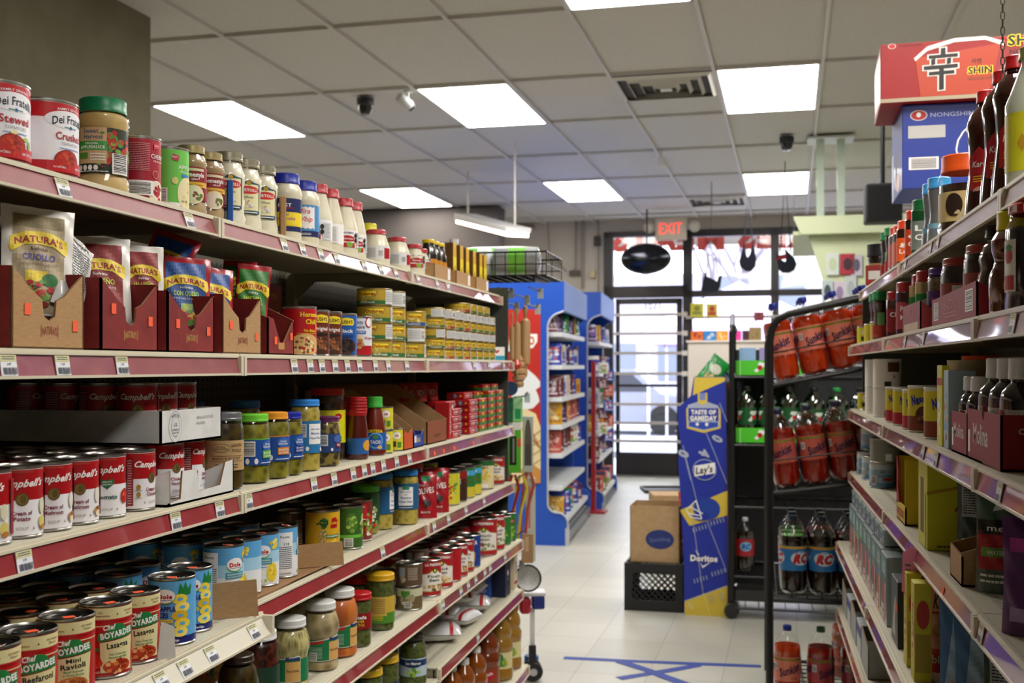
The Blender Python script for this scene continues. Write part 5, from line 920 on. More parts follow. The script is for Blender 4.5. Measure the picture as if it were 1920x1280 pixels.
K_ytall = carton(.06, .06, .16, M('#d8cf3c', .45), {'front': [('blobs', 0, .06, .02, .04, 12, .01, [RED, YEL, WHITE], 3), ('r', -.03, .12, .03, .135, RED)], 'left': [('blobs', 0, .07, .02, .04, 12, .01, [RED, YEL, LBLUE], 5)]}); K_bltall = carton(.05, .05, .15, M('#a8c0cc', .45), {'front': [('blobs', 0, .06, .02, .05, 14, .008, [YEL, WHITE, LBLUE, TOM[1]], 3)]})
K_wtub = can(.042, .09, [(.004, .086, WHITE)], [('r', -.02, .05, .02, .08, BRN_[0]), ('t', 'b', 0, .03, .012, RED, {}), ('r', -.03, .0, -.01, .02, BLACK)], body=WHITE, name='powder_tub', cat='tub')
K_mol = jar([(.03, 0), (.033, .004), (.033, .10), (.03, .115), (.017, .13), (.016, .14)], (.021, .134, .168, M('#dcdee0', .4)), (.033, [(.028, .088, M('#d8d8da', .42))]), [('p', [(-.03, .05), (-.012, .05), (-.008, .068), (-.018, .088), (-.036, .088)], M('#a81420', .42)), ('r', .01, .03, .04, .088, WHITE), ('lines', .014, .034, .02, .05, 12, BLACK), ('bar', -.008, .04, .012, .04, 29)], M('#120a08', .12, coat=1), .13, solid=True, name='vanilla_bottle', cat='bottle')
K_mols = jar([(.024, 0), (.027, .004), (.027, .085), (.022, .10), (.017, .106), (.016, .115)], (.02, .11, .136, M('#dcdee0', .4)), (.027, [(.022, .075, M('#d8d8da', .42))]), [('p', [(-.02, .024), (-.004, .024), (-.004, .05), (-.014, .074), (-.028, .074)], M('#a81420', .42)), ('t', 'Molina', .01, .055, .009, GREEN, {'w': .026}), ('r', -.006, .026, .03, .038, M('#1f5a34', .42))], M('#120a08', .12, coat=1), .108, solid=True, name='vanilla_bottle', cat='bottle')
MOR = M('#8e1018', .6, name='red_vanilla_case')
K_molt = tray(.27, .15, .085, .085, MOR, KRAFTIN, [(1, 1), (.1, 1), (.06, .85), (-.02, .85), (-.06, 1), (-1, 1)], [('t', 'Molina', -.02, .03, .035, M('#d8c8c8', .6), {'w': .12}), ('r', -.125, .012, -.108, .05, WHITE)]); K_molt2 = tray(.16, .14, .075, .075, MOR, KRAFTIN, [(1, 1), (-1, 1)], [('t', 'Molina', .0, .03, .026, M('#d8c8c8', .6), {'w': .10}), ('r', -.07, .012, -.055, .045, WHITE)])
K_molt.parts[0][1].name = 'tray_body_red'; _l = MB(); _l.decal([('t', 'Case Qty', -.02, .056, .009, M('#d8c8c8', .6), {'w': .06}), ('r', -.02, .008, .06, .04, M('#c0c4c8', .6))], face('right', .27, .15, .085)); K_molt.parts.append(('side_label', _l.done('side_label'), None))
K_milk = can(.038, .082, [(.004, .078, M('#9ab8cc', .42)), (.06, .078, M('#c8d4dc', .42)), (.004, .018, M('#5a94bc', .42))], [('t', 'La', -.01, .05, .012, M('#2a4a9a', .45), {'sh': .3}), ('t', 'Lechera', 0, .036, .01, M('#2a4a9a', .45), {'w': .045, 'sh': .3}), ('r', -.01, .024, .02, .034, M('#b83a3a', .45)), ('bar', -.05, .01, .02, .03, 31)], body=TIN, name='milk_can'); K_milk2 = can(.046, .078, [(.004, .074, M('#8a8a82', .42))], [('t', 'Nestle', 0, .05, .008, M('#6a3a2a', .45), {'w': .04}), ('r', -.03, .008, -.01, .03, WHITE)], body=TIN, name='milk_can')
AY = M('#d8b81c', .5)
def atole():
 w_, d_, h_ = .17, .20, .16; b = MB(); b.box(-w_ / 2, -d_ / 2, 0, w_ / 2, d_ / 2, .004, AY); b.box(-w_ / 2, -d_ / 2, 0, -w_ / 2 + .004, d_ / 2, h_, AY); b.box(w_ / 2 - .004, -d_ / 2, 0, w_ / 2, d_ / 2, h_, AY); b.box(-w_ / 2, d_ / 2 - .004, 0, w_ / 2, d_ / 2, h_, BRN_[3]); b.box(-w_ / 2, -d_ / 2, 0, w_ / 2, -d_ / 2 + .004, .045, AY)
 b.decal([('p', [(-.1, .07), (-.06, .075), (-.05, .11), (-.062, .152), (-.098, .155)], RED)], lambda u, v, o: (-w_ / 2 - o, -(u + .075), v)); b.decal([('t', 'Atole', 0, .0, .013, WHITE, {'w': .05, 'rot': -1.57})], lambda u, v, o: (-w_ / 2 - o, -u, v + .115), base=.001)
 f = MB(); f.prism([(-w_ / 2, .04), (-w_ / 2 + .055, .045), (-w_ / 2 + .02, .09), (-w_ / 2 + .03, .13), (-w_ / 2 + .012, h_), (-w_ / 2, h_)], .004, RED, Matrix.Translation((0, -d_ / 2 + .002, 0))); f.decal([('t', 'MAIZENA', 0, .014, .02, M('#b02a14', .5), {'w': .13, 'b': .03}), ('t', 'Atole', 0, .0, .001, RED, {})], face('front', w_, d_, h_), base=.001)
 return Kind('display_tray', [('tray_body', b.done('tray_body'), None), ('front_panel', f.done('front_panel'), None)], 'cardboard tray', d_ / 2)
K_atole = atole(); K_atole.w, K_atole.d = .17, .20
YB = M('#c8c41c', .5, name='yellow_card_case')
K_ycase = carton(.13, .22, .185, YB, {'front': [('r', -.03, .03, .02, .15, M('#6a4a24', .6)), ('r', .04, .0, .05, .12, BLACK)], 'right': [('p', [(-.11, .125), (0, .148), (.11, .14), (.11, .133), (0, .141), (-.11, .118)], M('#a88a18', .5)), ('t', 'ATOLE', .005, .085, .035, M('#8e1c14', .5), {'w': .12, 'sh': .2}), ('lines', -.09, .006, .06, .006, 1, BLACK)]}, bev=.002)
K_ktray = tray(.12, .16, .06, .085, KRAFT, KRAFTIN, [(1, .9), (-1, 1)])
GP = M('#1a3a2a', .3, coat=.5)
K_gbag = pouch(.09, .205, .04, GP, [('r', -.036, .09, .030, .19, M('#a8b0b4', .45)), ('lines', -.033, .095, .06, .09, 18, BLACK), ('lines', -.035, .02, .07, .03, 3, M('#a8c8b0', .45))]); K_melon = pouch(.095, .20, .045, M('#3a5a44', .25, coat=.8), [('r', -.045, .04, .045, .12, M('#a81c24', .42)), ('r', -.045, .1, .05, .125, BLACK), ('t', 'melon', .0, .106, .011, WHITE, {'w': .06}), ('r', -.04, .062, .045, .078, M('#6a9a3c', .42)), ('t', 'WATERMELON', 0, .066, .007, WHITE, {'w': .06}), ('lines', -.04, .015, .08, .02, 2, WHITE), ('p', [(-.02, .14), (.0, .19), (.02, .15)], M('#c8d0cc', .2, 0, 1))]); K_purpb = pouch(.12, .17, .045, M('#5a2a6a', .3, coat=.5), [('e', .0, .1, .03, .03, M('#b8d02c', .42)), ('r', -.05, .12, .05, .14, M('#b83a9a', .42)), ('r', -.05, .02, .05, .04, M('#a88ac0', .42))])
K_hib = pouch(.095, .215, .05, M('#a01820', .28, coat=.8), [('p', [(-.025, .05), (.034, .05), (.04, .17), (-.02, .185), (-.035, .1)], M('#c88a88', .4)), ('t', 'KLASS', .008, .135, .03, BLACK, {'w': .05, 'sh': .3, 'b': .03}), ('lines', -.02, .12, .045, .01, 1, RED), ('e', .0, .09, .018, .016, M('#8e6a60', .42)), ('t', 'hibiscus', .0, .02, .018, M('#e8d8d0', .42), {'w': .075})]); K_hib2 = pouch(.10, .21, .045, M('#3a6a9a', .3, coat=.6), [('p', [(-.04, .04), (.03, .04), (.03, .2), (-.02, .2)], M('#9ab8d0', .42)), ('e', 0, .04, .03, .02, M('#c8a878', .42))])
K_ybox2 = carton(.05, .035, .205, M('#c8bc2c', .5), {'front': [('blobs', 0, .11, .018, .07, 22, .009, [M('#b83a2c', .45), M('#a8a020', .45), M('#d8b0a0', .45)], 4)], 'right': [('r', -.015, .02, .015, .1, M('#a8922c', .45)), ('e', 0, .14, .013, .03, M('#b83a2c', .45))]}); K_blbox = carton(.12, .09, .155, M('#201e20', .4), {'front': [('p', [(-.04, .02), (.0, .1), (.03, .12), (.01, .05), (.02, .02)], M('#a8a49c', .42)), ('r', .03, .08, .045, .1, ORANGE)], 'left': [('r', -.03, .01, .03, .12, M('#4a4a4c', .42))]}, bev=.0015)
def gift(h, w_, c, seed):
 b = MB(); b.cbox(-w_ / 2, -.03, 0, w_ / 2, .03, h, M('#9aa8a8', .35, coat=.8), .002); b.decal([('r', -w_ * .3, h * .02, w_ * .2, h * .55, M(c, .4)), ('r', -w_ * .2, h * .05, -w_ * .02, h * .14, WHITE), ('r', -w_ * .2, h * .17, -w_ * .02, h * .26, WHITE), ('r', -w_ * .45, h * .7, w_ * .45, h * .95, M('#6a9a94', .4)), ('bar', -w_ * .1, h * .74, w_ * .3, h * .14, seed), ('r', w_ * .25, h * .1, w_ * .4, h * .6, M('#c8c8c0', .4))], face('front', w_, .06, h)); b.decal([('r', -.02, h * .1, .02, h * .6, M(c, .4)), ('r', -.028, h * .7, .028, h * .95, M('#6a9a94', .4)), ('r', .0, h * .4, .02, h * .46, ORANGE)], face('left', w_, .06, h))
 return Kind('wrapped_pack', [('pack', b.done('pack'))], 'wrapped pack', .03)
K_gift = gift(.175, .12, '#a81c20', 33); K_gift2 = gift(.044, .11, '#3a5a8a', 35); K_gift3 = gift(.178, .12, '#b85a3a', 37)
for k_ in (K_gift, K_gift2, K_gift3): k_.w, k_.d = .12, .06
K_wbox = carton(.14, .10, .10, M('#b8bcc0', .5), {'front': [('r', -.07, .06, .07, .09, M('#2a3a8a', .5))], 'left': [('e', 0, .05, .03, .03, M('#6a7ab0', .5))]}); K_gbox = tray(.2, .2, .11, .11, M('#9a9c98', .6), KRAFTIN, [(1, .8), (-1, 1)])
# 2-litre bottles
def soda(liq, capc, lab, items, name='soda_bottle'):
 r, h = .054, .31; b = MB(); prof = [(0, .004), (.02, .002), (.034, 0), (.050, .012), (.0535, .035), (.0535, .09), (.0525, .094), (.0525, .195), (.054, .2), (.053, .222), (.044, .248), (.026, .272), (.0155, .284), (.0145, .3)]
 c = MB(); seg = 30; vs_prof = [(a * .97, z) for a, z in prof if z <= .23] + [(.048, .232), (0, .232)]
 c.lathe(vs_prof, liq, seg)
 for i, p in enumerate(c.v):   # petal feet
  if p[2] < .03 and math.hypot(p[0], p[1]) > .01:
   a = math.atan2(p[1], p[0]); c.v[i] = (p[0], p[1], p[2] + .007 * (.5 + .5 * math.cos(5 * a)) * (1 - p[2] / .03))
 g = MB(); g.lathe(prof, CLEAR if liq.name.find('green') < 0 else glass('green_plastic', '#2f9a4a', .2), seg)
 l = MB(); l.lathe([(.0165, .288), (.017, .29), (.017, .305), (.0155, .308), (0, .308)], M(capc, .4), 20)
 L = MB(); L.lathe([(.0532, .096), (.0532, .192)], lab, 36); L.decal(items, cyl(.0534), .008, base=.0006)
 return Kind(name, [('liquid', c.done('liquid'), None), ('plastic_shell', g.done('plastic_shell'), None), ('cap', l.done('cap'), None), ('label', L.done('label'), None)], 'soda bottle', .054)
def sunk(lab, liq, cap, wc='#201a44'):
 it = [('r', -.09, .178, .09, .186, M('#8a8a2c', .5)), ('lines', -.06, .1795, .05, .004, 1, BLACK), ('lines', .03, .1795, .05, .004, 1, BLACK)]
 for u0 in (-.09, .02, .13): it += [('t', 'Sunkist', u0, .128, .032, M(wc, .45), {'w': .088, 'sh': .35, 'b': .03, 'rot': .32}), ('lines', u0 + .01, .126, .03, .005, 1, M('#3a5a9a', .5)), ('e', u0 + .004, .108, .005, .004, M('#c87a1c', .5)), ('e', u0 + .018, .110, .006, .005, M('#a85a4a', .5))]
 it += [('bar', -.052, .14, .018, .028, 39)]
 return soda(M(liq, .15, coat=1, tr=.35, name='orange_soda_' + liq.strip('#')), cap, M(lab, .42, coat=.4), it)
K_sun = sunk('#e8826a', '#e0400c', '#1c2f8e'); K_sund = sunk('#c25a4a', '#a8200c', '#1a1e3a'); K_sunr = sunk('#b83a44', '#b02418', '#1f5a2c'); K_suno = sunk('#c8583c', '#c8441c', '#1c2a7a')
RCB = M('#2a78b8', .4, coat=.4)
K_rc = soda(M('#120a08', .1, coat=1, name='cola'), '#16263e', RCB, sum([[('e', u0, .145, .042, .028, M('#c8d8e0', .42)), ('t', 'RC', u0, .128, .034, M('#b8202a', .42), {'w': .07, 'sh': .3, 'b': .08}), ('t', 'Me and My', u0, .166, .008, M('#2a5a9a', .42), {'w': .05})] for u0 in (-.085, .025, .13)], []) + [('r', -.16, .182, .16, .191, M('#d8b82c', .5)), ('lines', -.08, .183, .16, .006, 1, RED)])
K_rcd = soda(M('#120a08', .1, coat=1, name='cola'), '#c8ccd0', M('#a81c24', .4, coat=.4), [('e', 0, .15, .034, .026, M('#7ab0d8', .42)), ('t', 'RC', 0, .138, .026, M('#1f4f9a', .42), {'w': .05, 'sh': .3, 'b': .06})])
K_7up = soda(M('#0f6a30', .12, coat=1, tr=.3, name='green_soda'), '#15130f', M('#14522a', .4, coat=.4), sum([[('t', '7', u0, .12, .05, M('#d8e4d8', .42), {'b': .08, 'sh': .3}), ('e', u0 + .004, .138, .013, .013, M('#c8281c', .42))] for u0 in (-.07, .02, .1)], [])); K_7up2 = soda(M('#0f6a30', .12, coat=1, tr=.3, name='green_soda'), '#1f9a44', M('#14522a', .4, coat=.4), [])
# ================================================================ goods on the left run
SH = dict(A=(XA, ZA), B=(XB, ZB), C=(XC, ZC), D=(XC, ZD), D1=(-.915, ZD), E=(XE, ZE), F=(XE, ZF), E2=(XE, ZF - .03), G=(-.90, ZG))
ORD = ['first', 'second', 'third', 'fourth', 'fifth', 'sixth', 'seventh', 'eighth', 'ninth', 'tenth', 'eleventh', 'twelfth', 'thirteenth', 'fourteenth', 'fifteenth', 'sixteenth']
def usil(X, Y, r, s):
 th = math.atan2(X * CA + Y * SA, -X * SA + Y * CA); D = math.hypot(X, Y); return CX + F * math.tan(th + s * math.asin(min(.9, r / D)))
def ysolve(X, r, u, s):   # Y at which the thing's silhouette edge (s=+1 right, -1 left, 0 centre) sits in column u
 sg = 1 if X < 0 else -1; lo, hi = .45, 6.5
 for _ in range(40):
  m = (lo + hi) / 2; q = usil(X, m, r, s)
  if (q < u) == (sg > 0): lo = m
  else: hi = m
 return (lo + hi) / 2
def L(sh, k, u, label, phi=0, e='R', dx=0, row=0, z=0, group=None, face_x=False, tilt=None):
 xf, zz = SH[sh]; r = k.r; X = xf - .014 - r - dx
 Y = ysolve(X, r, u, {'R': 1, 'L': -1, 'c': 0}[e]); X -= row * 2.04 * r
 rz = PI / 2 + math.radians(phi) if face_x else tocam(X, Y) + math.radians(phi)
 put(k, (X, Y, zz + .0006 + z), rz, label, group, tilt); return X, Y
def behind(pts, k, n, desc, group, sh, phi=25, r=None, jit=.004, z=0, start=1):
 """rows standing behind the front row"""
 rr = random.Random(len(desc)); r = r or k.r
 for row in range(start, start + n):
  for i, (X, Y) in enumerate(pts):
   X2 = X - row * (2 * r + .003) - rr.uniform(0, jit)
   put(k, (X2, Y + rr.uniform(-.001, .001), SH[sh][1] + .0006 + z), tocam(X2, Y) + rr.uniform(-.5, .9), f'{desc}, {ORD[i]} from the left in the {ORD[row]} row', group)
# --- top shelf
L('A', K_stew, 57, 'big tomato can reading Stewed, cut off by the left edge of the picture', 38)
L('A', K_crush, 148, 'big white and red tomato can reading Crushed on the top shelf', 48)
L('A', K_apple, 244, 'applesauce jar with a green lid on the top shelf', -8)
L('A', K_cherry, 302, 'dark red cherry filling can beside the applesauce jar', 20)
L('A', K_applef, 354, 'bright green apple filling can on the top shelf', 20)
L('A', K_grav1, 389, 'gravy jar with a yellow band beside the green can', 10); L('A', K_grav2, 422, 'gravy jar with a maroon label left of the blue card strip', 22)
b = MB(); b.cbox(-.006, -.018, 0, .006, .018, .085, M('#1558a8', .5), .002); single('divider_card', b, 'bright blue upright card strip on the top shelf edge', 'card', (XA - .02, yat(431, XA - .02), ZA + .001), .5)
for i, (u, p) in enumerate(((462, 10), (493, 14), (523, 16))): L('A', K_bert, u, ['white sauce jar nearest the blue card strip', 'middle one of the three white sauce jars', 'rightmost of the three white sauce jars'][i], p, group='white sauce jars on the top shelf')
b = MB(); b.cbox(-.006, -.02, 0, .006, .02, .09, KRAFT, .002); single('divider_card', b, 'brown cardboard strip standing before the blue lidded mayonnaise', 'card', (XA - .018, yat(530, XA - .018), ZA + .001), .5)
L('A', K_mayob, 567, 'blue lidded mayonnaise jar with a yellow band', 0, dx=.0); L('A', K_mayow, 601, 'blue lidded dressing jar with a white and blue label', 0)
for i, (u, k, dx, l) in enumerate(((622, K_mct, .0, 'tall red lidded mayonnaise jar next to the blue lidded jars'), (644, K_mct, 0, 'second tall red lidded mayonnaise jar from the blue lids'), (671, K_mct2, .0, 'widest of the tall red lidded mayonnaise jars'), (687, K_mct, .02, 'last tall red lidded mayonnaise jar before the short jars'))): L('A', k, u, l, (-10, -35, 30, 25)[i], dx=dx, group='tall red lidded mayonnaise jars')
L('A', K_yelcap, 712, 'green squeeze bottle with a yellow cap behind the short jars', 0, dx=.09)
for i, (u, k, dx, l) in enumerate(((731, K_mcback, 0, 'short mayonnaise jar with a blank white label'), (769, K_mcback, -.0, 'short mayonnaise jar with a grey printed back label'), (797, K_mcs, 0, 'short mayonnaise jar with a small red label patch'), (808, K_mcs, .02, 'last short red lidded mayonnaise jar before the brown trays'))): L('A', k, u, l, (0, 10, 30, 60)[i], dx=dx, group='short red lidded mayonnaise jars')
L('A', K_mcback, 700, 'short red lidded jar half hidden behind the first short jar', 0, dx=.10); L('A', K_mcback, 742, 'short red lidded jar behind the gap between two short jars', 0, dx=.10)
def Lbox(sh, k, u0, label, dx=.012, z=0, group=None, rot=0):
 """carton or tray whose front looks to +x and whose near lower front corner is in column u0"""
 xf, zz = SH[sh]; X = xf - dx; Y0 = yat(u0, X); put(k, (X - k.d / 2, Y0 + k.w / 2, zz + .0006 + z), PI / 2 + rot, label, group); return Y0 + k.w
trk = tray(.20, .13, .05, .05, KRAFT, KRAFTIN, [(1, 1), (-1, 1)], [('r', .06, .008, .09, .045, WHITE)])
for i, u in enumerate((815, 856, 893)):
 Lbox('A', trk, u, ['nearest brown cardboard tray on the top shelf', 'middle brown cardboard tray on the top shelf', 'brown cardboard tray at the far end of the top shelf'][i], group='brown trays on the top shelf')
for i, u in enumerate((820, 829, 837)): L('A', K_hotb, u, ['dark bottle with a wide yellow cap in the nearest brown tray', 'middle yellow capped dark bottle in the brown tray', 'yellow capped dark bottle beside the yellow cartons'][i], 0, dx=.02 + .0 * i, z=.0045, group='yellow capped dark bottles')
for i, u in enumerate((853, 866, 877, 890, 902, 910)): L('A', K_yelbox, u, f'{ORD[i]} slim yellow carton in the brown trays counted from the dark bottles', 0, dx=.025, z=.0045, face_x=True, group='slim yellow cartons on the top shelf')
# --- second shelf: sauce pouches in display trays
tray_u = [(-25, K_tray_k), (190, K_tray_r), (315, K_tray_r2), (418, K_tray_k), (503, K_tray_s)]
ty_ = []
for i, (u, k) in enumerate(tray_u):
 if i == 0: xf = SH['B'][0] - .012; Y1 = yat(157, xf); u = CX + F * ((xf * CA + (Y1 - k.w) * SA) / (-xf * SA + (Y1 - k.w) * CA))
 Y1 = Lbox('B', k, u, ['brown cardboard tray of pouches at the left end of the second shelf', 'dark red tray holding the white edged red pouches', 'dark red tray holding the blue pouches', 'brown cardboard tray holding the green pouches', 'small empty dark red tray beside the chili can'][i], group='sauce pouch display trays'); ty_.append(Y1 - k.w / 2)
def pch(k, u, z, dep, label, yaw=0, lean=0, roll=0):
 X = XB - .012 - dep; Y = yat(u, X); rz = tocam(X, Y) + math.radians(yaw)
 o = put(k, (X, Y, ZB + z), 0, label, 'sauce pouches in the second shelf trays'); o.rotation_euler = (Matrix.Rotation(rz, 3, 'Z') @ Matrix.Rotation(math.radians(-lean), 3, 'X') @ Matrix.Rotation(math.radians(roll), 3, 'Y')).to_euler()
pch(K_criollo, 66, .050, .055, 'white edged pouch with a wood grain label reading Criollo', 14, 6, 4)
pch(K_pback, 120, .055, .024, 'pouch turned back to front showing grey small print', 50, 10, 33)
pch(K_jal, 188, .030, .075, 'white edged red pouch reading Jalapeno half behind the turned pouch', 12, 8, 1)
pch(K_jal2, 268, .038, .055, 'narrow white edged red pouch with a yellow bowl', 12, 5, 1)
pch(K_queso, 279, .085, .13, 'blue and red pouch standing tallest behind the narrow red pouch', -20, 8, 18)
pch(K_queso, 345, .032, .055, 'front blue and red pouch reading Con Queso', 12, 5, 3)
pch(K_queso, 393, .026, .072, 'second blue and red pouch close behind the front one', 22, 6, 5)
pch(K_queso, 366, .055, .13, 'back blue and red pouch whose red corner sticks up', -5, 8, -20)
pch(K_norte, 437, .045, .085, 'green and red pouch at the left of the brown tray', -10, 6, 4)
pch(K_norte, 466, .036, .05, 'front green and red pouch leaning in the brown tray', 8, 4, 6)
L('B', K_chili, 524, 'red chili can behind the empty dark red tray', 10, dx=.19); L('B', K_chili, 595, 'red chili can reading No Beans on the second shelf', 22)
hb_ = carton(.15, .08, .19, M('#7a1216', .5), {'front': [('t', 'Ho', .03, .15, .02, M('#b07030', .5), {}), ('blobs', .03, .03, .03, .03, 12, .008, [TAN_[3], TOM[2]], 3)], 'left': [('t', 'Horm', .02, .155, .02, M('#b07030', .5), {'w': .05}), ('blobs', .0, .03, .04, .03, 22, .008, [TAN_[3], TOM[2]], 3)]})
xf = XB - .30; put(hb_, (xf, yat(478, xf), ZB + .001), PI / 2, 'tall dark red carton standing at the back behind the green pouches', None)
for i, (u, k, p) in enumerate(((616, K_bush1, 30), (641, K_bush1, 30), (669, K_bush2, 18), (697, K_dinty, 12))): L('B', k, u, ['first brown baked bean can beside the chili can', 'second brown baked bean can beside the blue can', 'blue black bean can on the second shelf', 'white and blue stew can beside the gold lidded stacks'][i], p)
def stack(sh, k, u, n, h, desc, top=None, phis=(0,), dx=0, e='R', group=None, step=None, kinds=None):
 for i in range(n): L(sh, (kinds[i] if kinds else k), u, f'{desc}, ' + (['bottom one', 'second one up', 'third one up', 'fourth one up', 'fifth one up', 'sixth one up', 'seventh one up', 'eighth one up'][i]), phis[i % len(phis)], dx=dx, z=i * h, e=e, group=group)
stack('B', K_dol, 735, 4, .0473, 'gold vegetable tin in the stack beside the stew can', phis=(20, -25, 0, -25), group='stacked gold vegetable tins')
stack('B', K_dol, 760, 4, .0473, 'gold vegetable tin in the second stack', phis=(10, 30, 25, -60), group='stacked gold vegetable tins')
stack('B', K_dol, 771, 4, .0473, 'gold vegetable tin in the half hidden third stack', phis=(10, 30, 25, 0), group='stacked gold vegetable tins', dx=.06)
stack('B', K_dol, 798, 3, .0473, 'gold vegetable tin in the stack topped by a blue one', kinds=[K_dol, K_dol, K_dolb], phis=(0, -70, 15), group='stacked gold vegetable tins')
i = 0
for u, n, kk, dx in ((834, 5, K_dols, 0), (853, 5, K_dols2, 0), (869, 5, K_dols, 0), (884, 6, K_dols2, 0), (895, 6, K_dols, 0.0), (906, 6, K_dols, 0), (917, 6, K_dols, 0), (927, 5, K_dols, .0)):
 stack('B', kk, u, n, .0328, f'small gold tin in the {ORD[i]} low stack', phis=(10, 25, -40, 15, -60), group='low stacks of small gold tins', dx=dx); i += 1
stack('B', K_dols3, 812, 3, .0328, 'small blue banded tin squeezed before the low stacks', dx=.05, phis=(-60, 10), group='blue banded small tins'); stack('B', K_dols3, 940, 5, .0328, 'small blue banded tin in the nearer end stack', dx=.05, phis=(5, 20), group='blue banded small tins'); stack('B', K_dols3, 951, 4, .0328, 'small blue banded tin in the farthest stack', dx=.03, phis=(5, -60), group='blue banded small tins')
put(K_cherrybox, (XB - .068, yat(939, XB - .02), ZB + .001), PI / 2 - .9, 'white carton with red fruit and a blue base ending the second shelf')
# --- third shelf: soup
SG = 'red and white soup cans of the front row'
front = []
for i, (u, k, p, dx, l) in enumerate(((30, S_pot, -10, 0, 'soup can cut off by the left edge of the picture'), (84, S_pot, 10, 0, 'cream of potato soup can nearest the camera'), (131, S_mush, 14, .0, 'soup can squeezed next to the cream of potato can'), (180, S_mush, 10, .0, 'cream of mushroom soup can beside the tomato soup'),
  (236, S_tom, 8, 0, 'tomato soup can with a green heart'), (291, S_chk, 55, 0, 'soup can turned so its name runs off the right side'), (300, S_chk, 28, .065, 'soup can half hidden behind the turned one'), (345, S_nood, 38, .024, 'soup can at the left in the white card tray'), (386, S_nood, 75, .028, 'middle soup can in the white card tray'), (412, S_nood, 25, .030, 'chicken soup can at the right in the white card tray'))):
 q = L('C', k, u, 'red and white ' + l, p, dx=dx + (.004 if i < 6 else 0), z=.004 if i > 6 else 0, group=SG)
 if i in (1, 3, 4, 5): front.append(q)
 if i == 0: front.insert(0, q)
front += [(front[-1][0], front[-1][1] + .0675 * j) for j in (1, 2, 3)]
for row in (1, 2, 3):
 for i, (X, Y) in enumerate(front):
  if row == 1 and i in (1, ): continue
  if i >= 5 and row == 1: continue
  X2 = X - row * .068 - .004 * (i % 2); Y2 = Y + (.0 if i < 5 else 0)
  put(S_mush if (i + row) % 2 else S_chk, (X2, Y2, ZC + .0006), tocam(X2, Y2) + .5 * ((i * 7 + row) % 3), f'soup can in the {ORD[row]} row back, {ORD[i]} from the left', 'soup cans behind the front row')
# white case on top of the cans, open case below
Yc0, Yc1 = yat(302, XC - .02), yat(415, XC - .02)
wt = tray(Yc1 - Yc0, .34, .058, .058, WCARD, WCARD, [(1, 1), (-1, 1)], [('e', -.062, .029, .0225, .027, INK), ('e', -.062, .029, .0218, .0262, WCARD), ('e', -.062, .029, .0145, .0175, INK), ('e', -.062, .029, .0138, .0168, WCARD), ('t', 'INSPECTED', -.062, .0475, .0045, INK, {'w': .026, 'arc': 22}), ('t', 'U.S.', -.062, .030, .006, INK, {'w': .013, 'b': .03}), ('t', 'DEPARTMENT OF', -.062, .0225, .003, INK, {'w': .025}), ('t', 'AGRICULTURE', -.062, .0175, .003, INK, {'w': .022}), ('t', 'P-4', -.062, .0105, .0035, INK, {}), ('t', 'BULLS 20 OCT 1871', .045, .040, .005, GREY, {'w': .06}), ('t', 'RBA-CHANDL', .028, .030, .005, GREY, {'w': .032})], name='soup_case', cat='cardboard case')
zt = .1055
put(wt, (XC - .02 - .17, (Yc0 + Yc1) / 2, ZC + zt), PI / 2, 'white cardboard case stamped with a round seal lying on the soup cans')
for r_ in range(4):
 for c_ in range(3):
  X2 = XC - .085 - .072 * r_; Y2 = Yc0 + .0372 + .0674 * c_
  put(S_chk if (r_ + c_) % 2 else S_nood, (X2, Y2, ZC + zt + .0045), tocam(X2, Y2) + .4 * ((r_ * 5 + c_) % 4), f'shaded soup can in the upper white case, {ORD[r_]} row back, {ORD[c_]} from the left', 'soup cans in the upper white case')
wt2 = tray(Yc1 - Yc0 + .02, .16, .062, .03, WCARD, WCARD, [(1, 1.0), (.72, .95), (.55, .30), (-.12, .26), (-.2, .9), (-.62, .92), (-.68, .15), (-1, .1)], name='soup_case', cat='cardboard case')
put(wt2, (XC - .008 - .08, (Yc0 + Yc1) / 2 + .016, ZC + .001), PI / 2, 'torn open white card tray holding three soup cans')
# jars
PJ = 'pickle and pepper jars on the third shelf'
for u, k, p, l, dx in ((457, K_garden, 5, 'dark pickle jar with a kraft paper label and a grey lid', 0), (506, K_pgreen, 30, 'pickle jar with a light green lid', .0), (543, K_porange, 12, 'pickle jar with an orange lid', 0), (568, K_pnavy, 22, 'pickle jar with a navy blue lid', 0), (601, K_pblue, 25, 'tall pepper jar with a light blue lid', 0), (638, K_purple, 25, 'short relish jar with a purple lid', 0), (661, K_tursu, 0, 'tall dark pickle jar with a red lid and a yellow label', .03)):
 L('C', k, u, l, p, dx=dx)
L('C', K_pgreen, 440, 'pickle jar with a light green lid standing in the second row', 10, row=1, dx=.02); L('C', K_porange, 490, 'pickle jar with an orange lid in the second row', 10, row=1, dx=.04); L('C', K_pblue, 548, 'tall pepper jar with a blue lid in the second row', 20, row=1, dx=.02); L('C', K_pblue, 510, 'tall pepper jar with a blue lid in the third row', 20, row=2, dx=.03)
L('C', K_hots, 691, 'red capped dark red sauce bottle with a twist of red rings', 60); L('C', K_taco, 724, 'taco sauce bottle with a green cap and a blue round label', 4)
L('C', K_hots, 668, 'red capped sauce bottle mostly hidden behind the tall dark pickle jar', 60, dx=.05)
for i, (u, n) in enumerate(((737, 1), (757, 2))):
 stack('C', K_ytin, u, 2 if i == 0 else 1, .0645, ['small yellow tin nearest the taco sauce', 'small yellow tin beside the orange tray'][i], phis=(10,), group='small yellow tins')
Lbox('C', K_traybig, 757, 'tall orange edged cardboard display tray on the third shelf'); Lbox('C', K_traybl, 776, 'low blue card tray with yellow letters between the two tall trays', .014); Lbox('C', K_trayb2, 801, 'tall brown cardboard display tray beside the red tins', .014)
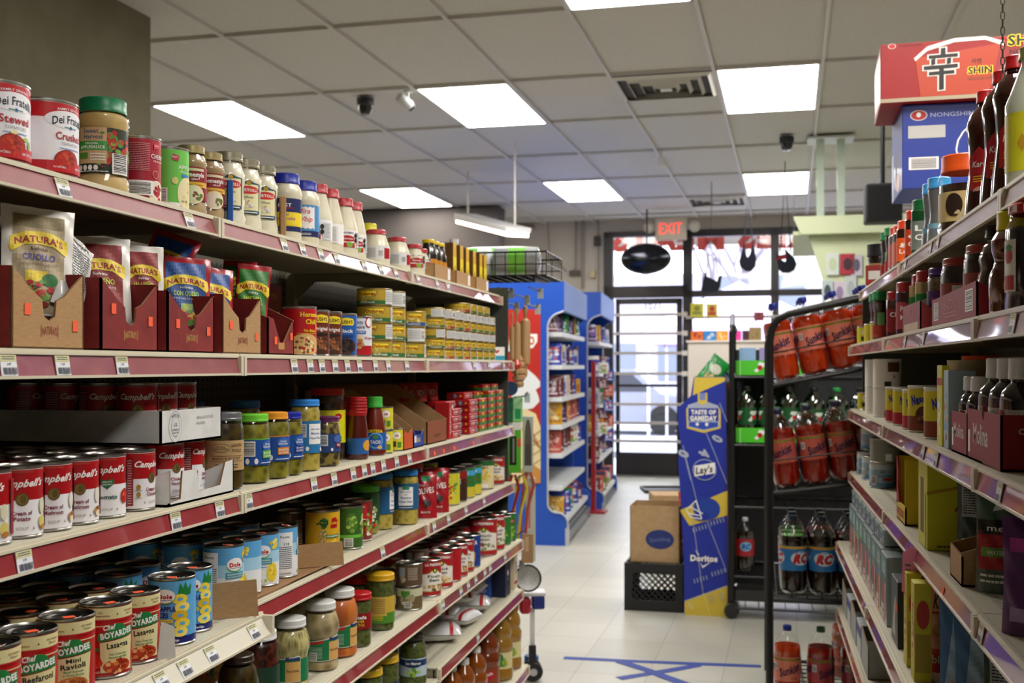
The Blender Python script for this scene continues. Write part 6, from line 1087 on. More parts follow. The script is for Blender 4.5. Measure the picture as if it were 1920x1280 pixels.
for i in range(2): pk = put(K_pepbag, (XC - .13, yat(775 + 22 * i, XC - .13), ZC + .12 - .0), tocam(XC, 3.2), ['red packet lying high in the orange edged tray', 'red packet lying high in the brown tray'][i], 'red packets in the tall trays');
for i in range(2): pk = ALL[-1 - i][1]; pk.location.z = ZC + .125
j = 0
for i, (u, n, k, h) in enumerate(((862, 5, K_sard, .0245), (893, 6, K_sard, .0245), (912, 6, K_sard2, .0245), (928, 7, K_sard2, .0245), (943, 7, K_sard2, .0245))):
 xf, zz = SH['C'];
 for q in range(n):
  X = xf - .05 - (.02 if q == n - 1 else 0); Y = yat(u, xf - .02) - .052 + .004 * (q % 2)
  put(k, (X, Y, zz + .001 + q * h), PI / 2 - .0 + .03 * ((q * 3) % 3 - 1), f'flat red tin in the {ORD[i]} stack, {ORD[q]} from the bottom', 'stacked flat red tins')
rc_ = carton(.05, .05, .12, M('#b3161c', .5), {'front': [('t', 'SIRENA', -.005, .06, .012, WHITE, {'w': .09, 'rot': 1.57}), ('bar', .008, .01, .014, .1, 41)]}); put(rc_, (XC - .045, yat(846, XC - .02), ZC + .001), PI / 2, 'upright red carton at the left of the flat red tins')
# --- fourth shelf
cf = []
for i, (u, k, p, l) in enumerate(((45, C_roni, 18, 'pasta can cut off by the left edge of the picture'), (103, C_roni, 20, 'beefaroni pasta can near the left edge'), (178, C_rav, 12, 'mini ravioli can'), (247, C_las, 26, 'lasagna can with tomatoes showing at its left'), (300, C_las, 20, 'lasagna can beside the blue pineapple can'))):
 cf.append(L('D1', k, u, 'red and cream ' + l, p, group='red and cream pasta cans in front'))
for row in (1, 2, 3):
 for i, (X, Y) in enumerate(cf):
  X2 = X - row * .08; put(C_las if (i + row) % 2 else C_rav, (X2, Y + .008 * (row % 2), ZD + .0006), tocam(X2, Y) + .6 * (i % 3), f'pasta can {ORD[row]} row back, {ORD[i]} from the left, dark lid showing', 'pasta cans behind the front row')
q1 = L('D1', K_dsl, 367, 'blue pineapple slices can in front on the fourth shelf', 2); q2 = L('D1', K_dsl, 398, 'blue pineapple slices can right behind the front one', 22, dx=.015)
for row in (1, 2, 3):
 for i, (X, Y) in enumerate((q1, q2)):
  X2 = X - .02 - row * .084; put(K_dsl, (X2, Y + .005, ZD + .0006), tocam(X2, Y) + .8 * i, f'blue pineapple can {ORD[row]} row back, {ORD[i]} from the left', 'pineapple cans behind the front ones')
dg = 'light blue and white pineapple cans'
dq = []
for i, (u, k, p, l) in enumerate(((459, K_dch, 38, 'blue pineapple can behind the brown card flap'), (488, K_dch, -35, 'pineapple can turned to its yellow side'), (523, K_dcr, 10, 'crushed pineapple can'), (558, K_dcr, 95, 'pineapple can turned to its nutrition facts'))):
 dq.append(L('D', k, u, 'light ' + l, p, dx=.012, z=.004, group=dg))
for row in (1, 2):
 for i, (X, Y) in enumerate(dq): X2 = X - .01 - row * .083; put(K_dch, (X2, Y + .004, ZD + .0046), tocam(X2, Y) + 1.2 * i, f'light pineapple can {ORD[row]} row back, {ORD[i]} from the left', 'light pineapple cans behind')
Yt0 = 1.995; Yt1 = yat(625, XC - .01)
lt = tray(Yt1 - Yt0, .30, .006, .03, KRAFT, KRAFTIN, [(1, 1), (.5, .7), (.2, 1), (-.3, .6), (-1, 1)], low=.012); put(lt, (XC - .010 - .15, (Yt0 + Yt1) / 2, ZD + .0008), PI / 2, 'flattened brown card tray under the light pineapple cans')
def flap(w_, h_, X, Y, rz, label, z=.001):
 b = MB(); b.prism([(-w_ / 2, 0), (w_ / 2, 0), (w_ / 2 - .004, h_), (-w_ / 2, h_ * .94)], .004, KRAFT, mside=KRAFTIN); single('cardboard_flap', b, label, 'cardboard flap', (X, Y, ZD + z), rz, 'brown cardboard flaps')
flap(.11, .068, -.955, yat(428, -.955), tocam(-.955, 1.95) + .12, 'brown cardboard flap standing right of the blue pineapple slices cans')
flap(.12, .055, XC - .02, yat(597, XC - .02), tocam(-.98, 2.5) + .25, 'brown cardboard flap standing in front of the yellow pineapple can', .006)
b = MB(); b.prism([(-.014, 0), (.014, 0), (.012, .05), (-.008, .06)], .002, WCARD, mside=KRAFTIN); single('cardboard_flap', b, 'small white torn card upright beside the front pineapple can', 'cardboard flap', (-.918, yat(312, -.918), ZD + .001), tocam(-.92, 1.6))
g4 = None
for u, k, p, l, dx in ((637, K_delm, 5, 'yellow pineapple can with a leafy pineapple picture', .02), (649, K_mushc, 40, 'brown labelled can behind the yellow pineapple can', .05), (680, K_peas, 30, 'green vegetable can with leaves', .01), (698, K_mixv, 20, 'mixed vegetable can with a red patch', .03), (711, K_olivej, 10, 'green labelled jar with a light green lid', .05)): L('D', k, u, l, p, dx=dx)
L('D', K_mushc, 640, 'brown can with a black top standing in the second row', -20, row=1, dx=.02); L('D', K_peas, 668, 'green can with a dark lid in the second row', 10, row=1, dx=.04)
L('D', K_banana, 785, 'pepper ring jar with a blue lid and a white label', 3); L('D', K_banana, 738, 'pepper ring jar with a blue lid turned sideways', 75, dx=.04)
L('D', K_olivp, 809, 'red olive pouch beside the pepper ring jar', 0); L('D', K_olivp, 832, 'second red olive pouch', 0, dx=.0); L('D', K_redlid, 838, 'red lidded dark jar behind the olive pouches', 0, row=1, dx=.0)
for i, (u, k, p, dx, l) in enumerate(((862, K_ycan, 0, 0, 'yellow labelled can with vegetables beside the olive pouches'), (876, K_brcan, 0, 0.0, 'dark brown can next to the yellow can'), (891, K_grcan, 0, 0, 'first green and blue can'), (903, K_grcan, 10, 0, 'second green and blue can'), (926, K_corn, 0, 0, 'hominy can with white kernels'), (946, K_lp1, 5, 0, 'red bean can at the far end of the fourth shelf'))): L('D', k, u, l, p, dx=dx)
for i, u in enumerate((800, 822, 846, 868, 886, 905)): L('D', (K_grcan, K_brcan, K_ycan)[i % 3], u, f'{ORD[i]} shaded can behind the front row of the fourth shelf', 30, row=2, group='shaded cans at the back of the fourth shelf')
# --- fifth shelf
for u, k, p, dx, l in ((440, K_onion, 0, .03, 'round amber jar at the bottom left near the white rail'), (487, K_chil, -6, 0.0, 'dark chile jar with a green and blue label'), (524, K_dark, -40, .02, 'dark jar with a white lid left of the pale sprout jar'), (582, K_mor1, -32, 0, 'pale sprout jar with a white lid and green label'), (596, K_mor2, 25, .10, 'white lidded jar behind the pale sprout jar'), (637, K_mor2, 10, .0, 'white pickled vegetable jar left of the carrots'), (672, K_mor3, 20, .0, 'carrot jar with a white lid'), (697, K_cost, 0, .0, 'front cactus jar with a red lid'), (710, K_cost, 10, .05, 'cactus jar with a red lid behind the front one'), (740, K_ylid, -5, 0, 'cactus jar with a yellow lid')):
 L('E', k, u, l, p, dx=dx)
L('E', K_onion, 418, 'second round amber jar at the bottom of the picture', 0, dx=.0)
L('E', K_mor4, 560, 'white lidded red jar in the second row behind the sprouts', 0, row=2)
for i, (u, dx) in enumerate(((792, 0), (807, .05))):
 L('E', K_shr2, u, ['mushroom tin at the bottom of the front pair', 'mushroom tin at the bottom of the rear pair'][i], 0, dx=dx, group='stacked mushroom tins'); L('E', K_shr, u, ['mushroom tin on top of the front pair', 'mushroom tin on top of the rear pair'][i], 0, dx=dx, z=.0665, group='stacked mushroom tins')
L('E', K_brcan, 752, 'brown can behind the yellow lidded cactus jar', 0, dx=.06)
lg = 'red bean cans on the fifth shelf'
for i, (u, k, p) in enumerate(((827, K_lp3, 30), (849, K_lp1, 5), (865, K_lp1, -100), (877, K_lp3, 20), (889, K_lp3, 10), (901, K_goya, 10), (932, K_lp2, 0), (946, K_lp2, 25), (958, K_gveg, 0), (969, K_gveg, 20))):
 L('E', k, u, ['first red bean can after the mushroom tins', 'red chick pea can', 'red can turned to its small print', 'fourth red bean can', 'fifth red bean can', 'blue bean can between the red ones', 'large red can beside the blue can', 'second large red can', 'green vegetable can before the end', 'green vegetable can at the very end'][i], p)
for row in (1, 2):
 for i, u in enumerate((835, 853, 868, 882, 893, 908, 922, 938)): L('E', K_lp3 if i % 2 else K_lp1, u, f'dark lidded can in shade, {ORD[row]} row back, {ORD[i]} from the left', 20 * i, row=row, dx=.01, group='cans behind the fifth shelf front row')
# --- sixth level
xf, zz = SH['F']
for i, (u, dxx, zq, rz, k) in enumerate(((845, .12, 0, .3, K_salt1), (858, .14, .05, .1, K_salt2), (880, .12, 0, -.2, K_salt1), (893, .15, .05, .5, K_salt2), (908, .13, .0, .2, K_salt1), (912, .16, .05, -.1, K_salt1))):
 X = xf - dxx; put(k, (X, yat(u, xf - .05), zz + .001 + zq), PI / 2 + rz, ['lowest left salt bag', 'salt bag on top at the left', 'middle salt bag lying flat', 'salt bag on top in the middle', 'salt bag next to the blue canisters', 'topmost salt bag near the canisters'][i] + ' on the lowest open shelf', 'red and white salt bags')
for i, u in enumerate((922, 931)): L('F', K_saltc, u, ['front blue salt canister with a yellow top', 'rear blue salt canister with a yellow top'][i], 10, dx=.06 + .03 * i)
put(K_navyb, (xf - .085, yat(950, xf - .03), zz + .001), PI / 2, 'dark navy carton near the end of the lowest open shelf'); put(K_creamb, (xf - .085, yat(965, xf - .03), zz + .001), PI / 2, 'cream carton at the end of the lowest open shelf')
for i, (u, k, dx) in enumerate(((718, K_nopal, .0), (748, K_nopal, 0), (766, K_nopal, .06), (801, K_sanm, 0), (758, K_nopal, .09))): L('E2', k, u, ['first yellow lidded cactus jar at the bottom', 'second yellow lidded cactus jar at the bottom', 'third yellow lidded cactus jar at the bottom', 'large dark pickled pepper jar with a blue label', 'yellow lidded cactus jar behind the dark jar'][i], 0, dx=dx)
og = 'cooking oil bottles on the base shelf'
for i, (u, k, dx) in enumerate(((893, K_oil1, 0), (914, K_oil1, .0), (938, K_oil3, .0), (962, K_oil2, .0), (986, K_oil2, .0), (947, K_oil2, .12), (972, K_oil2, .12), (925, K_oil3, .12), (905, K_oil3, .12), (870, K_oil1, .02))):
 L('G', k, u, ['white capped oil bottle at the front of the base shelf', 'second white capped oil bottle', 'dark oil bottle with a slanted red label', 'yellow capped oil bottle with a corn label', 'last oil bottle at the end of the run', 'yellow capped oil bottle in the second row', 'second row oil bottle at the end', 'second row red capped oil bottle', 'second row oil bottle behind the white caps', 'low oil bottle in the dark at the left'][i], 0, dx=dx, group=og)
# ================================================================ goods on the right run
RS = {1: (XR1, ZR[0]), 2: (XR2, ZR[1]), 3: (XR2, ZR[2]), 4: (XR2, ZR[3]), 5: (XR5, ZR[4]), 6: (XR5, ZR[5])}
def R(sh, k, u, label, phi=0, e='L', dx=0, z=0, group=None, rz=None, cat=None):
 xf, zz = RS[sh]; r = k.r; X = xf + .014 + r + dx; Y = ysolve(X, r, u, {'R': 1, 'L': -1, 'c': 0}[e])
 return put(k, (X, Y, zz + .0006 + z), (tocam(X, Y) + math.radians(phi)) if rz is None else rz, label, group, cat=cat)
def Rb(sh, k, u, label, rz=-.5, dx=0, z=0, group=None):
 """carton whose nearest lower corner side is centred on column u"""
 xf, zz = RS[sh]; X = xf + .02 + abs(math.sin(rz)) * k.d / 2 + abs(math.cos(rz)) * k.w / 2 + dx; Y = ysolve(X, .001, u, 0); return put(k, (X, Y, zz + .0006 + z), rz, label, group)
def Rf(sh, k, u, label, dx=.012, z=0, group=None, Y0=None):
 """carton or tray looking to -x whose near front corner sits in column u"""
 xf, zz = RS[sh]; X = xf + dx; Y = yat(u, X) if Y0 is None else Y0; put(k, (X + k.d / 2, Y + k.w / 2, zz + .0006 + z), -PI / 2, label, group); return Y, Y + k.w
R(1, K_lemon, 1884, 'clear bottle with a yellow label at the right edge', 20)
R(1, K_syrup, 1857, 'red capped syrup bottle beside the yellow labelled bottle', -10, dx=.0, group='red capped syrup bottles'); R(1, K_syrup, 1836, 'middle one of the three red capped syrup bottles', -15, dx=.0, group='red capped syrup bottles'); R(1, K_syrup, 1808, 'red capped syrup bottle beside the orange lidded coffee jar', -20, group='red capped syrup bottles')
R(1, K_darkb, 1880, 'dark sauce bottle with an olive cap behind the yellow labelled bottle', 0, dx=.10); R(1, K_darkb, 1866, 'dark sauce bottle between the syrup bottles', 0, dx=.09)
R(1, K_coffeejar, 1757, 'large coffee jar with an orange lid', 0)
R(1, K_mate, 1737, 'grey creamer bottle with a blue cap beside the coffee jar', 0, group='blue capped creamer bottles'); R(1, K_mate, 1727, 'grey creamer bottle with a blue cap beside the green coffee jar', 0, group='blue capped creamer bottles')
R(1, K_legal, 1709, 'dark green coffee jar with a green lid', -5); R(1, K_legal3, 1697, 'coffee jar with a red lid beside the green one', -5); R(1, K_legal2, 1682, 'coffee jar with an orange label and orange lid', -8); R(1, K_legal2, 1674, 'orange lidded coffee jar half hidden before the green capped jars', 10); R(1, K_legal3, 1667, 'red lidded coffee jar beside the green capped jars', 10)
R(1, K_grcap, 1657, 'first green capped slim coffee jar', 0, group='green capped slim coffee jars on top'); R(1, K_grcap, 1649, 'second green capped slim coffee jar', 0, group='green capped slim coffee jars on top'); R(1, K_blcap, 1625, 'black capped coffee jar at the end of the right top shelf', 0)
pk1 = carton(.08, .06, .07, M('#a83a3a', .5), {'front': [('r', -.03, .02, .02, .05, WHITE)]}); Rb(1, pk1, 1648, 'small pink red carton at the end of the right top shelf', -.3, -.03)
pk2 = carton(.09, .07, .09, KRAFT, {'front': [('r', -.02, .03, .02, .07, WHITE)]}); xf, zz = RS[1]; put(pk2, (xf + .07, 4.30, zz + .001), -.2, 'brown carton with a white patch at the shelf end')
# cup noodle cases on the topper board
b = MB(); SW, SD, SHH = .50, .36, .185; SR = M('#951515', .55, coat=.05)
b.cbox(-SW / 2, -SD / 2, 0, SW / 2, SD / 2, SHH, SR, .002)
b.decal([('r', -SW / 2, 0, SW / 2, .012, M('#a89a80', .4)), ('e', -SW / 2 + .035, .178, .012, .009, M('#d8c8c0', .5)), ('e', -SW / 2 + .035, .178, .0095, .0075, RED), ('t', 'NONGSHIM', -SW / 2 + .09, .174, .009, M('#6a1010', .5), {'w': .065}), ('p', [(-.13, .012), (.07, .012), (.105, .165), (-.145, .135)], M('#b03a16', .4)), ('p', [(-.15, .135), (-.11, .17), (-.03, .19), (.06, .19), (.115, .17), (.115, .155), (.06, .178), (-.03, .177), (-.11, .155), (-.145, .125)], M('#d8d2cc', .45)),
 ('t', 'SHIN', .045, .075, .022, YEL, {'w': .075, 'b': .09}), ('t', 'SHIN', .045, .075, .022, BLACK, {'w': .07, 'b': .03}), ('t', 'NOODLE CUP', .045, .055, .009, BROWN, {'w': .07}), ('t', '라면', .035, .108, .012, BLACK, {}), ('t', 'SHIN', .18, .155, .032, YEL, {'w': .115, 'b': .09}), ('t', 'SHIN', .18, .155, .032, BLACK, {'w': .11, 'b': .03}), ('t', 'NOODLE', .18, .128, .016, M('#3a1010', .5), {'w': .1}), ('e', .19, .06, .075, .05, M('#3a2a20', .4)), ('e', .19, .06, .066, .042, M('#c88a3c', .4)), ('blobs', .19, .055, .05, .03, 24, .012, [TAN_[0], GRN_[1], TOM[1], YEL], 4)], face('front', SW, SD, SHH))
gl = [(-.105, .130, .085, .010), (-.070, .140, .014, .020), (-.12, .096, .10, .011), (-.105, .078, .075, .010), (-.075, .030, .014, .07), (-.098, .110, .012, .018), (-.052, .110, .012, .018)]
b.decal([('p', [(x - .005, z - .004), (x + w_ + .005, z - .002), (x + w_ + .005, z + h_ + .006), (x - .005, z + h_ + .004)], M('#d8d2cc', .45)) for x, z, w_, h_ in gl], face('front', SW, SD, SHH), base=.0014)
b.decal([('p', [(x, z), (x + w_, z + .002), (x + w_, z + h_ + .002), (x, z + h_)], BLACK) for x, z, w_, h_ in gl], face('front', SW, SD, SHH), base=.0026)
b.decal([('r', -.16, .02, .16, .16, M('#b8a8a0', .4)), ('blobs', 0, .09, .1, .06, 26, .03, [RED, M('#d8d2cc', .45), M('#8e7a70', .4)], 5)], face('left', SW, SD, SHH))
zt_ = zat(243, .77, 3.0)
shin_x, shin_y = xat(1655, 2.72) + SW / 2, 2.72 + SD / 2
single('noodle_case', b, 'red shrink wrapped case of cup noodles on top of the blue case', 'noodle case', (xat(1657, 3.72) + SW / 2, 3.72 + SD / 2, 2.238), -.05)
b = MB(); BW, BD, BH = .46, .34, .268; NB = M('#1c3490', .5, coat=.1)
b.cbox(-BW / 2, -BD / 2, 0, BW / 2, BD / 2, BH, NB, .002)
b.decal([('e', -BW / 2 + .05, BH - .035, .026, .017, M('#d8d2d0', .45)), ('e', -BW / 2 + .05, BH - .035, .023, .0145, RED), ('e', -BW / 2 + .05, BH - .033, .007, .008, WHITE), ('t', 'NONGSHIM', -BW / 2 + .15, BH - .042, .014, M('#a8b0d8', .45), {'w': .13}), ('r', -BW / 2 + .018, .16, -BW / 2 + .13, .20, M('#b8b8b4', .5)), ('bar', -BW / 2 + .02, .06, .09, .04, 43), ('e', .08, .12, .15, .11, WHITE), ('e', .08, .12, .145, .105, NB), ('t', 'Bowl', .06, .15, .05, WHITE, {'w': .17, 'sh': .2, 'b': .06}), ('t', 'Bowl', .06, .15, .05, M('#b83a1c', .45), {'w': .165, 'sh': .2, 'b': .02})], face('front', BW, BD, BH))
b.decal([('r', -.04, .05, .0, .14, BLACK), ('e', .04, .04, .05, .03, M('#c88a70', .4)), ('r', -.16, .0, -.1, .16, M('#8a98b8', .4))], face('left', BW, BD, BH))
single('noodle_case', b, 'blue case of noodle bowls below the red case', 'noodle case', (xat(1694, 3.76) + BW / 2, 3.76 + BD / 2, 1.967), -.02)
# second right shelf
R(2, K_jam, 1884, 'dark jam jar with a red and white checked lid', -25).scale = (1, 1, .95); R(2, K_honey, 1853, 'amber bear shaped bottle with a yellow cap', 0); R(2, K_amber, 1830, 'amber bottle with a dark cap beside the bear shaped bottle', 0, dx=.02)
R(2, K_clav, 1806, 'sauce jar with a red lid beside the amber bottle', 20, dx=.012, z=.004, group='red lidded sauce jars in the red tray'); R(2, K_clav, 1763, 'sauce jar with a red lid and a white label patch', 0, dx=.012, z=.004, group='red lidded sauce jars in the red tray')
R(2, K_purp, 1738, 'spread jar with a purple lid', -10, dx=.02, z=.0); R(2, K_fgr, 1717, 'jar with a red cap and a green label marked f', -5, dx=.01); R(2, K_fgr, 1709, 'red capped jar half hidden beside the green labelled one', 60, dx=.015)
R(2, K_spred2, 1680, 'square spice jar with a large dark red cap', 0); R(2, K_spred, 1662, 'spice jar with a tall dark red cap', 0); R(2, K_blcap, 1640, 'black capped jar on the second right shelf', 0, dx=.02); R(2, K_grcap, 1634, 'first green capped jar on the second right shelf', 0); R(2, K_grcap, 1629, 'second green capped jar on the second right shelf', 0)
ya, yb = yat(1828, XR2 + .01), yat(1745, XR2 + .01)
K_tray_sp3 = tray(yb - ya, .12, .062, .03, MT, KRAFTIN, [(1, 1), (-1, .9)], [('bar', (yb - ya) / 2 - .1, .014, .07, .038, 25), ('bar', -(yb - ya) / 2 + .03, .012, .06, .036, 27), ('t', 'SAZON', -.02, .028, .02, M('#c8787c', .6), {'w': .12}), ('lines', -.08, .01, .14, .014, 2, M('#c8787c', .6))])
put(K_tray_sp3, (XR2 + .012 + .06, (ya + yb) / 2, RS[2][1] + .001), -PI / 2, 'dark red printed tray with barcodes on the second right shelf')
ya, yb = yat(1722, XR2 + .005), yat(1690, XR2 + .005)
K_tr5 = tray(yb - ya, .10, .065, .03, M('#8e2c30', .6), KRAFTIN, [(1, 1), (-1, 1)], [('r', -.12, 0, .12, .02, M('#c0a88a', .6)), ('t', '6/13', 0, .036, .018, M('#c8686c', .6), {'w': .07})]); put(K_tr5, (XR2 + .008 + .05, (ya + yb) / 2, RS[2][1] + .001), -PI / 2, 'small red tray with a tan base strip beside the spice jars')
for i, u in enumerate((1607, 1620, 1631)): R(2, K_ytin, u, ['little cream tin at the far end of the second right shelf', 'little red tin beside the cream one', 'little red tin next to the green capped jars'][i], 90 * i, dx=0)
# third right shelf
ma, mb_ = Rf(3, K_molt, 1876, 'large red card case of vanilla bottles'); mc, md = Rf(3, K_molt2, 0, 'small red card case of vanilla bottles', Y0=mb_ + .004)
for i in range(6):
 X, Y = XR2 + .012 + .040 + .0685 * (i % 2), ma + .04 + .085 * (i // 2); put(K_mol, (X, Y, RS[3][1] + .0045), tocam(X, Y) + (-.4, .7, .6, .9, .2, .5)[i], f'tall vanilla bottle in the large case, {ORD[i // 2]} from the near end, {["front", "back"][i % 2]} row', 'tall vanilla bottles in the large case')
for i in range(4):
 X, Y = XR2 + .012 + .032 + .06 * (i % 2), mc + .035 + .07 * (i // 2); put(K_mols, (X, Y, RS[3][1] + .0045), tocam(X, Y) - .2, f'small vanilla bottle, {ORD[i // 2]} from the near end of its case, {["front", "back"][i % 2]} row', 'small vanilla bottles')
R(3, K_quak, 1776, 'corn meal canister with a navy band', 8, dx=.01); Rf(3, K_bltall, 1778, 'slim pale blue carton beside the corn meal canister'); Rf(3, K_ytall, 1766, 'yellow carton beside the drink powder cans')
R(3, K_coffeejar, 1796, 'big jar with a coloured lid behind the small vanilla bottles', 0, dx=.16)
g = 'yellow drink powder cans'
for i, (u, k, dx, p) in enumerate(((1732, K_nq2, 0, 15), (1702, K_nq2, 0, -2), (1692, K_nq1, .0, 0), (1674, K_nq1, 0, 18), (1660, K_nq1, 0, 0))): R(3, k, u, ['brown and yellow drink powder can nearest the yellow carton', 'second brown and yellow drink powder can', 'pink and yellow drink powder can behind the brown ones', 'pink and yellow drink powder can in the middle', 'pink and yellow drink powder can farthest away'][i], p, dx=dx)
for i, (u, z) in enumerate(((1637, 0), (1637, .091), (1622, 0), (1622, .091))): R(3, K_wtub, u, ['lower white tub beside the pink powder cans', 'upper white tub beside the pink powder cans', 'lower white tub at the far end', 'upper white tub at the far end'][i], 30, z=z, group='stacked white tubs')
R(3, K_ytin, 1608, 'little yellow tin at the far end of the third right shelf', 0)
# fourth
for i, (u, k, z, dx) in enumerate(((1607, K_milk, 0, 0), (1616, K_milk, 0, 0), (1630, K_milk, 0, 0), (1631, K_milk2, .083, 0), (1609, K_milk, .083, .02))): R(4, k, u, ['pale blue milk can at the far end', 'second pale blue milk can', 'front pale blue milk can at the bottom', 'grey milk can stacked on the front one', 'pale milk can stacked at the far end'][i], -20 + 20 * i, z=z, dx=dx, group='milk cans on the fourth right shelf')
Rb(4, carton(.05, .12, .12, M('#b8742c', .5), {'front': [('blobs', 0, .06, .02, .04, 10, .01, [RED, YEL], 3)], 'right': [('blobs', 0, .06, .05, .05, 20, .012, [RED, YEL, TAN_[0]], 3)]}), 1662, 'orange and red packet box beside the milk cans', -.4, .01)
Rf(4, K_atole, 1697, 'yellow and red cut open display box of corn drink'); Rf(4, K_ycase, 1738, 'large bright yellow card case', .010); Rf(4, K_ktray, 1803, 'low brown card tray in front of the yellow case')
R(4, K_gbag, 1838, 'dark green bag with a nutrition label', 0, 'c', .06); R(4, K_gbag, 1856, 'dark green bag just behind the melon pouch', 20, 'c', .12); R(4, K_melon, 1884, 'shiny melon drink pouch', 0, 'c', .04); R(4, K_purpb, 1962, 'purple pouch with a lime dot at the right edge', 0, 'c', .03)
# fifth
j = 0
y0 = yat(1662, XR5 + .02)
for i in range(9):
 for q in (0, 1):
  if q and i == 0: continue
  k = (K_gift, K_gift3)[i % 2] if q == 0 else K_gift2; Rf(5, k, 0, f'{ORD[i]} clear wrapped pack from the near end, {"upper" if q else "lower"} layer', .02 + .008 * q, .181 * q, 'clear wrapped packs on the fifth right shelf', y0 + .128 * i)
Rf(5, K_blbox, 1683, 'black box with a pale figure beside the wrapped packs', .02); Rf(5, K_ybox2, 1700, 'tall yellow carton beside the black box', .02); Rf(5, K_ybox2, 1714, 'tall yellow carton beside the red pouch', .02)
R(5, K_hib, 1738, 'red pouch behind the front red one beside the yellow cartons', 10, 'c', .05); R(5, K_hib, 1764, 'front red hibiscus drink pouch with black lettering', 5, 'c', .05); R(5, K_hib2, 1812, 'blue drink pouch beside the red one', 0, 'c', .06); R(5, K_hib2, 1846, 'second blue drink pouch', 10, 'c', .06); R(5, K_gbag, 1900, 'dark bag beside the blue pouches low at the right', 0, 'c', .07)
for i, (y, k) in enumerate(((4.16, K_gbox), (4.0, K_wbox), (3.77, K_gbox), (3.61, K_wbox), (3.38, K_gbox))): Rf(6, k, 0, ['grey open card case at the far end of the lowest visible shelf', 'white box second from the far end low down', 'grey open card case beside the second white box', 'white box beside the middle grey case', 'grey open card case low at the right'][i], .015, 0, None, y)
# ================================================================ soda rack at the end of the right run
BK = M('#121314', .4, name='black_rack_paint'); SL = math.radians(11)
RY0, RY1 = 4.50, 5.30; RX0 = xat(1443, RY0); RXL = .52
rk = empty('soda_rack', (RX0, RY0, 0), 0, 'black tube rack full of orange soda bottles at the end of the right shelves', 'bottle rack')
def rp_(name, mb): return part(name, mb, rk)
lv = [(1.335, SL), (.915, math.radians(8)), (.50, 0), (.06, 0)]
for y in (0, RY1 - RY0):
 m = MB(); m.tube([(0, y, 0), (0, y, .8), (0, y, 1.50), (.008, y, 1.55), (.03, y, 1.585), (.07, y, 1.605), (.3, y, 1.655), (RXL, y, 1.70)], .0155, BK, 10); rp_('side_frame', m)
 m = MB(); m.tube([(RXL, y, 0), (RXL, y, 1.72)], .0155, BK, 10); rp_('rear_post', m)
for z, a in lv:
 m = MB(); D = RXL
 for y in (0, RY1 - RY0): m.tube([(0, y, z - .012), (D, y, z - .012 + D * math.tan(a))], .009, BK, 8)
 m.tube([(0, 0, z - .012), (0, RY1 - RY0, z - .012)], .009, BK, 8); m.tube([(D, 0, z - .012 + D * math.tan(a)), (D, RY1 - RY0, z - .012 + D * math.tan(a))], .009, BK, 8)
 for i in range(9): x = D * (i + .5) / 9; m.tube([(x, 0, z - .006 + x * math.tan(a)), (x, RY1 - RY0, z - .006 + x * math.tan(a))], .0035, BK, 6)
 for i in range(1, 12): y = (RY1 - RY0) * i / 12; m.tube([(0, y, z - .012), (D, y, z - .012 + D * math.tan(a))], .003, BK, 6)
 rp_('wire_shelf', m)
for z, a in lv[:2]:
 m = MB(); m.tube([(0, 0, z + .115), (RXL, 0, z + .115 + RXL * math.tan(a))], .0035, BK, 6); rp_('guard_wire', m)
n = 0
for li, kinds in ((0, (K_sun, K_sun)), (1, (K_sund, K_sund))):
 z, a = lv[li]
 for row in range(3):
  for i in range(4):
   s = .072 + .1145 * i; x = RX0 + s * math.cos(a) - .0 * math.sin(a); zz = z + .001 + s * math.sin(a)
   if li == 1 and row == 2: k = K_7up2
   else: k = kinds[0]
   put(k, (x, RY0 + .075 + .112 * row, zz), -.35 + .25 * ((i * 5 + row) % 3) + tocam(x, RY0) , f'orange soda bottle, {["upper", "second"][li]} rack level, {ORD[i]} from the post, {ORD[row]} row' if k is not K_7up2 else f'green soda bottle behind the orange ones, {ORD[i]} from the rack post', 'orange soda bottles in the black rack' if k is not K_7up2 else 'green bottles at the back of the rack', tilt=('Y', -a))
for row in range(3):
 for i, u in enumerate((1487, 1542, 1597, 1655)):
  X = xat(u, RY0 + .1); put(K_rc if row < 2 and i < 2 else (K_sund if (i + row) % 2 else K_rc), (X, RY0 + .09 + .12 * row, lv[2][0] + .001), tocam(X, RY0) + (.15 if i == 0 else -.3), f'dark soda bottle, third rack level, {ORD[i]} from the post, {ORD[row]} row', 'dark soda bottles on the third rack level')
for i, (u, y, k) in enumerate(((1476, .1, K_sun), (1539, .1, K_sunr), (1602, .12, K_sunr), (1584, .5, K_suno))):
 X = xat(u, RY0 + y); put(k, (X, RY0 + y, lv[3][0] + .001 + (0 if i < 3 else 0)), tocam(X, RY0) + (-.1, .35, .3, 0)[i], ['orange soda bottle with a blue cap on the lowest rack level', 'red soda bottle with a green cap on the lowest rack level', 'red soda bottle at the right end of the lowest rack level', 'orange soda bottle farther back on the lowest rack level'][i], 'bottles on the lowest rack level')
# wrapped white water packs beside the lowest shelf
wp = carton(.13, .12, .12, M('#c8ccd4', .35, coat=.6), {'front': [('r', -.06, 0, .06, .04, M('#2a3f8e', .5)), ('e', 0, .06, .03, .02, M('#8a9ac8', .5))]})
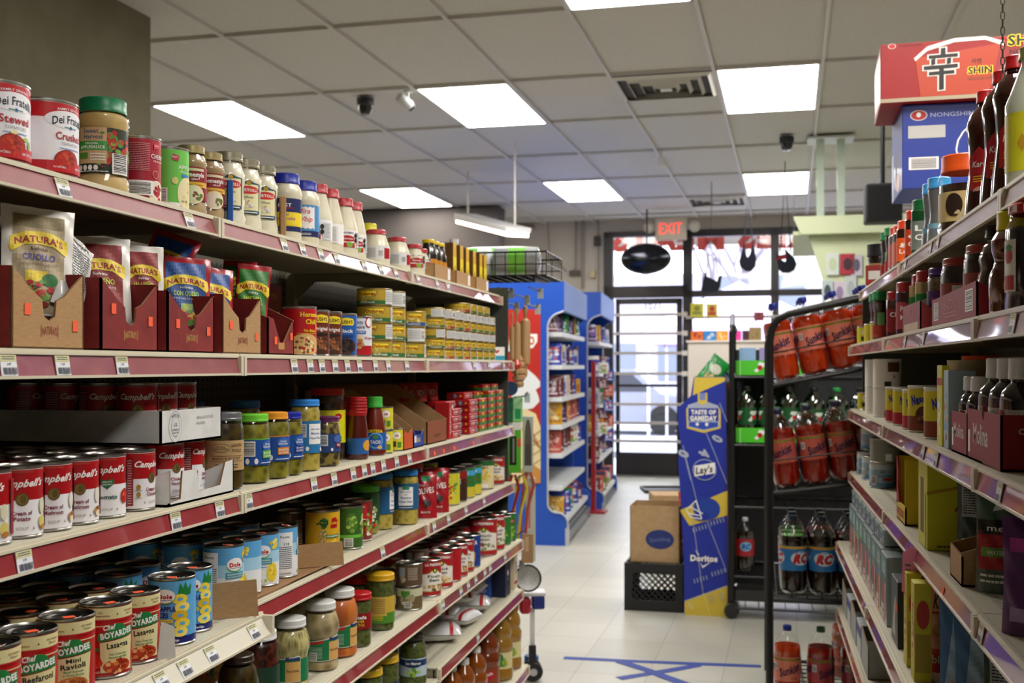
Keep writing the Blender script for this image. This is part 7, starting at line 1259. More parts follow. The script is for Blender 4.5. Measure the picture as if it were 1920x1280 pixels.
# ---------------- second rack behind, with green bottles
QY0, QY1 = 6.34, 6.9; QX0 = xat(1372, QY0); QX1 = xat(1452, QY0)
rk2 = empty('soda_rack', (QX0, QY0, 0), 0, 'black rack with lime green soda trays behind the blue snack display', 'bottle rack')
CHR = M('#9a9ca0', .2, 1); w2 = QX1 - QX0 + .72
for x, y in ((0, 0), (w2, 0), (0, .5), (w2, .5)):
 m = MB(); zt2 = zat(612, QX0, QY0); m.tube([(x, y, .10), (x, y, zt2 - .03), (x + .01, y + (.03 if y == 0 else -.03), zt2)], .016, BK, 10); part('post', m, rk2)
 c = MB(); c.lathe([(0, -.012), (.04, -.012), (.045, 0), (.04, .012), (0, .012)], M('#2a2a2c', .6), 18); o = part('caster_wheel', c, rk2); o.location = (x, y, .045); o.rotation_euler = (PI / 2, 0, .4)
for q in range(5):
 for r_ in range(2): put(K_7up2 if q % 2 else K_7up, (QX0 + .45 + .125 * q, QY0 + .09 + .14 * r_, zat(834, QX0, QY0) + .009), .2 * q, f'green soda bottle loose on the rear rack, {ORD[q]} right of the lime tray, {ORD[r_]} row', 'green soda bottles in the rear rack')
m = MB(); m.tube([(0, .03, zt2), (0, .25, zt2 + .07), (0, .47, zt2)], .014, CHR, 10); part('top_handle', m, rk2)
zl = [zat(v, QX0, QY0) for v in (707, 834, 950, 1080, 1140)]
for z in zl + [zat(590, QX0, QY0) * 0 + zat(560, QX0, QY0) * 0 + 1.72]:
 if z > 1.65: continue
 m = MB()
 for y in (0, .5): m.tube([(0, y, z), (w2, y, z)], .007, BK, 6)
 for i in range(14): x = w2 * i / 13; m.tube([(x, 0, z), (x, .5, z)], .003, BK, 6)
 part('wire_shelf', m, rk2)
m = MB(); m.box(-.01, .515, .1, w2, .53, 1.5, M('#26282a', .7)); part('back_panel', m, rk2)
m = MB(); m.box(.02, .0, .10, w2 - .02, .012, .16, M('#2e302e', .7)); m.box(.02, .04, .10, w2 - .02, .5, .105, M('#2e302e', .7)); part('lower_basket', m, rk2)
GTR = M('#4cc22c', .45)
for i, v in enumerate((707, 834)):
 z = zat(v, QX0, QY0) + .0085; k = tray(.37, .40, .085, .085, GTR, M('#2a7a1c', .5), [(1, 1), (-1, 1)], [('r', -.16, .0, -.155, .085, M('#a8e090', .5)), ('t', '7', -.05, .022, .05, WHITE, {'b': .08, 'sh': .4, 'rot': -.2}), ('e', -.05, .044, .014, .014, RED), ('p', [(-.02, .0), (.06, .0), (.06, .05), (.02, .06)], M('#c8d83c', .5)), ('t', '7', .14, .022, .05, WHITE, {'b': .08, 'sh': .4}), ('e', .14, .044, .014, .014, RED)], side=GTR)
 put(k, (QX0 + .203, QY0 + .25, z), 0, ['upper lime green soda tray in the rear rack', 'lower lime green soda tray in the rear rack'][i], 'lime green soda trays')
 if i == 1:
  for q in range(3):
   for r_ in range(2): put(K_7up, (QX0 + .085 + .115 * q, QY0 + .115 + .13 * r_, z + .006), .25 - .1 * q, f'green soda bottle in the lower lime tray, {ORD[q]} from the left, {ORD[r_]} row', 'green soda bottles in the rear rack')
 else:
  for q in range(3): put(carton(.09, .12, .15, (M('#8ab0d8', .5), M('#9a94c8', .5), M('#6a4a2c', .6))[q], {'front': [('r', -.045, 0, .045, .05, M(('#3a8ad0', '#a8b0b8', '#5a3a20')[q], .5))]}), (QX0 + .085 + .11 * q, QY0 + .125, z + .006), 0, ['pale blue carton', 'lilac carton', 'brown carton'][q] + ' standing in the upper lime green tray')
put(K_rcd, (xat(1397, QY0 + .1), QY0 + .12, zl[3] + .006), .1, 'single dark soda bottle with a white cap low in the rear rack')
# ---------------- snack display, crate and boxes
DZ = 6.30
def dp(u, v, dy=0): # point on the display's near side panel (a plane that faces the camera)
 xc = (u - CX) / F * DZ; X = xc * CA - DZ * SA; Y = xc * SA + DZ * CA; return X, Y, H + (HY - v) * DZ / F
D0 = Vector(dp(1318, 0)[:2] + (0,)); ds = empty('snack_display', (D0.x, D0.y, 0), RROT, 'tall blue and yellow football snack display stand in the aisle', 'snack display')
def dl(u, v): return ((u - 1318) * DZ / F * 1.03, H + (HY - v) * DZ / F)
ol = [(1302, 706), (1359, 706), (1363, 1163.6), (1302, 1164), (1284, 1156), (1284, 1062), (1279, 960), (1273, 858), (1279, 838), (1273, 796), (1273, 765), (1296, 742)]
ol = [dl(u, v) for u, v in ol][::-1]
BL_ = M('#1c2f9a', .5, name='display_blue'); YL_ = M('#d9bd44', .5, name='display_yellow'); SIL = M('#a8b0c4', .5)
m = MB(); m.prism(ol, .012, BL_, mside=M('#b8b4ac', .6)); s_ = m
D = lambda pts: [dl(u, v) for u, v in pts]
def pl(u0, v0, u1, v1, w_, mt):
 a, b = Vector((u0, v0)), Vector((u1, v1)); n = (b - a).normalized(); n = Vector((-n.y, n.x)) * w_ / 2; return ('p', D([tuple(a - n), tuple(b - n), tuple(b + n), tuple(a + n)]), mt)
def tx(s, u, v, h, mt, wpx, **o): o['w'] = wpx * DZ / F; a, b = dl(u, v); return ('t', s, a, b, h * DZ / F, mt, o)
def el(u, v, ru, rv, mt): a, b = dl(u, v); return ('e', a, b, ru * DZ / F, rv * DZ / F, mt)
px = [('p', D([(1303, 707), (1358, 707), (1358, 714), (1300, 741)]), YL_), ('p', D([(1358, 920), (1362, 918), (1362, 964), (1294, 986), (1279, 962), (1277, 957)]), YL_), ('p', D([(1285, 1128), (1362, 1095), (1362, 1163), (1302, 1163), (1285, 1156)]), YL_),
 pl(1285, 1128, 1362, 1095, 1.6, SIL), pl(1285, 790, 1318, 1110, 1.2, SIL) if 0 else pl(1282, 835, 1312, 960, 1.1, SIL), pl(1320, 800, 1361, 905, 1.1, SIL), pl(1284, 850, 1296, 900, 1.1, SIL), pl(1300, 975, 1318, 1108, 1.1, SIL), pl(1325, 975, 1361, 1070, 1.1, SIL), pl(1318, 1110, 1335, 1162, 1, M('#e6d890', .5)), pl(1348, 755, 1361, 790, 1.1, SIL)]
px += [('p', D([(1289, 764), (1348, 764), (1350, 770), (1350, 802), (1320, 811), (1289, 803), (1288, 770)]), YL_), ('p', D([(1291, 759), (1318, 750), (1346, 760), (1347, 800), (1320, 807), (1291, 800)]), SIL), ('p', D([(1292, 765), (1346, 765), (1346, 789), (1292, 789)]), BL_), ('p', D([(1293, 791), (1345, 791), (1345, 799), (1320, 805), (1293, 799)]), M('#2a4ab0', .5)), el(1308, 795, 3, 3, WHITE), el(1325, 795, 3, 3.5, WHITE),
 ('p', D([(1309, 736), (1326, 736), (1326, 754), (1318, 759), (1309, 754)]), YL_), ('p', D([(1312, 736), (1323, 736), (1323, 750), (1312, 750)]), M('#7a88b8', .5)), tx('TASTE OF', 1319, 776, 8, WHITE, 46, b=.05), tx('GAMEDAY', 1319, 788, 9, WHITE, 50, b=.05)]
px += [tx('4', 1313, 845, 20, SIL, 13, b=.05, rot=-2.0), tx('0', 1291, 855, 20, SIL, 13, b=.05, rot=1.1), tx('0', 1352, 826, 20, SIL, 11, b=.05, rot=1.1), tx('5', 1337, 1127, 15, M('#c8b878', .5), 11, b=.05, rot=.45), tx('0', 1354, 1121, 15, M('#c8b878', .5), 11, b=.05, rot=.45), tx('0', 1300, 1142, 14, M('#e0cc78', .5), 9, b=.05, rot=.6)]
px += [el(1321, 880, 22, 20, SIL), el(1321, 880, 20.5, 18.5, BL_), ('p', D([(1303, 873), (1340, 866), (1340, 886), (1303, 893)]), WHITE), tx("Lay's", 1321, 886, 13, BLACK, 33, sh=.25, b=.03, rot=.16)]
px += [el(1325, 953, 25, 21, M('#1c3f9e', .5)), el(1315, 968, 16, 8, BL_), pl(1289, 955, 1306, 938, 2, WHITE), pl(1288, 956, 1296, 970, 2, WHITE), pl(1296, 970, 1316, 972, 2, WHITE), pl(1294, 950, 1318, 962, 2, WHITE), pl(1306, 938, 1316, 972, 2, WHITE), pl(1290, 962, 1312, 966, 2, WHITE)]
px += [tx('Doritos', 1320, 1051, 11, WHITE, 50, b=.05), ('p', D([(1304, 1029), (1312, 1040), (1309, 1040)]), WHITE), ('p', D([(1312, 1053), (1318, 1060), (1335, 1050), (1318, 1064)]), WHITE)]
for i in range(5): px += [pl(1302 + 5.5 * i, 1085 - 2 * i, 1304 + 5.5 * i, 1093 - 2 * i, 1.6, SIL), pl(1334 + 5.5 * i, 1071 - 2.2 * i, 1336 + 5.5 * i, 1079 - 2.2 * i, 1.6, SIL), pl(1300 + 5.5 * i, 990 - 2 * i, 1302 + 5.5 * i, 998 - 2 * i, 1.4, SIL), pl(1332 + 5.5 * i, 976 - 2 * i, 1334 + 5.5 * i, 984 - 2 * i, 1.4, SIL)]
m.decal(px, lambda u, v, o: (u, -.006 - o, v), base=.0006, dl=.00012); part('printed_side_panel', m, ds)
m = MB(); m.prism(ol, .012, BL_, Matrix.Translation((0, .42, 0))); part('side_panel', m, ds)
bx1 = (1358 - 1318) * DZ / F; m = MB(); m.box(bx1 - .012, .006, .0, bx1, .414, 1.33, M('#8a6a48', .8)); part('back_panel', m, ds)
for z in (.28, .55, .82, 1.08): m = MB(); m.box(-.085, .006, z, bx1 - .012, .414, z + .01, M('#8a6a48', .8)); part('shelf', m, ds)
CH_ = [pouch(.17, .24, .07, M(c, .25, coat=.6), [('e', 0, .14, .05, .04, M(d, .4)), ('t', t_, 0, .13, .02, WHITE, {'w': .09}), ('blobs', 0, .06, .05, .03, 10, .016, TAN_, 3)], name='chip_bag', cat='chip bag') for c, d, t_ in (('#1f8a3c', '#e8e0d0', 'Chips'), ('#d8481c', '#b01c1c', 'HOT'), ('#1c6ab8', '#1c2f7a', 'Ranch'), ('#1a1a22', '#3a6ab0', 'Dip'), ('#c8ccd8', '#2a4ab0', 'Salt'))]
for i, (u, v, k, ro, dy) in enumerate(((1318, 712, 0, 38, .12), (1300, 735, 1, 20, .10), (1285, 785, 2, 10, .2), (1276, 860, 3, 4, .2), (1278, 935, 1, -8, .2), (1282, 1000, 4, 10, .2), (1330, 716, 1, 80, .22), (1340, 712, 4, 50, .15), (1278, 1000, 1, -5, .2))):
 X, Y, Z = dp(u, v); kk = CH_[k]; X += math.sin(DR) * dy; Y += math.cos(DR) * dy
 o = put(kk, (X, Y, max(.29, Z - (.02 if v < 730 else .10))), 0, ['green chip bag leaning out of the top of the display', 'orange chip bag at the top left of the display', 'blue chip bag below the top of the display', 'black chip bag poking from the display side', 'orange chip bag low in the display side', 'silver chip bag near the crate', 'orange bag lying on the display top', 'silver bag lying on the display top', 'orange chip bag beside the cardboard box'][i], 'chip bags in the display')
 o.rotation_euler = (0, math.radians(ro), AS + (-.9 if v > 760 else 0)); o.scale = (.72,) * 3 if i == 0 else (.5,) * 3
# milk crate
def w3(u, v, z=0):   # floor point under a pixel
 zc = F * (H - z) / (v - HY); xc = (u - CX) / F * zc; return xc * CA - zc * SA, xc * SA + zc * CA
cx, cy = w3(1227, 1146); CWd = 110 * 6.41 / F; m = MB(); PL = M('#17181a', .5)
ct = empty('milk_crate', (cx, cy + .165, 0), RROT, 'black plastic milk crate on the floor under the cardboard box', 'crate'); a = CWd / 2; hh = .272
for y in (-.165, .165):
 m = MB(); s1 = 1 if y > 0 else -1
 m.box(-a, y - .006, 0, a, y + .006, .06, PL); m.box(-a, y - .006, hh - .055, a, y + .006, hh, PL); m.box(-a, y - .006, .06, -a + .045, y + .006, hh - .055, PL); m.box(a - .045, y - .006, .06, a, y + .006, hh - .055, PL)
 for i in range(-5, 10):
  for sg in (1, -1):
   x0 = -a + .045 + i * .036; L_ = hh - .115; q0 = max(x0, -a + .045) if sg > 0 else x0
   pa = [(x0, .06), (x0 + L_, .06 + L_)] if sg > 0 else [(x0 + L_, .06), (x0, .06 + L_)]
   cl = clip(clip([(pa[0][0] - .004, pa[0][1]), (pa[0][0] + .004, pa[0][1]), (pa[1][0] + .004, pa[1][1]), (pa[1][0] - .004, pa[1][1])], 0, -a + .045, False), 0, a - .045, True)
   if len(cl) >= 3: m.prism(cl, .007, PL, Matrix.Translation((0, y, 0)))
 part('lattice_side', m, ct)
for x in (-a, a):
 m = MB(); m.box(x - .006 * (1 if x > 0 else -1) * 2, -.165, 0, x, .165, .08, PL) if 0 else m.box(min(x, x - math.copysign(.01, x)), -.165, 0, max(x, x - math.copysign(.01, x)), .165, .1, PL); m.box(min(x, x - math.copysign(.01, x)), -.165, hh - .09, max(x, x - math.copysign(.01, x)), .165, hh, PL)
 for i in range(7): yy = -.15 + i * .05; m.box(min(x, x - math.copysign(.008, x)), yy - .006, .1, max(x, x - math.copysign(.008, x)), yy + .006, hh - .09, PL)
 part('slotted_side', m, ct)
m = MB(); m.box(-a, -.165, 0, a, .165, .008, PL); part('crate_floor', m, ct)
bw = 93 * 6.41 / F; m = MB(); bh = 107 * 6.41 / F; KR = noisy('#a98a62', '#b0926a', 30, .8, name='kraft_box'); t_ = .005; bd = .27
bx_ = empty('cardboard_box', (cx + .002, cy + .165, hh + .001), RROT, 'open brown cardboard box with a blue oval print on the milk crate', 'cardboard box')
for k_ in range(4):
 m = MB(); L_ = bw if k_ % 2 == 0 else bd; off = (bd if k_ % 2 == 0 else bw) / 2; T = Matrix.Rotation(PI / 2 * k_, 4, 'Z') @ Matrix.Translation((0, -off + t_ / 2, 0))
 m.prism([(-L_ / 2, 0), (L_ / 2, 0), (L_ / 2 + (0), bh), (-L_ / 2, bh)], t_, KR, T, mside=KRAFTIN)
 if k_ == 0: m.decal([('e', .03, .135, .082, .056, M('#1f2f6e', .6)), ('t', 'Sparkling', .03, .125, .022, M('#5a6a9a', .6), {'w': .12, 'rot': .08})], lambda u, v, o: (u, -bd / 2 - o, v))
 part('side_panel', m, bx_)
m = MB(); m.box(-bw / 2, -bd / 2, 0, bw / 2, bd / 2, t_, KR); part('bottom_panel', m, bx_)
b2x, b2y = w3(1258, 1040); m = MB(); m.cbox(-.15, -.15, 0, .15, .15, .42, KR, .003); single('cardboard_box', m, 'brown cardboard box behind the open one beside the display', 'cardboard box', (b2x - .03, b2y + .35, 0), AS)
tx_, ty2 = w3(1258, 910); m = MB(); m.box(-.3, -.25, 0, .3, .25, .01, PL); m.box(-.3, -.25, 0, -.28, .25, .03, PL); m.box(.28, -.25, 0, .3, .25, .03, PL); m.box(-.3, -.25, 0, .3, -.23, .03, PL); m.box(-.3, .23, 0, .3, .25, .03, PL); single('boot_tray', m, 'shallow black tray on the floor near the door', 'tray', (tx_ + .02, ty2 - .55, .0), AS)
# blue floor tape
TP = M('#1f3a8e', .6, name='blue_tape')
def tape(pts, wd_, label):
 m = MB(); P = [Vector(w3(u, v) + (0,)) for u, v in pts]; vs = []
 for i, p in enumerate(P):
  d = (P[min(i + 1, len(P) - 1)] - P[max(i - 1, 0)]).normalized(); n = Vector((-d.y, d.x, 0)) * wd_ / 2 * (1 + .06 * (-1) ** i); vs += [p - n, p + n]
 z = .0012 if 'long' in label else (.0018 if 'rising' in label else .0024); top = [(q.x - P[0].x, q.y - P[0].y, z) for q in vs]; bt = [(q[0], q[1], .0002) for q in top]; n_ = len(top); fs = []
 for i in range(0, n_ - 2, 2): fs += [[i, i + 2, i + 3, i + 1], [i + n_, i + 2 + n_, i + 2, i], [i + 1, i + 3, i + 3 + n_, i + 1 + n_]]
 m.add(top + bt, fs, TP); single('floor_tape', m, label, 'tape', (P[0].x, P[0].y, 0), 0, 'strips of blue tape on the floor')
tape([(1057, 1233), (1200, 1240), (1300, 1244), (1427, 1249)], .048, 'long blue tape strip across the aisle floor')
tape([(1163, 1240), (1215, 1257), (1255, 1272), (1300, 1288), (1345, 1306)], .055, 'blue tape strip of the cross running down to the right')
tape([(1160, 1272), (1210, 1264), (1260, 1256), (1310, 1247)], .05, 'blue tape strip of the cross rising to the right')
# ================================================================ blue snack gondolas
def rx(u, yr): t = (u - CX) / F; c, s = math.cos(AR), math.sin(AR); return yr * (t * c - s) / (c + t * s)
def rz_(v, xr, yr): return H + (HY - v) * (-xr * math.sin(AR) + yr * math.cos(AR)) / F
SB = M('#1a50b8', .45, name='blue_shelving_paint'); SBL = M('#5c82c8', .5, name='light_blue_header'); SWH = M('#dcdfe2', .4); SBD = M('#123a86', .6); STG = M('#b8bcc4', .4)
SN = [('#1c3fae', '#e8e8ee', '#c83a3a'), ('#c8ccd8', '#3a5ab8', '#d8b03c'), ('#d8a42c', '#b8741c', '#e8d8a0'), ('#1f8a4c', '#e0e8e0', '#1a5a30'), ('#c8584c', '#e8b0a0', '#8e2a2a'), ('#6a2430', '#d8c8d0', '#3a1a3a'), ('#e4e2de', '#7aa83c', '#c84a3a'), ('#3a2a5a', '#c8a8d8', '#8a5ab8')]
K_sn = [pouch(.13, .17, .06, M(a_, .3, coat=.5), [('blobs', 0, .09, .045, .06, 12, .018, [M(b_, .4), M(c_, .4)], i), ('r', -.05, .02, .05, .035, M(b_, .4))], name='snack_bag', cat='snack bag') for i, (a_, b_, c_) in enumerate(SN)]
K_bx = [carton(.10, .12, .13, M(a_, .45), {'front': [('r', -.04, .02, .04, .08, M(b_, .5))], 'right': [('blobs', 0, .07, .04, .04, 8, .015, [M(b_, .5), M(c_, .5)], 3)]}) for a_, b_, c_ in SN]
GR_ROT = .047
def bluegon(y0, y1, uL, topv, hdr, ub, uf, ubase, vs, label, desc, seed, w=.9):
 xb0 = rx(ub, y0); xf = rx(uf, y0); xbase = rx(ubase, y0); o0 = room(xf, y0); GG = lambda x, y: (o0[0] + x * math.cos(GR_ROT) - y * math.sin(GR_ROT), o0[1] + x * math.sin(GR_ROT) + y * math.cos(GR_ROT)); g = empty('blue_gondola', (o0[0], o0[1], 0), GR_ROT, label, 'blue shelving', 'blue snack gondolas')
 zt_ = rz_(topv, xf, y0); zh = rz_(hdr, xf, y0); n = xb0 - xf; bq = xbase - xf; zb = rz_(vs[-1], xf, y0); zk = rz_(vs[-1] + 38 if w > .8 else vs[-1] + 20, xf, y0); L_ = y1 - y0
 arc = lambda cx_, cz_, r, a0, a1: [(cx_ + r * math.cos(math.radians(a0 + (a1 - a0) * i / 6)), cz_ + r * math.sin(math.radians(a0 + (a1 - a0) * i / 6))) for i in range(7)]
 r = .13; prof = [(-w, 0), (bq, 0), (bq, zb - .02)] + arc(bq - .08, zb - .02, .08, 0, 90) + arc(n + .07, zb + .13, .07, 270, 180) + [(n, zh - .16)] + arc(n + .12, zh - .13, .12, 180, 100) + [(0, zh), (0, zt_), (-w, zt_)]
 for yy in (0, L_):
  m = MB(); m.prism(prof, .03, SB, Matrix.Translation((0, yy, 0))); part('end_panel', m, g)
 m = MB(); pts = [(x, -.018, z) for x, z in prof[1:-2]]; m.tube(pts, .008, STG, 6); part('edge_trim', m, g)
 m = MB(); m.box(-.03, .015, zh, 0, L_ - .015, zt_, SBL); m.box(-w, .015, zt_ - .02, -.03, L_ - .015, zt_ - .001, SB); part('header', m, g)
 m = MB(); m.box(-w, .015, 0, n - .10 - .25, L_ - .015, zt_ - .02, SBD); part('back_panel', m, g)
 m = MB(); m.box(n - .3, .015, .0, bq - .03, L_ - .015, zb - .09, M('#8a8e94', .4)); m.box(bq - .03, .015, .02, bq, L_ - .015, zb - .10, M('#6a6e74', .35, .5)); m.box(bq - .02, -.02, 0, bq + .005, .05, zb - .06, M('#b8bcc0', .4)); part('kick_base', m, g)
 rr = random.Random(seed); cnt = 0
 for si, v in enumerate(vs):
  z = rz_(v, xf, y0); m = MB(); xe = bq - .02 if si == len(vs) - 1 else -.02; m.box(n - .33, .018, z - .035, xe, L_ - .018, z, SWH); part('shelf', m, g)
  if si == len(vs) - 2 and w > .8: continue
  y = .12; nn = 0
  while y < L_ - .1:
   k = rr.choice(K_sn if rr.random() < .75 else K_bx); x = xe - .07 - rr.uniform(0, .03); p = GG(x, y); cnt += 1
   put(k, (p[0], p[1], z + .0008), GR_ROT + rr.uniform(.0, .9), f'{desc}, {ORD[si]} shelf down, {ORD[min(15, nn)]} from its near end', 'goods in the blue gondolas'); y += rr.uniform(.17, .23); nn += 1
   if si == 0 and rr.random() < .3: y += .1
 return g, xf
g1, x1 = bluegon(8.6, 10.35, 900, 527, 583, 1028, 1058, 1065, (622, 684, 745, 797, 851, 912, 975), 'near blue snack shelving with the red ice cream poster on its end', 'snack pack in the near blue shelving', 5)
g2, x2 = bluegon(10.9, 12.6, 1000, 547, 590, 1102, 1127, 1133, (640, 699, 760, 812, 862, 930), 'far blue snack shelving closer to the door', 'snack pack in the far blue shelving', 11, w=.6)
# ice cream poster on the near end panel
pm = MB(); PY_ = 8.6 - .018
def pp(u, v): x = rx(u, PY_); return ((x - x1) * 1.0, rz_(v, x, PY_))
Q = lambda pts: [pp(*q) for q in pts]
pm.decal([('p', Q([(940, 580), (1014, 580), (1014, 906), (940, 906)]), M('#b8281f', .45)), ('p', Q([(950, 640), (990, 626), (1008, 626), (1008, 640), (1000, 652), (985, 653), (950, 660)]), WHITE), ('t', 'HELADO', pp(975, 646)[0], pp(975, 646)[1], .065, M('#c8601c', .5), {'w': .24, 'b': .05}), ('p', Q([(975, 700), (990, 692), (1005, 705), (1013, 715), (1013, 725), (1005, 730), (1010, 742), (1012, 752), (1000, 765), (970, 770), (960, 740)]), M('#e4e8ea', .5)),
 ('p', Q([(985, 765), (1005, 775), (1014, 800), (1014, 905), (960, 905), (960, 790)]), M('#e6d2a0', .5)), ('p', Q([(1000, 870), (1014, 880), (1014, 905), (990, 905), (975, 880)]), M('#c88a3c', .5))] + [('p', Q([(975 + 9 * i, 800 + 0 * i), (977 + 9 * i, 800), (1014, 838 - 9 * i * 0 + 0), (1014, 842)]), M('#a8743c', .5)) for i in range(3)] + [('p', Q([(985, 880 - 18 * i), (1014, 860 - 18 * i), (1014, 862 - 18 * i), (985, 882 - 18 * i)]), M('#a8743c', .5)) for i in range(4)], lambda u, v, o: (u, -.018 - o, v), base=.002, dl=.0006)
part('poster', pm, g1)
# red strip stand between the two blue gondolas
p = room(rx(1113, 10.62), 10.62); st = empty('strip_stand', (p[0], p[1], 0), 0, 'slim red stand hung with snack strips between the blue shelvings', 'display stand'); RD = M('#a8201c', .4)
m = MB(); m.box(-.02, -.02, 0, .02, .02, 1.45, RD); part('pole', m, st); m = MB(); m.box(-.05, -.1, 0, .12, .1, .02, RD); part('foot', m, st)
for i in range(11):
 X = p[0] + .10 + .05 * (i % 2); Z = .62 + .075 * (i // 1) * .95; k = K_sn[(5, 0, 6, 4)[i % 4]]; o = put(k, (X, p[1] - .03 - .03 * (i % 3), Z), .3 * (i % 3), f'small snack bag hanging on the red stand, {ORD[i]} from the bottom', 'snack bags on the red stand'); o.scale = (.8, .8, .62)
# ================================================================ end of the left run: hooks, baskets, kitchen tools
EY = YJ[3] + .03; HK = M('#1c1d1f', .35, .6)
def epx(u, v, Y): X = xat(u, Y); return X, Y, zat(v, X, Y)
def wirebasket():
 x0, x1_, y0, y1 = -1.30, -.83, EY, EY + .36; z = zat(520, -1.0, EY + .1); t = empty('wire_basket', (x0, y0, z), 0, 'black wire basket holding paper goods at the end of the left shelving', 'wire basket')
 m = MB(); w_ = x1_ - x0; d_ = y1 - y0
 for h_, r in ((0, .003), (.045, .0025), (.095, .004)): m.tube([(0, 0, h_), (w_, 0, h_), (w_, d_, h_), (0, d_, h_)], r, HK, 6, True)
 for i in range(12): x = w_ * i / 11; m.tube([(x, 0, .095), (x, 0, 0), (x, d_, 0), (x, d_, .095)], .002, HK, 5)
 for i in range(9): y = d_ * i / 8; m.tube([(0, y, .095), (0, y, 0), (w_, y, 0), (w_, y, .095)], .002, HK, 5)
 part('wire_frame', m, t); m = MB()
 for x in (.05, w_ - .05): m = MB(); m.prism([(-.0, -.006), (.30, -.006), (.30, -.012), (.0, -.03)], .006, HK, Matrix.Translation((x, 0, 0)) @ Matrix.Rotation(PI / 2, 4, 'Z')); part('bracket', m, t)
 return z
zb_ = wirebasket()
def pack(x, y, z, r, L_, c1, c2, label, rz=0):
 m = MB(); m.lathe([(0, 0), (r * .9, 0), (r, .01), (r, L_ * .35)], M(c1, .35, coat=.8), 24); m.lathe([(r, L_ * .35), (r, L_ * .75)], M(c2, .35, coat=.8), 24); m.lathe([(r, L_ * .75), (r * .96, L_), (r * .5, L_ + .01), (0, L_ + .01)], M(c1, .3, coat=.8), 24); o = single('cup_pack', m, label, 'paper goods', (x, y, z), 0, 'wrapped packs in the wire basket'); o.rotation_euler = (0, PI / 2, rz)
pack(-1.27, EY + .07, zb_ + .066, .058, .19, '#dfe6e4', '#6ac84c', 'white and green wrapped pack at the left of the wire basket'); pack(-1.06, EY + .075, zb_ + .066, .058, .18, '#9aa0a4', '#78c84c', 'grey and green wrapped pack in the middle of the basket'); pack(-1.2, EY + .21, zb_ + .075, .066, .26, '#d8e4e0', '#8ad06c', 'large pale wrapped pack at the back of the basket')
m = MB(); m.lathe([(0, 0), (.045, 0), (.045, .09), (.014, .17), (.014, .19), (.018, .192), (.018, .21), (0, .212)], M('#dfe2e6', .3, coat=.4), 20); X, Y, Z = epx(892, 480, 4.2); single('spray_bottle', m, 'white bottle with a grey tip behind the yellow cartons', 'bottle', (-1.16, 4.25, ZA + .001))
def hook(X, Z, L_, label):
 m = MB(); m.tube([(X, EY - .01, Z), (X, EY + L_ - .02, Z), (X, EY + L_, Z + .015)], .003, HK, 6); m.box(X - .012, EY + L_ - .004, Z - .03, X + .012, EY + L_, Z + .012, M('#c8d0d4', .3)); single('peg_hook', m, label, 'hook', (0, 0, 0), 0, 'metal hooks on the end of the left shelving')
for i, (u, v) in enumerate(((955, 545), (985, 558), (1010, 545), (965, 572), (1005, 575), (945, 735), (985, 742), (950, 885), (985, 888), (960, 990), (985, 992), (975, 1058))):
 X = min(-.86, xat(u, EY + .2)); hook(X, zat(v, X, EY + .2), .24, f'{ORD[i]} metal hook counted from the top at the shelving end')
WD = noisy('#b08a5c', '#c09a6c', 14, .6, stretch=(1, 1, .1), name='turned_wood')
def pin(u, vt, vb, w_, label, y, prof=None):
 X, Y, Zt = epx(u, vt, EY + y); Zb = zat(vb, X, Y); h = Zt - Zb; m = MB(); r = w_
 m.lathe([(0, 0), (r * .35, .005), (r * .5, .02), (r * .3, .045), (r * .3, .055), (r * .95, .06), (r, .07), (r, h - .075), (r * .9, h - .065), (r * .3, h - .055), (r * .3, h - .04), (r * .5, h - .02), (r * .4, h - .005), (0, h)], WD, 24); single('rolling_pin', m, label, 'rolling pin', (X, Y, Zb), 0, 'hanging wooden rolling pins')
pin(985, 572, 708, .021, 'wooden rolling pin with a ball end hanging in front of the red poster', .20); pin(969, 578, 705, .013, 'slim wooden rolling pin in the middle', .12); pin(960, 585, 700, .010, 'slim wooden rolling pin at the left', .08)
X, Y, Z = epx(973, 660, EY + .15); m = MB(); zb2 = zat(727, X, Y); h = Z + .12 - zb2
m.lathe([(0, 0), (.018, .004), (.022, .018), (.018, .03), (.026, .034), (.027, .05), (.018, .056), (.027, .062), (.027, .078), (.018, .084), (.025, .09), (.025, .104), (.016, .11), (.02, .118), (.008, .14), (.007, h)], WD, 24); single('wooden_whisk', m, 'turned wooden chocolate whisk with carved rings hanging at the shelving end', 'whisk', (X, Y, zb2))
def blister(u0, u1, v0, v1, y, c, art, label, name='blister_pack', rz=None):
 Y = EY + y; u = (u0 + u1) / 2; X = xat(u, Y); zz = zc_of(X, Y); w_ = (u1 - u0) * zz / F; Zt, Zb = zat(v0, X, Y), zat(v1, X, Y); m = MB(); m.cbox(-w_ / 2, -.006, 0, w_ / 2, .006, Zt - Zb, M(c, .35, coat=.6), .002); h_ = Zt - Zb
 m.decal([tuple([q[0]] + [(a_ * (w_ if i % 2 == 0 else h_) if isinstance(a_, float) else a_) for i, a_ in enumerate(q[1:])]) if q[0] == 'r' else q for q in art(w_, h_)], lambda uu, vv, o: (uu, -.006 - o, vv)); single(name, m, label, 'hanging pack', (X, Y, Zb), tocam(X, Y) if rz is None else rz, 'packs hanging at the end of the left shelving')
GB = '#5cb82c'
blister(948, 977, 788, 886, .17, GB, lambda w_, h_: [('r', -.25, .15, .2, .7, BLACK), ('r', -.5, .82, .5, .97, WHITE), ('r', -.05, .2, .08, .66, M('#a8b0a8', .3, .7)), ('r', .25, .5, .5, .66, M('#d85a3c', .5))], 'lime green blister pack with a dark peeler')
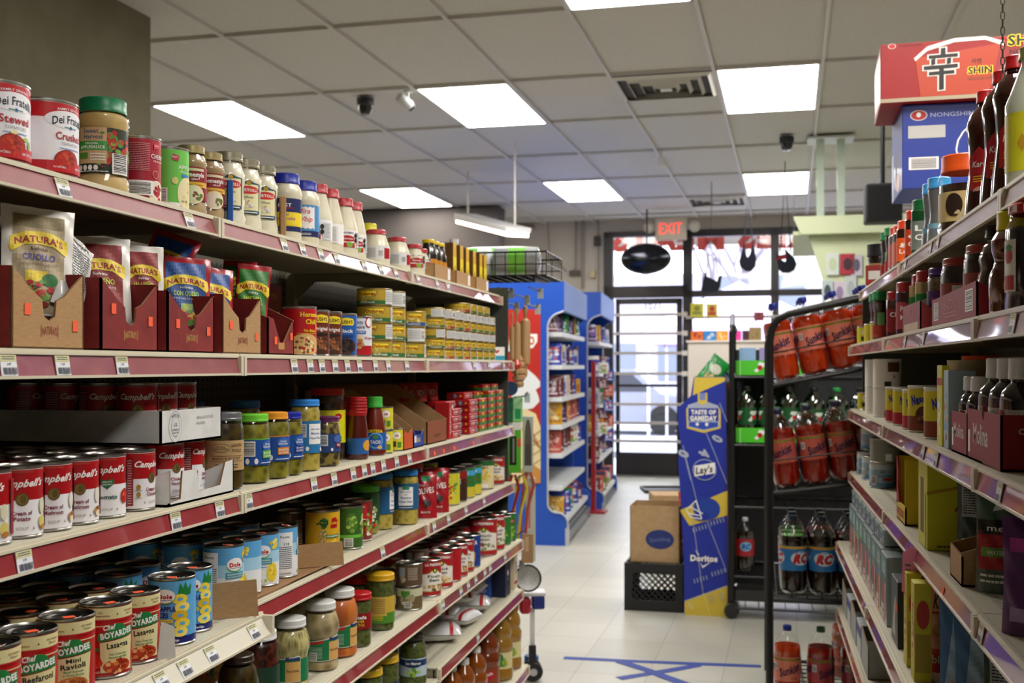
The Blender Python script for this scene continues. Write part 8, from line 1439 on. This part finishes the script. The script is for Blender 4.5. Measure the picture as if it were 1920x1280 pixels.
blister(962, 980, 742, 790, .20, '#a8dca0', lambda w_, h_: [('r', -.3, .1, .3, .5, M('#1f9a5c', .4))], 'pale green pack hanging above the peeler pack'); blister(945, 962, 745, 792, .14, '#1f6a4c', lambda w_, h_: [('r', -.3, .2, .3, .4, GREEN)], 'dark green pack hanging above the peeler pack')
blister(980, 1000, 780, 885, .21, '#b8c0b8', lambda w_, h_: [('e', 0, h_ * .55, w_ * .33, h_ * .4, M('#6a6058', .4, .3)), ('r', -.33, .12, .33, .5, M('#58504c', .4, .3))], 'grey spade shaped grater card in the poster side packs')
for i, (u, c) in enumerate(((926, '#2a6a3a'), (933, '#8ac84c'), (939, '#3a4a3c'), (945, '#7ad04c'))): blister(u, u + 7, 815, 880, .05 + .02 * i, c, lambda w_, h_: [('r', -.4, .3, .4, .6, GREY)], f'{ORD[i]} thin green pack edge beside the third shelf end')
for i, (u, c) in enumerate(((922, '#5a8a4a'), (930, '#40305a'), (938, '#a8d88c'), (944, '#2a4a30'))): blister(u, u + 8, 560, 625, .05 + .02 * i, c, lambda w_, h_: [('r', -.4, .7, .4, .95, WHITE)], f'{ORD[i]} thin pack edge above the white fruit carton')
def tongs(u, v0, v1, c, y, label, ln=.0):
 Y = EY + y; X = xat(u, Y); Zt, Zb = zat(v0, X, Y), zat(v1, X, Y); m = MB()
 for s in (-1, 1): m.tube([(s * .006, 0, Zt - Zb), (s * .022, 0, (Zt - Zb) * .8), (s * .014 - .02, 0, (Zt - Zb) * .4), (s * .01 - .025, 0, 0)], .006, M(c, .4, coat=.5), 8)
 single('tongs', m, label, 'kitchen tongs', (X, Y, Zb), tocam(X, Y), 'coloured tongs hanging at the shelving end')
tongs(963, 890, 1010, '#a81c20', .10, 'dark red tongs hanging at the shelving end'); tongs(978, 890, 1015, '#d8c42c', .16, 'yellow tongs hanging at the shelving end'); tongs(992, 885, 1000, '#b8504c', .20, 'dull red tongs nearest the poster')
blister(985, 1004, 895, 1052, .22, '#c8ccc0', lambda w_, h_: [('r', -.2, .4, .0, .9, M('#c87a70', .5))], 'long pale hanging card below the poster'); blister(978, 1000, 1000, 1055, .18, '#a8845c', lambda w_, h_: [('r', -.2, .4, .1, .9, M('#c8a880', .5))], 'brown wooden utensil card at the lower hooks')
# round cap, dustpan brush, bottle at the bottom
X, Y, Z = epx(952, 665, EY + .02); m = MB(); m.lathe([(0, -.022), (.015, -.018), (.022, 0), (.015, .018), (0, .022)], M('#c83a1c', .35, coat=.6), 16); single('ball_toy', m, 'small red orange ball stuck at the end of the second shelf', 'ball', (-.955, YJ[3] + .028, zat(683, -.955, YJ[3])))
X, Y, Z = epx(957, 730, EY + .10); m = MB(); m.lathe([(0, -.008), (.03, -.008), (.03, .008), (0, .008)], M('#1c3a5a', .4), 20); o = single('round_scrubber', m, 'dark blue round scrubber hanging at the shelving end', 'scrubber', (X, Y, zat(728, X, Y))); o.rotation_euler = (PI / 2, 0, .4)
X, Y = xat(990, EY + .28), EY + .28; m = MB(); z0_, z1_ = zat(1105, X, Y), zat(1055, X, Y)
mo = empty('mesh_strainer', (X, Y, z0_), 0, 'round grey strainer with a black rim hanging low at the shelving end', 'strainer')
m = MB(); m.lathe([(0, -.03), (.03, -.025), (.055, 0), (.053, .0), (.028, -.022), (0, -.027)], noisy('#a8a8a6', '#c0c0be', 200, .5), 24); o = part('mesh_bowl', m, mo); o.rotation_euler = (PI / 2 - .3, 0, .4); o.location = (0, 0, .05)
m = MB(); m.tube([(.056 * math.cos(a), .056 * math.sin(a), 0) for a in [i * PI / 12 for i in range(24)]], .004, HK, 6, True); o = part('rim', m, mo); o.rotation_euler = (PI / 2 - .3, 0, .4); o.location = (0, 0, .05)
X, Y = xat(1003, EY + .45), EY + .45; ca_ = empty('toy_cart', (X - .01, Y, 0), .3, 'small red blue and white wheeled cart on the floor at the shelving end', 'cart'); zt3 = zat(1110, X, Y)
m = MB(); m.cbox(-.005, -.04, zt3 - .07, .05, .04, zt3 - .012, M('#1a2a7a', .4), .006); part('blue_box', m, ca_); m = MB(); m.cbox(-.06, -.04, zt3 - .09, -.012, .04, zt3 - .02, M('#b81c3a', .4), .01); part('red_box', m, ca_); m = MB(); m.box(-.012, -.01, .06, .008, .01, zt3 - .07, M('#d8dadc', .4)); m.cbox(-.07, -.042, zt3 - .011, .055, .042, zt3 + .008, M('#d8dadc', .4), .004); m.box(-.02, -.03, .085, .012, -.012, .16, BK); part('white_frame', m, ca_)
for yy in (-.03, .03): m = MB(); m.lathe([(.018, -.01), (.04, -.01), (.043, 0), (.04, .01), (.018, .01)], M('#1a1a1c', .6), 20); m.lathe([(0, -.006), (.018, -.006), (.018, .006), (0, .006)], M('#c0c0c4', .3), 20); o = part('wheel', m, ca_); o.rotation_euler = (PI / 2, 0, 0); o.location = (0, yy, .044)
X, Y = w3(1003, 1268); m = MB(); m.lathe([(0, 0), (.03, 0), (.033, .004), (.033, .085), (.03, .09), (0, .088)], M('#1c5a9a', .35), 24); m.lathe([(.0335, .02), (.0335, .06)], M('#c8a03c', .4), 24); single('floor_can', m, 'dented blue can on the floor past the oil bottles', 'can', (X - .02, Y + .02, .0))
# ================================================================ things hanging from the ceiling and the shop front
def rpt(u, v, yr): x = rx(u, yr); return room(x, yr) + (rz_(v, x, yr),)
ex = rpt(1258, 428, 13.6); t = empty('exit_sign', ex, RROT, 'beige exit sign with red letters over the door', 'exit sign'); m = MB(); s = 13.6 / F; m.cbox(-29 * s, -.04, -22 * s, 29 * s, .04, 20 * s, M('#b8ac98', .5), .01); part('housing', m, t)
m = MB(); m.decal([('t', 'EXIT', 0, -11 * s, 22 * s, M('#ff3a2a', .5, em=1.1), {'w': 42 * s, 'b': -.008})], lambda u, v, o: (u, -.04 - o, v), base=.002); part('letters', m, t)
for x in (-40, 44): m = MB(); m.lathe([(0, -.06), (.05, -.05), (.07, 0), (.05, .03), (0, .04)], M('#b0aa9c', .4), 16); o = part('lamp_head', m, t); o.location = (x * s, -.02, 2 * s); o.rotation_euler = (PI / 2, 0, 0)
m = MB(); m.tube([(-40 * s, 0, 0), (44 * s, 0, 0)], .012, M('#b0aa9c', .4)); part('lamp_arm', m, t)
mp_ = rpt(1211, 485, 13.2); t = empty('convex_mirror', mp_, RROT, 'dark oval convex mirror in front of the transom window', 'mirror'); m = MB(); s = 13.2 / F; n_ = 28
def oval(m, sc, y, mt, bulge=0):
 rows = []; vs = [(0, y - bulge, 0)]; fs = []
 for k_ in range(1, 6):
  q = k_ / 5
  for i in range(n_): a = 2 * PI * i / n_; vs.append((46 * s * sc * q * math.cos(a), y - bulge * (1 - q * q), 27.5 * s * sc * q * math.sin(a)))
 for i in range(n_): fs.append([0, 1 + i, 1 + (i + 1) % n_])
 for k_ in range(4):
  for i in range(n_): a = 1 + k_ * n_ + i; b_ = 1 + k_ * n_ + (i + 1) % n_; fs.append([a, a + n_, b_ + n_, b_])
 m.add(vs, fs, mt)
oval(m, 1, 0, M('#2a2c30', .18, .9, name='dark_mirror'), .07); part('mirror_face', m, t); m = MB(); m.tube([(46 * s * math.cos(a), 0, 27.5 * s * math.sin(a)) for a in [2 * PI * i / 36 for i in range(36)]], .012, M('#1a1a1c', .5), 6, True); m.tube([(0, .02, 0), (0, .1, .3), (0, .1, CZ - mp_[2])], .01, M('#1a1a1c', .5)); part('rim', m, t)
MK = M('#14182c', .8, name='navy_cloth')
def mask(u, v, w_, h_, yr, label, loop=True, rot=0, red=False, shape=0, name='face_mask'):
 p = rpt(u, v, yr); s = yr / F; t = empty(name, p, RROT, label, 'cloth mask', 'cloth masks hanging before the window')
 if shape: pts = [(-w_ * .5, -h_ * .35), (-w_ * .32, -h_ * .5), (w_ * .3, -h_ * .45), (w_ * .42, -h_ * .2), (w_ * .5, h_ * .35), (w_ * .36, h_ * .3), (w_ * .28, h_ * .05), (-.0 * w_, h_ * .22), (-w_ * .2, h_ * .3), (-w_ * .3, h_ * .5)]
 else: pts = [(-w_ * .5, -h_ * .15), (-w_ * .42, -h_ * .35), (-w_ * .1, -h_ * .5), (w_ * .2, -h_ * .5), (w_ * .45, -h_ * .33), (w_ * .5, -h_ * .05), (w_ * .3, h_ * .5), (w_ * .14, h_ * .1), (0, -h_ * .02), (-w_ * .1, h_ * .08), (-w_ * .2, h_ * .5)]
 c, sn = math.cos(rot), math.sin(rot); m = MB(); pts = [((a * c - b_ * sn) * s, (a * sn + b_ * c) * s) for a, b_ in pts]; m.prism(pts, .05, MK)
 if red: m.decal([('p', [(-w_ * .5 * s, h_ * .05 * s), (w_ * .1 * s, h_ * .1 * s), (w_ * .05 * s, h_ * .3 * s), (-w_ * .3 * s, h_ * .25 * s)], M('#8e1c2a', .8))], lambda uu, vv, o: (uu, -.025 - o, vv), base=.002)
 part('cloth', m, t)
 if loop:
  m = MB(); zt_ = CZ - p[2]; m.tube([(-w_ * .25 * s, 0, h_ * .4 * s), (0, 0, zt_ * .55 if zt_ > 1 else zt_ - .1), (w_ * .3 * s, 0, h_ * .4 * s)], .006, MK); m.tube([(0, 0, zt_ * .5 if zt_ > 1 else zt_ - .12), (0, 0, zt_)], .004, MK); part('string', m, t)
mask(1402, 482, 31, 52, 11.5, 'navy cloth mask hanging upright from two strings', True); mask(1334, 530, 38, 38, 11.5, 'navy cloth mask tilted just above the lower window', True, 0, False, 1); mask(1472, 490, 34, 44, 10.5, 'dark mask with a red edge near the pale green booth', True, .5, True, 0)
p = rpt(1489, 505, 12.4); m = MB(); m.prism([(-.14, -.2), (.14, -.18), (.15, .15), (-.05, .2)], .03, M('#c8d8d4', .5)); o = single('paper_pack', m, 'white paper pack hanging beside the dark mask', 'paper pack', p, RROT)
m = MB(); m.tube([(0, 0, 0), (0, 0, CZ - p[2] - .15)], .004, MK); o = part('string', m, o); o.location = (0, 0, .15)
# ceiling cameras
def dome(u, v, yr, label):
 x = rx(u, yr); p = room(x, yr); t = empty('dome_camera', (p[0], p[1], CZ), RROT, label, 'security camera', 'black dome cameras'); m = MB(); m.lathe([(0, -.115), (.03, -.108), (.045, -.085), (.052, -.05)], M('#0c0d10', .12, coat=1), 24); part('dome', m, t); m = MB(); m.lathe([(.052, -.05), (.058, -.045), (.06, -.0)], M('#2a2c30', .5), 24); part('base', m, t)
dome(685, 190, 7.35, 'black dome camera on the ceiling left of the white camera'); dome(1475, 258, 9.4, 'black dome camera on the ceiling right of the far lit panel')
p = room(rx(765, 7.2), 7.2); t = empty('bullet_camera', (p[0], p[1], CZ), RROT, 'small white bullet camera at the corner of a lit panel', 'security camera'); m = MB(); m.lathe([(0, 0), (.03, 0), (.03, -.012), (.008, -.015), (.008, -.05), (0, -.05)][::-1], M('#d8d8d6', .4), 18); part('mount', m, t)
m = MB(); m.lathe([(0, -.05), (.03, -.05), (.036, -.04), (.036, .05), (.03, .06), (0, .06)], M('#d0d0ce', .35), 22); o = part('camera_body', m, t); o.location = (-.02, 0, -.075); o.rotation_euler = (1.1, 0, -.6); m = MB(); m.lathe([(0, .061), (.029, .061), (.029, .066), (0, .067)], M('#101014', .2), 20); o = part('lens', m, t); o.location = (-.02, 0, -.075); o.rotation_euler = (1.1 - PI, 0, -.6); o.location = (-.02, 0, -.075)
p = rpt(1240, 300, 9.7); m = MB(); m.cbox(-.025, -.02, -.06, .025, .02, .02, M('#cfcac6', .4), .004); m.tube([(0, 0, .02), (0, 0, CZ - p[2])], .006, M('#d8d4d0', .4)); single('motion_sensor', m, 'small white sensor hanging under the middle of the ceiling', 'sensor', p, RROT)
# chain at the top right
X = xat(1880, 1.9); ch = empty('hanging_chain', (X, 1.9, CZ), 0, 'thin metal chain hanging from the ceiling at the top right', 'chain'); zlow = zat(150, X, 1.9); m = MB(); n_ = int((CZ - zlow) / .012)
for i in range(n_): z = -.006 - .012 * i; m.tube([((.003 * math.cos(a) if i % 2 else 0), (0 if i % 2 else .003 * math.cos(a)), z + .0075 * math.sin(a)) for a in [j * PI / 4 for j in range(8)]], .0009, M('#8a8680', .35, .9), 4, True)
o = part('links', m, ch)
# pale green booth hood at the right
GH = M('#c6cfaa', .6, name='pale_green_paint'); yb = 9.2; x0b, x1b = rx(1487, yb), rx(1700, yb); o0 = room(x0b, yb); bt = empty('service_booth', (o0[0], o0[1], 0), RROT, 'pale green booth with a stepped hood behind the right shelves', 'booth'); zt_ = rz_(407, x0b, yb); z2 = rz_(440, x0b, yb); z3 = rz_(560, x0b, yb); wb = x1b - x0b
m = MB(); m.prism([(0, zt_), (.06, z2), (wb, z2), (wb, zt_)][::-1], .06, GH); m.box(.0, .03, z2, wb, 1.8, z2 + .03, GH); part('hood', m, bt)
m = MB(); m.prism([(.12, z2), (wb, z2), (wb, z3 - .3), (.30, z3 - .3), (.28, z3)], .05, GH, Matrix.Translation((0, .10, 0))); part('upper_panel', m, bt)
m = MB(); m.box(.15, .05, 0, wb, 1.7, 1.05, M('#9aa080', .6)); m.box(.1, 0, 1.05, wb, 1.75, 1.09, M('#b8b098', .4)); part('counter', m, bt)
for u in (1540, 1580): m = MB(); x = rx(u, yb) - x0b; m.box(x - .03, .3, zt_ - .02, x + .03, .36, CZ, M('#c8d8c8', .5)); part('post', m, bt)
m = MB(); m.box(rx(1515, yb) - x0b, .2, CZ - .02, rx(1605, yb) - x0b, .5, CZ - .003, M('#d8dcd4', .5)); part('ceiling_plate', m, bt)
for i, (u, v, w_, h_, c, d_) in enumerate(((1562, 494, 22, 40, '#cdd2d0', '#b8c8a0'), (1590, 494, 26, 38, '#a8283c', '#3a2028'), (1607, 496, 20, 38, '#b8b4c0', '#5a5468'), (1552, 545, 20, 40, '#b0c0c0', '#3a4a54'), (1575, 548, 20, 40, '#c8b8c8', '#8a7a9a'), (1596, 540, 20, 46, '#b8c0c0', '#a0a8a8'))):
 x = rx(u, yb) - x0b; s = yb / F; m = MB(); z = rz_(v, x + x0b, yb); m.cbox(x - w_ * s / 2, .05, z - h_ * s / 2, x + w_ * s / 2, .07, z + h_ * s / 2, M(c, .5), .003); m.decal([('e', x, z, w_ * s * .3, h_ * s * .3, M(d_, .5))], lambda uu, vv, o: (uu, .05 - o, vv), base=.001); single('hanging_card', m, ['white card pack', 'red card pack', 'lilac card pack', 'grey card pack', 'pinkish card pack', 'pale tall card pack'][i] + (' in the upper row on the green booth' if i < 3 else ' in the lower row on the green booth'), 'card pack', (o0[0], o0[1], 0), RROT, 'packs hung on the green booth')
X, Y, Z = rpt(1655, 380, 8.0); t = empty('loudspeaker', (X, Y, Z), RROT, 'black loudspeaker high beside the blue noodle case', 'speaker'); m = MB(); m.cbox(-.12, -.1, -.14, .12, .1, .12, M('#141416', .6), .01); part('cabinet', m, t); m = MB(); m.box(-.10, -.104, -.12, .10, -.1, .10, M('#0c0c0e', .9)); part('grille', m, t); m = MB(); m.tube([(0, 0, .12), (0, 0, CZ - Z)], .015, HK); part('bracket', m, t)
# wall-mounted shelf behind in the window, notices and boxes
yw = 14.1
for i, (u, v, w_, h_, c, d_) in enumerate(((1307, 581, 24, 25, '#d0cc3c', '#8a8a3a'), (1335, 582, 20, 25, '#c8b83c', '#b83a2c'), (1423, 593, 18, 16, '#8e4048', '#6a2a30'))):
 p = rpt(u, v, yw); s = yw / F; m = MB(); m.cbox(-w_ * s / 2, -.01, -h_ * s / 2, w_ * s / 2, .01, h_ * s / 2, M(c, .6), .002); m.decal([('e', 0, .02, w_ * s * .25, h_ * s * .2, M(d_, .6)), ('r', -w_ * s * .35, -h_ * s * .35, w_ * s * .35, -h_ * s * .1, M(d_, .6))], lambda uu, vv, o: (uu, -.01 - o, vv), base=.001); m.tube([(-w_ * s * .3, 0, 0), (-w_ * s * .3, 0, -h_ * s / 2 - .03)], .006, HK); single('window_notice', m, ['yellow notice with a dark emblem in the lower window', 'yellow and red notice in the lower window', 'small dark red notice beside the lilac canopy'][i], 'notice', p, RROT, 'notices on the window bar')
zs = rz_(638, rx(1340, 13.2), 13.2); p = room(rx(1290, 13.2), 13.2); t = empty('goods_stand', (p[0], p[1], 0), RROT, 'pale stand below the window holding small boxes', 'stand'); ws = rx(1450, 13.2) - rx(1290, 13.2)
m = MB(); m.box(0, 0, 0, ws, .5, zs - .02, M('#cfc6ba', .6)); part('cabinet', m, t); m = MB(); m.box(-.02, -.02, zs - .02, ws, .5, zs, M('#ddd6cc', .5)); part('top_board', m, t)
for i, (u, c, d_, w_) in enumerate(((1307, '#c8641c', '#8e2a1c', 22), (1331, '#2a78b8', '#b8c4d0', 22), (1354, '#d8962c', '#e8c890', 20), (1378, '#e83a9a', '#c82a7a', 22), (1398, '#4a1f30', '#2a1018', 12), (1416, '#8a7448', '#7a6438', 22))):
 s = 13.2 / F; k = carton(w_ * s, .14, (18 if i != 5 else 24) * s, M(c, .5), {'front': [('blobs', 0, 9 * s, w_ * s * .35, 6 * s, 6, 3 * s, [M(d_, .5)], i)]}); q = room(rx(u, 13.3), 13.35); put(k, (q[0], q[1], zs + .001), RROT, ['orange', 'blue', 'amber', 'hot pink', 'dark maroon', 'tan'][i] + ' box on the pale stand below the window')
# warm strip light over the far left goods
p = rpt(872, 412, 10.4); q = rpt(972, 436, 9.0); pv, qv = Vector(p), Vector(q); mid = (pv + qv) / 2; t = empty('strip_light', mid, 0, 'warm hanging strip light above the left shelving end', 'strip light'); d_ = (qv - pv); L_ = d_.length; an = math.atan2(d_.y, d_.x)
m = MB(); T = Matrix.Rotation(an, 4, 'Z') @ Matrix.Rotation(-math.asin(d_.z / L_), 4, 'Y'); m.prism([(-L_ / 2, 0), (L_ / 2, 0), (L_ / 2, .04), (-L_ / 2, .06)], .22, M('#dcdad4', .4), T); part('housing', m, t); m = MB(); m.prism([(-L_ / 2, -.035), (L_ / 2, -.035), (L_ / 2, -.001), (-L_ / 2, -.001)], .18, warmm, T); part('tube_light', m, t)
for x in (-L_ / 2 + .1, L_ / 2 - .1): m = MB(); v_ = T @ Vector((x, 0, .05)); m.tube([tuple(v_), (v_.x, v_.y, CZ - mid.z)], .008, M('#c8c4bc', .4)); part('suspension_rod', m, t)
# pipes and boxes on the front wall
PM = M('#9a9084', .6)
def pipe(pts, label, r=.02):
 P = [Vector(rpt(u, v, YW1 - .05)) for u, v in pts]; m = MB(); m.tube([p - P[0] for p in P], r, PM); single('wall_pipe', m, label, 'pipe', P[0], 0, 'pipes on the front wall')
pipe([(1093, 410), (1093, 540)], 'vertical grey pipe beside the dark window frame on the wall'); pipe([(1080, 412), (1080, 505), (1068, 510)], 'thin grey pipe left of the thicker one', .014); pipe([(1122, 412), (1122, 560)], 'thin pipe nearest the dark window frame', .012); pipe([(1027, 412), (1030, 470), (1062, 508)], 'curved cable pipe on the pale wall', .008); pipe([(965, 427), (1002, 425)], 'short dark horizontal pipe high on the wall', .03)
for i, (u, v, w_, h_) in enumerate(((1112, 514, 9, 14), (1120, 452, 12, 18), (1078, 512, 20, 10))): p = rpt(u, v, YW1 - .04); s = 14.3 / F; m = MB(); m.cbox(-w_ * s / 2, -.04, -h_ * s / 2, w_ * s / 2, .035, h_ * s / 2, M(('#c8b890', '#3a342c', '#5a5248')[i], .5), .006); single('junction_box', m, ['cream junction box on the wall', 'dark junction box beside the window frame', 'brown junction box at the foot of the pipes'][i], 'junction box', p, RROT, 'junction boxes on the front wall')
# pink tag hanging over the fifth right shelf
X = XR2 - .012; Y = yat(1708, X); m = MB(); m.prism([(-.02, -.085), (.008, -.095), (.014, -.03), (.03, .0), (.0, .018), (-.018, .0)], .002, M('#e88ab0', .6)); m.decal([('lines', -.012, -.08, .012, .06, 5, INK)], lambda u, v, o: (u, -.001 - o, v)); single('pink_tag', m, 'pink paper tag hanging from the fourth right shelf edge', 'paper tag', (X, Y, RS[4][1] - .02), tocam(X, Y) - .3)
# ================================================================ round goods settle beside each other
cols = []
for k, o in ALL:
 if not k.r or hasattr(k, 'w') or k.name in ('salt_bag', 'wrapped_pack', 'sardine_tin', 'snack_bag', 'soda_bottle') or o.location.y > 4.45: continue
 top = o.location.z + max(v.co.z for q in k.parts for v in q[1].vertices)
 for c in cols:
  if abs(c[0] - o.location.x) < .0006 and abs(c[1] - o.location.y) < .0006: c[5].append(o); c[2] = max(c[2], k.r); c[3] = min(c[3], o.location.z); c[4] = max(c[4], top); break
 else: cols.append([o.location.x, o.location.y, k.r, o.location.z, top, [o]])
lim = {round(z, 2): x for x, z in ((XA, ZA), (XB, ZB), (-.915, ZD), (XE, ZE), (-.90, ZG), (XE, ZF))}
for it in range(260):
 mv = 0
 for i, a in enumerate(cols):
  for b in cols[i + 1:]:
   dx, dy = b[0] - a[0], b[1] - a[1]; R_ = a[2] + b[2] + .0028
   if abs(dx) > R_ or abs(dy) > R_ or a[3] > b[4] - .002 or b[3] > a[4] - .002: continue
   d = math.hypot(dx, dy)
   if d < R_:
    mv += 1; sg = 1 if a[0] > 0 else -1
    if abs(dx) > .22 * R_: f_, bk = (a, b) if b[0] * sg > a[0] * sg else (b, a); bk[0] = f_[0] + sg * math.sqrt(max(0, (R_ + .0003) ** 2 - dy * dy))
    else: q = (math.sqrt(R_ ** 2 - dx * dx) - abs(dy)) / 2 + 1e-5; q = q if dy >= 0 else -q; a[1] -= q; b[1] += q
 for a in cols:
  if a[0] < 0:
   xf = [x for z, x in ((ZA, XA), (ZB, XB), (ZC, XC), (ZD, -.915 if a[1] < 1.98 else XC), (ZE, XE), (ZF, XE), (ZG, -.9)) if a[3] > z - .02][0]
   a[0] = max(min(a[0], xf - .009 - a[2]), -1.397 + a[2]); a[1] = min(a[1], 4.42 - a[2])
  else:
   xf = [x for z, x in zip(ZR, (XR1, XR2, XR2, XR2, XR5, XR5)) if a[3] > z - .02][0]; a[0] = min(max(a[0], xf + .009 + a[2]), .785 - a[2]); a[1] = min(a[1], 4.37 - a[2])
 if not mv: break
for a in cols:
 for o in a[5]: o.location.x, o.location.y = a[0], a[1]
